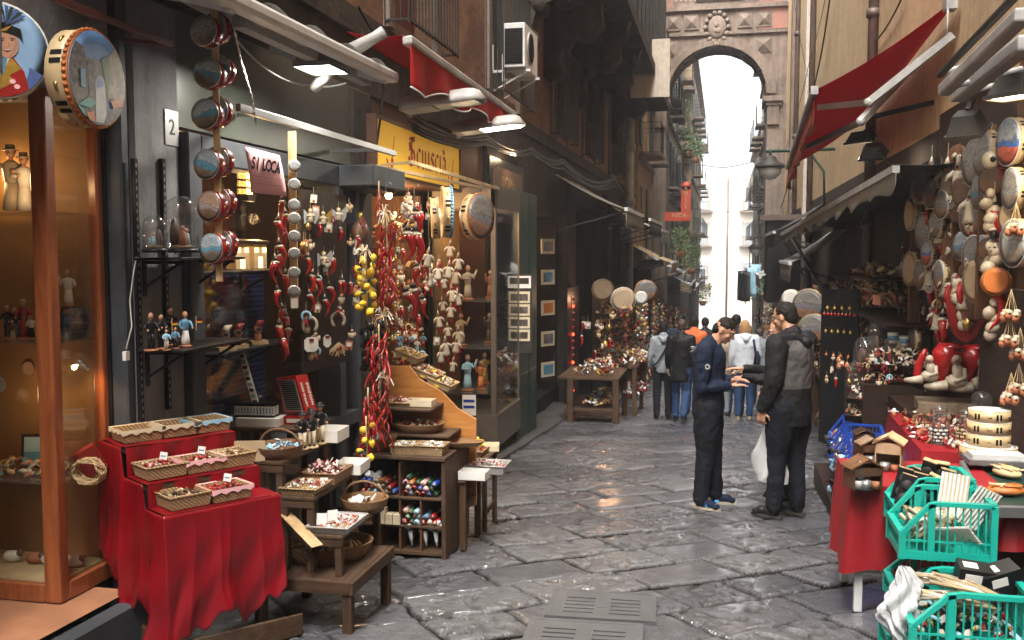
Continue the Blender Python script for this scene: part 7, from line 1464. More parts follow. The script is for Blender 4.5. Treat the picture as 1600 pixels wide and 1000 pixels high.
# big red horns with seated white figures
for i,(px,py,lab) in enumerate(((1478,605,'left of the pair of large red horns held by a seated ivory figure'),(1518,608,'right of the pair of large red horns held by a seated ivory figure'),(1440,595,'smaller twisted red horn with ivory figure left of the big pair'),)):
    p=at(px,py,Y=8.4);sc_x=1 if i<2 else .8;e=thing('horn_statue',lab,'statue',p,(0,0,-.3),'large red horn statues',sc_x);m=MB()
    m.path([(-.02,0,-.02),(-.045,0,.08),(-.03,0,.16),(.0,0,.26),(.03,0,.33)],[.03,.05,.08,.12,.1] if i<2 else [.05,.04,.04,.035,.02],'red',12);m.ell((.03,0,.335),(.1,.1,.035),'red',12) if i<2 else None;put('horn',m,e)
    m=MB();m.ell((.08,-.06,.06),(.09,.07,.06),'ivory',10);m.path([(.02,-.1,.03),(-.08,-.12,.015),(-.15,-.1,.01)],[.045,.035,.02],'ivory',8);m.path([(.1,-.06,.06),(.09,-.08,.16),(.08,-.08,.2)],[.05,.045,.03],'ivory',8);m.ell((.08,-.09,.235),(.04,.04,.045),'ivory',10);m.path([(.13,-.08,.17),(.15,-.1,.1),(.08,-.14,.07)],[.025,.02,.015],'ivory',7);m.ell((.075,-.125,.235),(.022,.015,.02),'skin2',7);put('figure',m,e)
m=MB();p=at(1500,628,Y=8.35);m.box((0,0,-.09),(.62,.4,.16),'burlap',(0,0,-.1));thing('burlap_box','burlap covered box under the large red horn statues','box',p+V((0,.1,0)),mesh=m)
m=MB();z_=at(1470,640,Y=8.2).z
# domes and stepped shelf with ornaments in the corner behind
dp_=[(1340,605,.1,.28,'small glass dome lowest on the stepped shelf by the black panel'),(1352,572,.13,.3,'middle glass dome on the stepped shelf by the black panel'),(1372,560,.12,.38,'tallest glass dome on the stepped shelf by the black panel')]
for px,py,rr,h,lab in dp_: dome(at(px,py,Y=10.2),lab,rr*.9,h,'glass domes by the black panel','wickdark','brown')
r=random.Random(15)
for i,(px,py,w,d) in enumerate(((1372,612,.5,.35),(1400,585,.5,.3),(1395,560,.45,.3),(1420,600,.4,.3),(1425,570,.4,.3),(1360,640,.4,.3),(1440,632,.35,.3),(1405,640,.3,.4))):
    p=at(px,py,Y=9.6-.0*i);e=thing('display_tray',['slanted tray of pale charms low beside the black panel','slanted tray of pale charms in the second row right of the domes','slanted tray of pale charms behind the second row','slanted tray left of the twisted red horn','slanted tray high on the left of the red horns','slanted tray at the foot of the black panel','slanted tray under the twisted red horn','slanted tray of red charms above the near red table'][i],'tray',p,(.5,0,-.4),'slanted trays on the right stall');m=MB();m.bx(-w/2,w/2,-d/2,d/2,-.03,0,'darkwood');m.bx(-w/2,w/2,-d/2-.01,-d/2,-.03,.03,'darkwood');put('tray',m,e)
    q=thing('wares','pale and red charms packed in the '+['lowest left','second','third','fourth','high','lowest middle','right','front'][i]+' slanted tray of the right stall','wares',p,(.5,0,-.4),mesh=heap(w,d,.06,['ivory','white','terracotta','reddark','straw','ivory'],90,.024,'mix',90+i));q['kind']='stuff'
m=MB();m.bx(1.3,2.0,9.4,10.8,-.7,.42,'darkwood');m.bx(1.5,2.0,8.0,9.3,-.6,.35,'darkwood');thing('stepped_shelf','dark stepped shelf unit carrying domes and trays by the black panel','shelf',mesh=m)
for i,(px,py,k_) in enumerate(((1395,530,'skyblue'),(1412,535,'skyblue'),(1390,545,'steel'),(1408,548,'ivory'))):
    m=MB();m.lathe([(.045,0),(.05,.1),(.045,.1),(0,.01)],'white',14) if i<2 else m.box((0,0,.06),(.1,.02,.14),k_,(.2,.1,.2))
    if i<2: m.lathe([(.0485,.03),(.0505,.075)],'seablue',14)
    thing('cup' if i<2 else 'photo_frame',['white cup with a blue band, left of the pair on the shelf','white cup with a blue band, right of the pair on the shelf','little silver picture frame on the stepped shelf','little ivory picture frame on the stepped shelf'][i],'cup' if i<2 else 'picture frame',at(px,py+6,Y=9.8),mesh=m,group='small souvenirs on the stepped shelf')
q=thing('wares','dim brown cork stables and bark pieces on the high shelf of the right stall','wares',(1.8,11.4,.98),mesh=heap(.5,1.6,.4,['brown','card','terracotta','burlap','straw'],120,.07,'mix',70));q['kind']='stuff'
q=thing('wares','small bits along the top shelf board of the right stall','wares',(1.8,11.7,1.38),mesh=heap(.4,1.8,.14,['brown','card','burlap'],70,.06,'mix',71));q['kind']='stuff'
# ---- right: awnings, lamps, pipes, cables
ra=thing('red_awning','dark red awning with folding arms and a striped fringe, high on the right wall','awning')
FN,FF=at(1272,142,X=.95),at(1231,262,X=.95);FN.z+=0;WN,WF=at(1500,-6,X=RX-.02),at(1378,100,X=RX-.02)
WN=at(1500,-6,X=RX-.03);WF=V((RX-.03,15.1,3.7))
pm('fringe',(.3,.06,.03),.8,var=.9,ns=30)
m=MB();m.grid(lambda u,v:FN.lerp(FF,u).lerp(WN.lerp(WF,u),v)+V((0,0,-.06*sin(pi*v))),10,10,'awnred');q=put('canopy',m,ra);q.modifiers.new('s','SOLIDIFY').thickness=.004
m=MB();m.beam(FN,FF,.07,.06,'greyaw');m.box(FN+V((0,-.05,0)),(.08,.02,.09),'greyaw');put('front_bar',m,ra)
m=MB();m.grid(lambda u,v:FN.lerp(FF,u)+V((.03*sin(u*50)*v,0,-.03-v*(.34+.05*sin(u*30)))),70,3,'fringe');q=put('valance',m,ra);q.modifiers.new('s','SOLIDIFY').thickness=.003
for a,b_,c in ((at(1280,168,X=1.0),at(1358,160,X=1.35),at(1490,55,X=RX-.1)),(at(1250,235,X=1.0),at(1345,190,X=1.4),at(1420,110,X=RX-.1))):
    m=MB();m.beam(a,b_,.05,.06,'pipe');m.beam(b_,c,.07,.07,'greyaw');m.ell(b_,.05,'greyaw',8);put('arm',m,ra)
m=MB();m.box(WN+V((-.06,.1,-.05)),(.1,.16,.1),'greyaw');m.path([WN+V((-.1,0,-.1)),WN+V((-.1,-.0,-.4))],.01,'greyaw',6);put('wall_bracket',m,ra)
# cassettes of closed awnings, upper right
for i,(a,b_,w,k,lab) in enumerate(((at(1475,142,X=1.55),at(1600,22,X=1.55),.09,'greyaw','long grey closed awning cassette sloping across the upper right corner'),(at(1497,150,X=1.75),at(1606,66,X=1.75),.11,'greyaw','second grey awning cassette tube below the longer one'),(at(1468,118,X=1.6),at(1600,-20,X=1.6),.05,'iron','dark edge profile above the grey awning cassettes'))):
    e=thing('awning_cassette',lab,'awning',a,(0,0,0),'closed awnings at the upper right');m=MB();m.beam((0,0,0),(b_-a),w,w*.9,k);m.beam((b_-a)*.05,(b_-a)*.05+V((.5,0,.12)),.04,.04,'greyaw');bevel(put('tube',m,e),.015,2)
flood(at(1583,150,X=1.6),-.9,'lit rectangular floodlight at the upper right edge',.24,.16,'lampwarm','floodlights on the right wall',0,6,c=(1,.8,.55),k='iron')
flood(at(1512,205,X=1.55),-.6,'unlit grey floodlight above the hanging tambourines',.22,.18,None,'floodlights on the right wall',.5,k='iron')
flood(at(1345,222,X=1.5),-.9,'dark floodlight with a lit pane beneath the red awning',.3,.2,'lampwarm','floodlights on the right wall',.1,5,'black')
flood(at(1365,243,X=1.6),-.5,'black unlit floodlight just below the lit one',.26,.2,None,'floodlights on the right wall',.5,k='black')
bar('lamp_bracket','dark iron arm that holds the floodlights under the red awning',at(1340,188,X=1.45),at(1460,160,X=RX),.04,.05,'black','lamp arm',[(at(1370,235,X=1.55),at(1440,300,X=RX),.02)])
# grey scalloped awning farther on
ga=thing('grey_awning','grey folded awning with a ragged white scalloped edge on the right','awning');a,b_=at(1438,238,X=1.3),at(1226,362,X=1.05)
a=at(1400,264,X=1.35);b_=at(1222,366,X=1.15)
m=MB();m.beam(a,b_,.06,.06,'greyaw');put('front_bar',m,ga)
m=MB();m.grid(lambda u,v:a.lerp(b_,u)+V((.02*sin(u*60)*v,0,-.02-v*(.1+.06*abs(sin(u*26))+.03*sin(u*71)))),120,3,'palefab');q=put('valance',m,ga);q.modifiers.new('s','SOLIDIFY').thickness=.003
m=MB();m.grid(lambda u,v:a.lerp(b_,u)+V((1.0*v,0,.03+.12*v-.05*sin(pi*v))),14,4,'iron');q=put('canopy',m,ga);q.modifiers.new('s','SOLIDIFY').thickness=.004
m=MB();m.beam(at(1235,368,X=1.2),at(1283,450,X=1.9),.05,.05,'greyaw');m.beam(at(1222,375,X=1.15),at(1262,440,X=1.8),.035,.035,'iron');put('arm',m,ga)
# street lamp on a bracket
sl_=thing('street_lamp','old dark green street lamp with a white globe bracketed from the right wall','street lamp');Y=20.;c=at(1203,262,Y=Y)
m=MB();m.path([c+V((-.08,0,.32)),V((RX,Y,c.z+.34))],.03,'greenpaint',8);m.path([c+V((.45,0,.33)),c+V((.75,0,.3)),V((RX-.2,Y,c.z-.1)),V((RX-.18,Y,c.z-.75))],.025,'greenpaint',7);m.path([c+V((0,0,.2)),c+V((0,0,.36))],.03,'greenpaint',7);put('arm',m,sl_)
m=MB();m.lathe([(.06,.24),(.13,.2),(.14,.14),(.28,.06),(.3,.0),(.28,-.01),(.0,.0)],'iron',18,c);put('hood',m,sl_)
m=MB();m.lathe([(.0,-.24),(.12,-.22),(.21,-.12),(.24,0)],'plasticwhite',18,c);put('globe',m,sl_)
sl2=thing('street_lamp','smaller far street lamp on the right wall beyond the first','street lamp');Y=38.;c=at(1182,388,Y=Y);m=MB();m.path([c+V((-.08,0,.4)),c+V((1.2,0,.4))],.035,'iron',6);put('arm',m,sl2);m=MB();m.lathe([(.06,.4),(.14,.2),(.34,.0),(0,0)],'iron',14,c);put('hood',m,sl2);m=MB();m.lathe([(.0,-.3),(.2,-.2),(.28,0)],'plasticwhite',14,c);put('globe',m,sl2)
# cables
def cable(pts,rr,lab,k='black',name='cable'):
    out=[]
    for a,b_ in zip(pts,pts[1:]):
        for i in range(8): t=i/8;p=a.lerp(b_,t);p.z-=(b_-a).length*.03*4*t*(1-t);out.append(p)
    out.append(pts[-1]);m=MB();m.path(out,rr,k,5);return thing(name,lab,'cable',mesh=m,group='cables on the walls')
cable([at(1297,-5,X=RX-.1),at(1282,90,X=RX-.1),at(1238,260,X=RX-.15),at(1215,330,X=RX-.1)],.018,'thick black cable running down the cream wall beside the red awning')
cable([at(1410,-5,X=RX-.05),at(1362,70,X=RX-.05)],.012,'short black cable crossing the upper cream wall')
cable([at(1290,-5,X=RX-.12),at(1266,90,X=RX-.1),at(1222,245,X=RX-.15)],.008,'thin black cable left of the thick one on the cream wall')
cable([at(1240,-5,X=RX-.6),at(1262,120,X=RX-.4)],.006,'thin wire near the drainpipes')
cable([at(1022,240,Y=33),at(1130,262,Y=33),at(1202,245,Y=33)],.012,'thin cable strung across the alley below the arch','iron')
cable([at(1060,320,Y=37),at(1130,331,Y=37),at(1225,318,Y=37)],.012,'second thin cable strung across beyond the arch','iron')
r=random.Random(6)
for i in range(6):
    pts=[at(640+r.uniform(-10,10),175+i*6,X=-2.85),at(760,215+r.uniform(-8,14),X=-2.8),at(830,228+r.uniform(-8,16),X=-2.8),at(880,255+r.uniform(-8,12),X=-2.8),at(960,285+r.uniform(-10,10),X=-2.8),at(1000,312,X=-2.8)]
    cable(pts,.014 if i%2 else .009,['topmost','second','third','fourth','fifth','lowest'][i]+' of the tangled cables along the left wall above the shops')
cable([at(560,10,X=-2.85),at(590,60,X=-2.85),at(600,140,X=-2.85),at(585,250,X=-2.9)],.01,'black cable hanging down the rough pier between the two near left shops')
cable([at(372,65,X=-2.6),at(420,110,X=-2.6),at(490,133,X=-2.7),at(540,130,X=-2.7)],.006,'slack pale cable over the green fascia','greyaw')
# pipes on left far
m=MB();a=at(995,160,Y=27);m.tube((-2.72,28.5,-2),(-2.72,28.5,6.0),.13,'greyaw',10)
for z in (3,4.6): m.lathe([(.17,0),(.17,.2)],'greyaw',10,(-2.72,28.5,z))
thing('drainpipe','thick grey drainpipe on the left wall below the wooden box room','drainpipe',mesh=m)
# ---- far stalls both sides
def awn(X,Xw,y0,y1,z,drop,k,lab,side,grp):
    e=thing('awning',lab,'awning',(0,0,0),(0,0,0),grp);m=MB();m.grid(lambda u,v:V((X+(Xw-X)*v,y0+(y1-y0)*u,z+(v)*drop-.05*sin(pi*v)+.012*sin(u*25))),16,4,k);q=put('canopy',m,e);q.modifiers.new('s','SOLIDIFY').thickness=.01
    m=MB();m.beam((X,y0,z),(X,y1,z),.06,.06,'plasticwhite');put('front_bar',m,e)
    m=MB();m.grid(lambda u,v:V((X+.01*sin(u*40)*v,y0+(y1-y0)*u,z-.03-v*(.26+.05*abs(sin(u*20))))),30,2,k);q=put('valance',m,e);q.modifiers.new('s','SOLIDIFY').thickness=.004
    for yy in (y0+.15,y1-.15): m=MB();m.beam((X,yy,z-.02),(Xw,yy,z-.35),.03,.03,'iron');put('arm',m,e)
    return e
def farstall(side,y0,y1,i,depth=.8,seed=0):
    rr=random.Random(seed);X0=-2.5 if side<0 else RX-.1;sg=1 if side<0 else -1;lab=('left' if side<0 else 'right');w=y1-y0;z0=gz(y1)
    nm=ORD[i]+' far stall on the '+lab
    e=thing('market_stall','dark wooden '+nm+', counted from the men, crowded with souvenirs','market stall',(0,0,0),(0,0,0),lab+' far stalls')
    m=MB();m.bx(*sorted((X0-sg*.02,X0)),y0,y1,z0,z0+2.5,'darkwood');put('back_board',m,e);m=MB();m.bx(*sorted((X0,X0+sg*depth)),y0+.1,y1-.1,z0+.86,z0+.9,'oldwoody');put('counter',m,e)
    for yy in (y0+.15,y1-.15): m=MB();m.bx(*sorted((X0+sg*(depth-.08),X0+sg*(depth-.02))),yy,yy+.06,gz(yy)-.05,z0+.86,'oldwood');put('leg',m,e)
    q=thing('wares','souvenirs heaped on the counter of the '+nm,'wares',(X0+sg*depth/2,(y0+y1)/2,z0+.91),mesh=heap(depth*.95,w*.9,.25,['ivory','terracotta','card','reddark','gold','brown','skyblue','straw'],int(130),.05,'mix',seed));q['kind']='stuff'
    q=thing('wares','small charms hung on the back board of the '+nm,'wares',(X0+sg*.03,(y0+y1)/2,z0+1.7),(0,sg*pi/2,0),mesh=heap(1.5,w*.95,.16,['ivory','terracotta','card','reddark','brown','straw','gold','black'],int(230),.045,'mix',seed+1));q['kind']='stuff'
    q=thing('wares','boxes and baskets below the counter of the '+nm,'wares',(X0+sg*depth/2,(y0+y1)/2,z0+.1),mesh=heap(depth*.9,w*.8,.5,['brown','card','reddark','straw','black'],40,.1,'mix',seed+2));q['kind']='stuff'
    # strings of goods hanging in front
    for j in range(5):
        y=y0+w*(j+.5)/5;x=X0+sg*(depth-.1+rr.uniform(-.2,.1));m=MB();m.tube((0,0,0),(0,0,-1.0),.004,'straw',4)
        for t in range(9): m.ell((rr.uniform(-.04,.04),rr.uniform(-.04,.04),-.1*t-.1),(.05,.04,.05),rr.choice(['ivory','terracotta','reddark','straw','steel','gold']),6)
        thing('goods_string',ORD[j]+' string of trinkets hanging at the front of the '+nm,'string of trinkets',(x,y,z0+2.25),(0,0,0),'strings of trinkets at the far stalls',1,m)
ls=[(18.8,21.4),(21.9,24.6),(25.2,28),(29,32),(33,35.6),(38.5,42),(43,47),(48,53)]
for i,(a,b_) in enumerate(ls): farstall(-1,a,b_,i,.75 if i>0 else .9,100+i*5)
rs=[(13.2,15.6),(16.0,18.6),(19.2,22),(22.8,26),(27,31),(31.5,35.5),(38,43),(44,50)]
for i,(a,b_) in enumerate(rs): farstall(1,a,b_,i,.62,200+i*5)
g_='small awnings over the far stalls'
for i,(X,Xw,y0,y1,z,k,lab) in enumerate(((-1.6,-2.8,16.2,19.5,at(940,330,Y=17).z-.0,'palefab','pale fabric awning sagging over the dark left stall'),(-1.5,-2.8,20.2,24.0,at(985,345,Y=21).z,'iron','dark awning over the second left stall'),(-1.55,-2.8,24.6,28.2,at(1000,360,Y=25).z,'greyaw','grey awning over the third left stall'),(-1.5,-2.8,29.0,32.3,at(1020,410,Y=30).z,'card','brown awning over the fourth left stall'),(-1.3,-2.5,33,35.5,at(1050,425,Y=34).z,'greyaw','grey awning just before the arch on the left'),(-1.2,-2.4,39,44,at(1060,440,Y=41).z,'iron','dark awning beyond the arch on the left'),(-1.2,-2.4,45.5,51,at(1075,447,Y=47).z,'plasticwhite','white awning far beyond the arch on the left'),
 (1.15,RX,17.5,20.5,at(1255,410,Y=19).z,'greyaw','small grey awning under the street lamp on the right'),(1.1,RX,22,26,at(1205,345+20,Y=24).z,'iron','dark awning over the fourth right stall'),(1.0,RX,27,31,at(1195,430,Y=29).z,'plasticwhite','white awning over the fifth right stall'),(.9,RX,38,44,at(1165,460,Y=40).z,'greyaw','grey awning beyond the arch on the right'))):
    if X<0: X+=.0
    awn(X,Xw,y0,y1,z,.6,k,lab,0,g_)
# round drums hanging on the dark left stall
tambourine(at(942,453,Y=17.2),.2,(.2,-1,0),'skinhide','drumwood','skinhide',.4,'plain round hide drum hanging at the left stall, left and dimmer of the pair','round drums on the dark left stall',simple=True)
tambourine(at(974,468,Y=16.6),.215,(.2,-1,.05),'skinhide','drumwood','skinwhite',.4,'larger plain round hide drum hanging at the left stall, right of the pair','round drums on the dark left stall',simple=True)
tambourine(at(1010,455,Y=18.6),.22,(.3,-.9,0),'paint_dark','drumwood','orange',.4,'grey round drum with a wooden rim hanging past the plain pair','round drums on the dark left stall',simple=True)
tambourine(at(1002,465,Y=17.5),.12,(.3,-.9,0),'skinwhite','drumwood','skinwhite',.4,'small white drum between the plain and the grey drums','round drums on the dark left stall',simple=True)
for px,py,rr,Y,lab in ((1262,478,.22,12.8,'dark painted drum hanging behind the black coated man'),(1235,468,.14,13.6,'small pale drum hanging just right of the black coated man'),(1270,515,.2,12.6,'dim painted drum hanging below the dark one on the right')):
    tambourine(at(px,py,Y=Y),rr,(-.5,-.85,0),'paint_dark' if 'pale' not in lab else 'skinwhite','drumwood','drumwood',.4,lab,'drums on the first right stall',simple=True)
# red lit strip cabinet
rc=thing('lit_cabinet','dark wall cabinet with a strip of glowing red ornaments by the left stall','cabinet');emitm('redlit',(1,.06,.02),1.2)
a,b_=at(897,462,X=-2.62),at(897,615,X=-2.62);m=MB();m.bx(-2.72,-2.66,a.y-.5,a.y+.9,b_.z-.1,a.z+.15,'black');put('case',m,rc);m=MB();m.bx(-2.66,-2.65,a.y-.06,a.y+.1,b_.z,a.z,'reddark')
for i in range(14): m.ell((-2.64,a.y+.02+.04*(i%2),b_.z+(a.z-b_.z)*(i+.5)/14),.03,'redlit' if i%4==0 else 'red',6)
put('ornament_strip',m,rc);light('stall_lamp',(-2.2,18.2,.75),2,(1,.5,.25),.04);light('stall_lamp',(-2.3,20.6,.9),2.5,(1,.55,.3),.04)
# left far table
ft=thing('goods_table','wooden table of souvenirs with lower shelves at the left stall','table');za=at(930,582,Y=15.4).z;xa,xb=at(905,585,Y=15).x,at(968,585,Y=14.8).x
m=MB();m.bx(xa-.3,xb,14.7,16.2,za-.03,za,'oldwoodx');put('top',m,ft)
for p in ((xb-.05,14.75),(xb-.05,16.15),(xa-.1,14.75)): leg(p,za-.031,ft,.09)
m=MB();m.bx(xa-.2,xb-.1,14.75,16.1,gz(15.4)+.22,gz(15.4)+.25,'oldwoodx');put('lower_shelf',m,ft)
ft2=thing('goods_table','narrow taller souvenir table right of the first left stall table','table');x2=at(1000,575,Y=16.4).x;m=MB();m.bx(xb+.02,x2,15.9,17.4,za+.02,za+.05,'oldwoodx');put('top',m,ft2);leg((x2-.05,15.95),za+.019,ft2,.07);leg((x2-.05,17.35),za+.019,ft2,.07);m=MB();m.bx(xb+.1,x2-.05,16,17.3,gz(16.4)+.3,gz(16.4)+.33,'oldwoodx');put('lower_shelf',m,ft2)
for p,w,d,lab,s in (((xa*.5+xb*.5-.1,15.45,za),.6,1.3,'bells jugs and small clay wares on the first left stall table',1),((xb*.5+x2*.5,16.6,za+.05),.4,1.3,'small bright souvenirs on the narrow left stall table',2),((xa*.5+xb*.5,15.4,gz(15.4)+.26),.5,1.1,'baskets and shells on the lower shelf of the left stall table',3),((xb*.5+x2*.5,16.6,gz(16.4)+.34),.4,1.1,'red and white things on the lower shelf of the narrow left table',4)):
    q=thing('wares',lab,'wares',p,mesh=heap(w,d,.22,['ivory','terracotta','gold','reddark','white','brown','steel'] if s<4 else ['red','white','reddark'],120,.04,'mix',300+s));q['kind']='stuff'
# red vertical restaurant sign
rs_=thing('vertical_sign','red orange L shaped sign with worn pale letters high on the left','shop sign');Y=33.;a=at(1072,291,Y=Y);w=.32;H=a.z-at(1072,345,Y=Y).z
pm('signorange',(.42,.05,.02),.5);m=MB();m.bx(-w/2,w/2,0,.1,-H,0,'signorange');m.lathe([(w/2,-.0),(w/2,.1)],'signorange',16,(0,.1,0),Matrix.Rotation(pi/2,3,'X'));m.bx(-w/2-.55,-w/2,0,.1,-H,-H+.3,'signorange');o=put('board',m,rs_,a)
for i,chh in enumerate('ANTICA'): text('lettering',chh,'straw',.17,Matrix.Translation(a)@frame(V((0,-.01,-.08-i*(H-.4)/6)),(1,0,0),(0,0,1)),rs_)
text('lettering','NICA','straw',.2,Matrix.Translation(a)@frame(V((-.22,-.01,-H+.18)),(1,0,0),(0,0,1)),rs_)
# plants on balconies
def leafy(p,s,n,lab,seed,grp):
    rr=random.Random(seed);m=MB()
    for i in range(n):
        a=rr.uniform(0,6.28);R_=s*rr.random()**.5;c=V((R_*cos(a)*.7,R_*sin(a),rr.uniform(-1,.7)*s));b_=V((rr.uniform(-1,1),rr.uniform(-1,1),rr.uniform(-1,.4))).normalized()*s*.16;t=b_.orthogonal().normalized()*s*.05
        m.add([c,c+b_*.5+t,c+b_,c+b_*.5-t],[(0,1,2,3)],rr.choice(['leafa','leafb','leafc']))
    e=thing('potted_plant',lab,'plant',p,(0,0,0),grp);put('foliage',m,e);m=MB();m.lathe([(s*.22,-s*1.2),(s*.3,-s*.8),(0,-s*.8)],'terracotta',10);put('pot',m,e)
pm('leafa',(.05,.1,.02),.6,tint=0);pm('leafb',(.1,.15,.04),.6);pm('leafc',(.025,.06,.015),.6)
for i,(px,py,Y,s,lab) in enumerate(((1063,372,33,.55,'bushy green plant just under the red vertical sign'),(1080,400,39,.6,'green plant spilling from a balcony beyond the red sign'),(1083,380,44,.5,'plant with yellowish leaves higher behind the spilling plant'),(1075,215,46,.8,'hanging green plant on a high balcony inside the arch'),(1088,230,52,.7,'dark green plant on the next high balcony inside the arch'),(1066,170,45,.6,'small plant at the top balcony inside the arch'),(1195,440,33,.45,'green plant on the right ledge past the street lamp'),(1098,455,80,1.0,'green hedge box on the balcony of the far house'))):
    leafy(at(px,py,Y=Y),s,380,lab,i,'plants on the balconies')
# pale curtain screen under the box room, bits of laundry
m=MB();a=at(1046,92,Y=24.5);m.grid(lambda u,v:at(990,155,Y=24.5).lerp(at(1045,152,Y=24.5),u)+V((0,.02*sin(u*20),0))+V((0,0,1.5*v)),10,4,'plaster_pale');m=MB();p=at(985,153,Y=24.5);q=at(1046,153,Y=24.5);m.bx(p.x,q.x,24.5,24.53,p.z,at(1046,60,Y=24.5).z,'plaster_pale');thing('canvas_screen','pale canvas screen hanging below the wooden box room','screen',mesh=m)
for i,(px,py,k_) in enumerate(((1160,435,'black'),(1165,437,'iron'),(1175,430,'skyblue'),(1181,425,'skyblue'))):
    m=MB();m.grid(lambda u,v:V((u*.35-.17,.03*sin(u*9+v*3),-v*1.1)),6,6,k_);e=thing('hanging_garment',['black garment hung leftmost below the far lamp','dark grey garment hung beside the black one','pale blue garment hung past the dark ones','pale blue sheet hung nearest the right wall'][i],'garment',at(px,py-12,Y=36.5+i*.3),mesh=m,group='garments hung below the far lamp');e.modifiers.new('s','SOLIDIFY').thickness=.01
m=MB();pz=at(1200,345,Y=27);m.bx(.95,RX,26.5,28.5,pz.z,pz.z+.15,'pipe');m.bx(1.15,RX,26.6,28.4,pz.z-2.2,pz.z-.002,'darkwall');thing('roofed_shed','small dark roofed shed box on the right wall below the street lamp','shed',mesh=m)
# ================================================================ people
pm('navy',(.008,.013,.03),.75,var=.25,bs=.25,bscale=14);pm('trackpants',(.008,.009,.014),.8,var=.3,bs=.3,bscale=10);pm('blackcoat',(.008,.008,.009),.55,var=.3,bs=.3,bscale=12);pm('greypanel',(.085,.08,.078),.8,var=.15,bs=.25,bscale=14)
pm('denim',(.02,.045,.11),.8,var=.35,bs=.25,bscale=12);pm('hoodie',(.2,.22,.24),.85,var=.15,bs=.25,bscale=14);pm('whitejacket',(.5,.52,.56),.8,var=.1,bs=.2,bscale=12);pm('beige',(.25,.19,.14),.8,var=.2,bs=.2);pm('hairblack',(.012,.009,.007),.6,bs=.6,bscale=70);pm('hairbrown',(.04,.02,.012),.6,bs=.6,bscale=70);pm('hairblond',(.3,.16,.06),.55,bs=.6,bscale=60);pm('orangejacket',(.5,.1,.02),.7);pm('shoeblue',(.05,.3,.6),.5);pm('eyewhite',(.6,.58,.55),.3)
def soft(o,vox,it=3):
    r=o.modifiers.new('r','REMESH');r.mode='VOXEL';r.voxel_size=vox;r.use_smooth_shade=True
    if it: s_=o.modifiers.new('s','SMOOTH');s_.iterations=it;s_.factor=.5
    return o
def wrinkle(o,st,size):
    t=D.textures.new('w','CLOUDS');t.noise_scale=size;d=o.modifiers.new('d','DISPLACE');d.texture=t;d.strength=st;d.mid_level=.5;d.texture_coords='LOCAL'
def limb(m,pts,rs,k):
    m.path(pts,rs,k,12)
    for p,r in zip(pts,rs): m.ell(p,r*.99,k,12)
def hand(m,w,d,up,k,sg,curl=.5,s=1):
    "palm at w pointing along d, back of the hand along up; five fingers and a thumb on the side"
    d=V(d).normalized();up=V(up);up=(up-d*up.dot(d)).normalized();sx=d.cross(up)*sg;w=V(w)
    m.box(w+d*.045*s,(.001,.001,.001),k);M=Matrix((sx,d,up)).transposed()
    m.ell(w+d*.045*s,(.04*s,.05*s,.016*s),k,12,M.to_euler())
    for i,(o,L) in enumerate(((-.03,.06),(-.01,.075),(.01,.07),(.029,.055))):
        b=w+d*.08*s+sx*o*s;q=b+(d*cos(curl*.6)-up*sin(curl*.6))*L*.5*s;e=q+(d*cos(curl*2)-up*sin(curl*2))*L*.5*s
        m.path([b-d*.02,b,q,e],[.0095*s,.0095*s,.0085*s,.0065*s],k,7);m.ell(e,.0065*s,k,6)
    b=w+d*.02*s-sx*.035*s;q=b+(d*.6-sx*.8-up*.2).normalized()*.035*s;e=q+(d*.9-sx*.1-up*.4).normalized()*.03*s;m.path([b+sx*.01,q,e],[.012*s,.0105*s,.008*s],k,7);m.ell(e,.008*s,k,6)
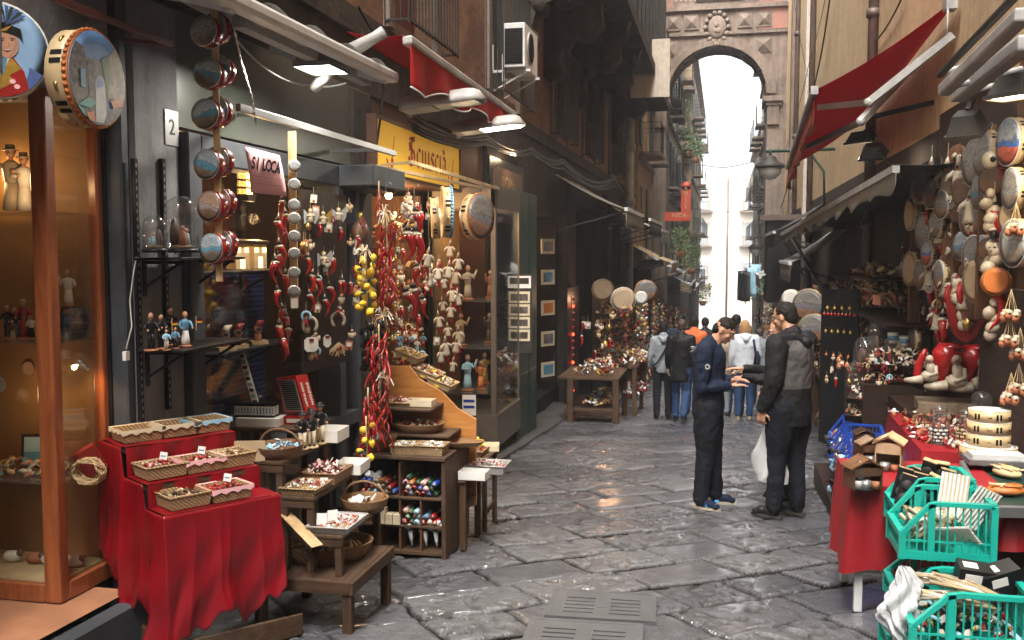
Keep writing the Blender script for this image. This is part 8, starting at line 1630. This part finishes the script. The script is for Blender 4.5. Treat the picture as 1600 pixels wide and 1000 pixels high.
def person(lab,loc,rz,h=1.75,top='navy',legs='trackpants',hair='hairblack',vox=.014,arms=None,feet=None,head=(0,.06,1.6),neck=(0,.01,1.45),tilt=0,turn=0,build=1.0,shoe='black',coat=.92,long_hair=False,hood=None,skin='skin',grp=None,panel=None,collar=True,hairtop=1,lean=0,trs=1.0):
    e=thing('person',lab,'person',loc,(0,0,rz),grp,h/1.75);B=build
    arms=arms or [((-.22,-.02,1.12),(-.23,.06,.88)),((.22,-.02,1.12),(.23,.06,.88))];feet=feet or [((-.1,.02,.5),(-.1,-.02,.09)),((.1,.04,.5),(.1,.02,.09))]
    sh=[V((s_*.175*B,-.01+lean,1.4)) for s_ in (-1,1)];hp=[V((s_*.09*B,0,.9)) for s_ in (-1,1)];nk=V(neck);hd=V(head)
    RH=(Matrix.Rotation(turn,3,'Z')@Matrix.Rotation(-tilt,3,'X'));H=lambda x,y,z:hd+RH@V((x,y,z))
    m=MB();k=skin
    # head with brow, nose, jaw, ears
    er=RH.to_euler();m.ell(H(0,-.008,.025),(.074,.092,.088),k,18,er);m.ell(H(0,.022,-.035),(.058,.066,.068),k,16,er);m.ell(H(0,.06,-.083),(.026,.022,.02),k,10,er);m.ell(H(0,.075,.028),(.05,.02,.013),k,10,er)
    m.path([H(0,.085,.015),H(0,.104,-.02),H(0,.098,-.03)],[.009,.014,.012],k,8)
    for s_ in (-1,1): m.ell(H(s_*.076,-.005,-.005),(.01,.018,.03),k,8,er);m.ell(H(s_*.035,.06,-.02),(.025,.02,.022),k,8,er)
    m.ell(H(0,.084,-.052),(.024,.012,.007),k,8,er);m.ell(H(0,.081,-.062),(.02,.011,.007),k,8,er)
    limb(m,[nk+V((0,-.02,-.08)),nk,H(0,-.015,-.04)],[.075,.06,.056],k)
    limb(m,[(0,0,.92),(0,-.01,1.1),(0,lean,1.32)],[.095,.085,.095],k)
    for i in (0,1):
        el,wr=[V(a) for a in arms[i][:2]];limb(m,[sh[i],el,wr],[.05,.038,.028],k);kn,an=[V(a) for a in feet[i][:2]];limb(m,[hp[i],kn,an],[.075,.05,.038],k)
        d=(wr-el).normalized();a=arms[i];up=V(a[2]) if len(a)>2 else V((1 if i else -1,0,0));hand(m,wr,(V(a[3]) if len(a)>3 else d),up,k,(-1 if i else 1),a[4] if len(a)>4 else .5);m.ell(an+V((0,.03,-.05)),(.03,.05,.025),k,8)
    soft(put('body',m,e),vox*.55 if vox<.011 else vox*.8,1 if vox<.011 else 2)
    m=MB()
    for s_ in (-1,1): m.ell(H(s_*.03,.083,.008),(.012,.006,.007),'eyewhite',8,er);m.ell(H(s_*.03,.089,.008),(.006,.003,.006),'black',6,er);m.ell(H(s_*.031,.088,.028),(.02,.005,.005),hair,6,er)
    put('eyes',m,e);m=MB();m.ell(H(0,.092,-.056),(.02,.004,.003),'reddark',8,er);put('lips',m,e)
    # hair
    m=MB();hk_=hair;m.ell(H(0,-.02 if hairtop else -.008,.035 if hairtop else .038),(.08,.09,.088) if hairtop==1 else (.0755,.087,.08),hk_,18,er);m.ell(H(0,-.05,-.01),(.07,.055,.07),hk_,14,er)
    if long_hair:
        for a in np.linspace(-2.2,2.2,9): m.path([H(.07*sin(a),-.02-.07*cos(a),.03),H(.085*sin(a),-.02-.08*cos(a),-.06),H(.09*sin(a),-.02-.075*cos(a),-.14)],[.03,.032,.018],hk_,8)
    o=soft(put('hair',m,e),.007,1);wrinkle(o,.012,.02)
    # jacket
    m=MB();w=B
    m.lathe([(.05*w,coat-.1),(.172*w,coat-.09),(.178*w,coat),(.172*w,1.04),(.178*w,1.18),(.19*w,1.3),(.185*w,1.36),(.14*w,1.43),(.06*w,1.47)],top,24,sy=.74)
    limb(m,[sh[0],(0,lean,1.42),sh[1]],[.068*w,.085*w,.068*w],top);
    if collar: limb(m,[nk+V((0,-.02,-.06)),nk+V((0,-.015,.01))],[.095,.078],top)
    for i in (0,1):
        el,wr=[V(a) for a in arms[i][:2]];limb(m,[sh[i],sh[i].lerp(el,.5),el,el.lerp(wr,.5),wr-(wr-el).normalized()*.03],[.078*w,.07*w,.062*w,.056*w,.045*w],top)
    o=soft(put('jacket',m,e),vox,3);wrinkle(o,.02,.055)
    if hood: m=MB();limb(m,[nk+V((-.07,-.06,-.0)),nk+V((0,-.13,-.05)),nk+V((.07,-.06,-.0))],[.04,.06,.04],hood);soft(put('hood',m,e),vox,2)
    m=MB();m.ell((0,0,.93),(.15*w*trs,.115*w,.12),legs,18)
    for i in (0,1):
        kn,an=[V(a) for a in feet[i][:2]];limb(m,[hp[i],hp[i].lerp(kn,.5),kn,kn.lerp(an,.6),an+V((0,0,-.0))],[.1*w*trs,.092*w*trs,.074*trs,.064*trs,.06*trs],legs)
    o=soft(put('trousers',m,e),vox,3);wrinkle(o,.022,.07)
    for i in (0,1):
        an=V(feet[i][1]);z0=an.z-.09;m=MB();d=V(feet[i][2]) if len(feet[i])>2 else V((.1*(1 if i else -1),1,0));d.z=0;d.normalize()
        m.ell(an+d*.1+V((0,0,-.045)),(.045,.045,.04),shoe,12);m.ell(an+d*.0+V((0,0,-.03)),(.042,.05,.06),shoe,12);m.ell(an+d*.05+V((0,0,-.045)),(.042,.07,.045),shoe,12);c=an.copy();c.z=z0
        m.ell(c+d*.14+V((0,0,.03)),(.043,.04,.03),shoe,12);o=soft(put('shoe',m,e),max(.007,vox*.8),2)
        m=MB();M=frame(c+d*.055,(d.y,-d.x,0),d);m.prism([(.042*cos(t)*(1 if sin(t)>0 else .85),.135*sin(t)) for t in np.linspace(0,2*pi,18,endpoint=False)],.022,'ivory' if shoe!='black' else 'iron',M);put('sole',m,o)
    return e
def gp(px,py,H=0): return at(px,py,H=H)
# two men talking
p=gp(1104,792);p.z=gz(p.y)+.01
e=person('man with cropped dark hair in a navy tracksuit looking down at his open hands',p,-pi/2-.12,1.74,'navy','trackpants','hairblack',.0095,
 arms=[((-.2,.0,1.1),(-.06,.2,1.12),(0,.2,1),(.1,1,.15),.35),((.21,-.03,1.08),(.09,.2,1.09),(.1,-.3,-1),(-.25,1,.15),-.25)],feet=[((-.1,.03,.5),(-.12,.06,.09),(-.15,1,0)),((.1,.0,.5),(.1,-.04,.09),(.25,1,0))],head=(0,.13,1.565),neck=(0,.04,1.44),tilt=.55,turn=-.15,shoe='navy',coat=.9,hairtop=0,lean=.0,build=1.06,trs=1.15)
s_=e.scale[0]
m=MB()
for i in range(7): a=i*2*pi/7;m.box((.262,.045+.018*cos(a)-.02,1.27+.018*sin(a)),(.004,.012,.012),'greyaw',(a,0,0))
put('sleeve_emblem',m,e)
m=MB();m.beam((.12,-.13,1.38),(.2,-.06,1.44),.03,.004,'white');m.beam((.04,-.135,1.40),(.08,-.13,1.42),.03,.004,'white');m.box((.165,-.03,.83),(.004,.05,.02),'white',(.3,0,0));put('white_print',m,e)
m=MB()
for y0 in (-.06,): m.prism([(0,0),(.05,-.012),(.12,.035),(.05,.008),(.01,.018)],.004,'shoeblue',frame(V((.148,-.0,.035)),(0,1,0),(0,0,1)));m.box((.1,.1,.075),(.05,.03,.01),'shoeblue')
put('shoe_stripe',m,e)
m=MB();r=random.Random(2)
for i in range(10): m.ell((r.uniform(-.04,.04),r.uniform(-.03,.03),r.uniform(0,.03)),(.018,.01,.008),r.choice(['terracotta','straw','ivory','brass']),6)
thing('trinket_handful','handful of small brown trinkets held by the man in the navy tracksuit','trinkets',at(1150,584,Y=p.y-.02),mesh=m)
p2=gp(1230,808);p2.z=gz(p2.y)+.01
mt,n,l,b=newmat('twotone');tc=n.new('ShaderNodeTexCoord');sx=n.new('ShaderNodeSeparateXYZ');l.new(tc.outputs['Object'],sx.inputs[0])
def gt(a,b_,op='GREATER_THAN'):
    q=n.new('ShaderNodeMath');q.operation=op;q.inputs[1].default_value=b_;l.new(a,q.inputs[0]);return q.outputs[0]
def mul(a,b_): q=n.new('ShaderNodeMath');q.operation='MULTIPLY';l.new(a,q.inputs[0]);l.new(b_,q.inputs[1]);return q.outputs[0]
ab=n.new('ShaderNodeMath');ab.operation='ABSOLUTE';l.new(sx.outputs[0],ab.inputs[0])
mk=mul(mul(gt(sx.outputs[2],1.05),gt(sx.outputs[1],-.015,'LESS_THAN')),mul(gt(ab.outputs[0],.185,'LESS_THAN'),gt(sx.outputs[2],1.43,'LESS_THAN')))
mxx=n.new('ShaderNodeMix');mxx.data_type='RGBA';mxx.inputs['A'].default_value=(.008,.008,.009,1);mxx.inputs['B'].default_value=(.075,.07,.068,1);l.new(mk,mxx.inputs['Factor']);l.new(mxx.outputs['Result'],b.inputs['Base Color']);b.inputs['Roughness'].default_value=.7;b.inputs['Specular IOR Level'].default_value=.25;bump(n,l,b,noisetex(n,l,coords(n,l),14).outputs[0],.3,.01)
e2=person('heavy man from behind in black jacket with grey back panels, holding a white bag',p2,.95,1.83,'twotone','trackpants','hairblack',.0095,
 arms=[((-.25,-.01,1.12),(-.235,.1,.87),(-1,0,0),(0,.1,-1),.9),((.24,.08,1.12),(.16,.28,1.0),(0,0,1))],feet=[((-.1,.04,.5),(-.12,.05,.09),(-.2,1,0)),((.1,.0,.5),(.1,-.03,.09),(.1,1,0))],head=(0,.06,1.6),neck=(0,.0,1.46),tilt=.28,turn=.15,build=1.18,coat=.84,hood='blackcoat',panel='greypanel',trs=1.08)
# plastic bag and papers
hb=at(1198,668,Y=8.22);bg_=thing('plastic_bag','thin white plastic carrier bag hanging from the hand of the heavy man','plastic bag',hb)
def bagf(u,v):
    a=2*pi*u;w=.018+(.135-.018)*min(1,(v/.5))**.8;w*=1-.1*max(0,v-.8)*5;r_=1+.1*sin(a*3+v*8)+.05*sin(a*7+v*17);return V((w*cos(a)*r_+.05*v,w*.45*sin(a)*r_,-.46*v+.012*sin(a*2)*v))
m=MB();m.grid(bagf,40,26,'bagplastic');b_=[bagf(i/20,1) for i in range(20)];m.add(b_,[tuple(range(20))],'bagplastic');put('film',m,bg_)
m=MB();m.box((.05,0,-.34),(.15,.06,.18),'paper',(0,.05,.1));thing('parcel','pale parcel seen through the white carrier bag','parcel',hb,mesh=m)
m=MB();m.box((0,0,0),(.008,.14,.2),'paper',(.1,.1,.5));thing('booklet','white booklet held with the carrier bag by the heavy man','booklet',at(1208,640,Y=8.25),mesh=m)
p3=at(1229,785,Y=8.95);p3.z=gz(p3.y)+.01
person('person mostly hidden behind the heavy man in a black coat pointing with both hands',p3,1.62,1.72,'blackcoat','trackpants','hairbrown',.0105,
 arms=[((-.2,.12,1.14),(-.08,.42,1.15),(0,.1,1),(.15,1,-.05),.2),((.2,.14,1.17),(.05,.42,1.22),(0,.2,1),(-.1,1,0),.15)],head=(0,.09,1.58),tilt=.35,build=1.0,coat=.72,long_hair=False)
def far(px,py,h,lab,**k):
    q=gp(px,py);q.z=gz(q.y)+.01;return person(lab,q,k.pop('rz',0),h,vox=.016,**k)
w1=[((-.1,.12,.5),(-.1,.1,.09)),((.09,.02,.5),(.09,-.22,.16),(0,1,0))]
e4=far(1035,656,1.62,'boy walking away in a pale grey hooded top with a black strap across his back',top='hoodie',legs='trackpants',hair='hairblack',hood='hoodie',build=.9,rz=.1)
m=MB();m.path([(.1,-.1,1.42),(.03,-.155,1.25),(-.1,-.15,1.02),(-.17,-.06,.95)],.014,'black',6);put('strap',m,e4)
far(1063,660,1.66,'boy in a long black coat and jeans striding away beside the grey hooded boy',top='blackcoat',legs='denim',hair='hairbrown',feet=w1,coat=.78,rz=-.15,build=.95)
far(1083,648,1.72,'person with dark hair and an orange jacket walking away behind the black coated boy',top='orangejacket',legs='denim',hair='hairblack',build=.9)
far(1061,645,1.74,'dark haired person with a blue collar walking ahead of the two boys',top='navy',legs='trackpants',hair='hairblack')
far(1127,650,1.5,'person in a beige coat and pale jeans just behind the man in the navy tracksuit',top='beige',legs='hoodie',hair='hairbrown',coat=.8,build=.95)
e9=far(1162,656,1.66,'fair haired woman seen from behind in a white jacket and blue jeans',top='whitejacket',legs='denim',hair='hairblond',long_hair=True,hood='whitejacket',shoe='ivory',rz=.1)
m=MB();m.path([(.13,-.1,1.4),(.17,-.13,1.15),(.15,-.1,.95)],.02,'navy',6);m.ell((.2,-.06,1.05),(.05,.1,.16),'navy',10);thing('shoulder_bag','dark blue shoulder bag on the right side of the white jacketed woman','bag',e9.location,(0,0,.1),None,e9.scale[0],m)
far(1148,650,1.76,'man with dark hair in a navy jacket and jeans beside the white jacketed woman',top='navy',legs='denim',hair='hairblack',build=1.05)
far(1185,632,1.5,'brown haired person walking beyond the white jacketed woman',top='hoodie',legs='trackpants',hair='hairbrown')
far(1100,628,1.7,'person in a dark coat far down the alley left of the centre',top='blackcoat',legs='denim',hair='hairblack')
far(1142,620,1.7,'person in a pale coat far down the middle of the alley',top='beige',legs='trackpants',hair='hairbrown')
# ================================================================ denser small hanging goods
r=random.Random(88)
def charm_mb(i):
    rr=random.Random(i);m=MB();k=['ivory','gold','straw','terracotta','reddark','cream','brass','skyblue'][i%8];t=i%5
    if t==0: m.ell((0,0,0),(.018,.014,.02),k,8);m.ell((0,0,.028),.012,'skin2',7);[m.ell((s*.02,0,.008),(.007,.006,.014),k,6) for s in (-1,1)]
    elif t==1: m.lathe([(.001,-.03),(.016,-.02),(.02,.0),(.012,.02),(.004,.028)],k,10);m.ell((0,-.015,.0),.008,'ivory',6)
    elif t==2: m.path([(.02*cos(a),0,.022*sin(a)) for a in np.linspace(-.8,pi+.8,10)],.006,k,6);m.ell((0,0,-.03),(.01,.008,.018),'red',6)
    elif t==3: m.box((0,0,0),(.04,.006,.05),k,(0,.1,0));m.box((0,-.004,.005),(.026,.003,.02),'paper',(0,.1,0));m.ell((0,-.006,-.015),.007,'red',6)
    else: m.path([(0,0,.02),(.008,0,0),(.0,0,-.03),(-.014,0,-.05)],[.012,.011,.007,.001],'red',7);m.ell((0,0,.025),(.013,.013,.009),'ivory',7)
    m.tube((0,0,.02),(0,0,.07),.001,'straw',4);return m
def scatter(n,x0,x1,y0,y1,X,base,group,s=(.9,1.5),Y=None,step=None):
    for i in range(n):
        px,py=r.uniform(x0,x1),r.uniform(y0,y1);j=r.randrange(15);p=at(px,py,X=X+r.uniform(-.04,.04)) if Y is None else at(px,py,Y=Y+r.uniform(-.05,.05))
        thing('charm','charm','charm',p,(0,0,.7+r.uniform(-.6,.6)),group,r.uniform(*s),cached('ch%d'%j,lambda:charm_mb(j)))
    ordinalize(group,base,'from the left')
scatter(29,472,540,310,560,-2.755,'tiny charm on the dark ornament board','tiny charms on the dark ornament board')
scatter(24,630,672,310,345,-2.7,'tiny charm behind the large red horns','tiny charms behind the large red horns',(1,1.7))
scatter(29,622,690,395,560,-2.85,'small charm hanging inside the sign shop doorway','small charms inside the sign shop doorway',(1.2,2.2))
scatter(24,545,570,310,560,-2.6,'small charm beside the lemon garland','small charms beside the lemon garland',(.9,1.4))
scatter(29,1455,1515,275,520,1.83,'small charm on the far hanging board of the right stall','small charms on the far hanging board',(1.3,2.4))
scatter(20,1408,1450,310,560,1.9,'small charm at the inner edge of the right stall','small charms at the inner edge of the right stall',(1.3,2.4))
scatter(20,1290,1400,560,600,None,'small charm hanging by the slanted trays on the right','small charms by the slanted trays',(.8,1.3),Y=9.4)
scatter(24,905,1010,470,570,None,'small charm hanging over the first left stall table','small charms over the left stall table',(1.6,2.6),Y=16.3)
# ================================================================ haze and last labels
ordinalize('cloth dolls with red horn tails','cream cloth doll with a red tail left of the glass cabinet')
ordinalize('red horn dolls strung by the tiny drums','red horn doll in the string beside the tiny drums')
ordinalize('red horn charms on the dark board','red horn charm on the dark board')
ordinalize('tiny gilt charms behind the red peppers','tiny gilt charm behind the red peppers')
ordinalize('bunches of heads at the right edge','bunch of little terracotta heads at the right edge')
ordinalize('black clappers in the rear teal crate','black clapper in the rear teal crate','from the left')
ordinalize('dolls among the right tambourines','ivory doll with a red tail among the right tambourines')
ordinalize('masks among the right tambourines','small ivory mask among the right tambourines')
ordinalize('red horn figures on the right stall','red horn with white collar among the right tambourines')
ordinalize('brown plates on the right stall','small brown plate between the right tambourines')
ordinalize('tiny player figurines above the trays','tiny painted player figurine above the slanted trays','from the left')
pv=D.materials.new('air');pv.use_nodes=True;MATS['air']=pv;n,l=nodes(pv);n.remove(n['Principled BSDF']);v=n.new('ShaderNodeVolumePrincipled');v.inputs['Color'].default_value=(.95,.96,1,1);v.inputs['Density'].default_value=.0019;v.inputs['Anisotropy'].default_value=.3;l.new(v.outputs[0],n['Material Output'].inputs['Volume'])
m=MB();m.bx(-410,410,-61,601,gz(600)-1.5,24,'air');tag(put('haze',m),'pale haze in the air of the alley',None,None,'stuff')
SC.cycles.volume_step_rate=20;SC.cycles.volume_max_steps=24
for k in 'darkwall darkwood brownlow stone_dark plaster_dark blackcoat trackpants navy black brickwall hairblack greypaint iron denim piperno plaster_cream oldwood oldwoodx oldwoody brownboard'.split(): nodes(MATS[k])[0]['Principled BSDF'].inputs['Specular IOR Level'].default_value=.18
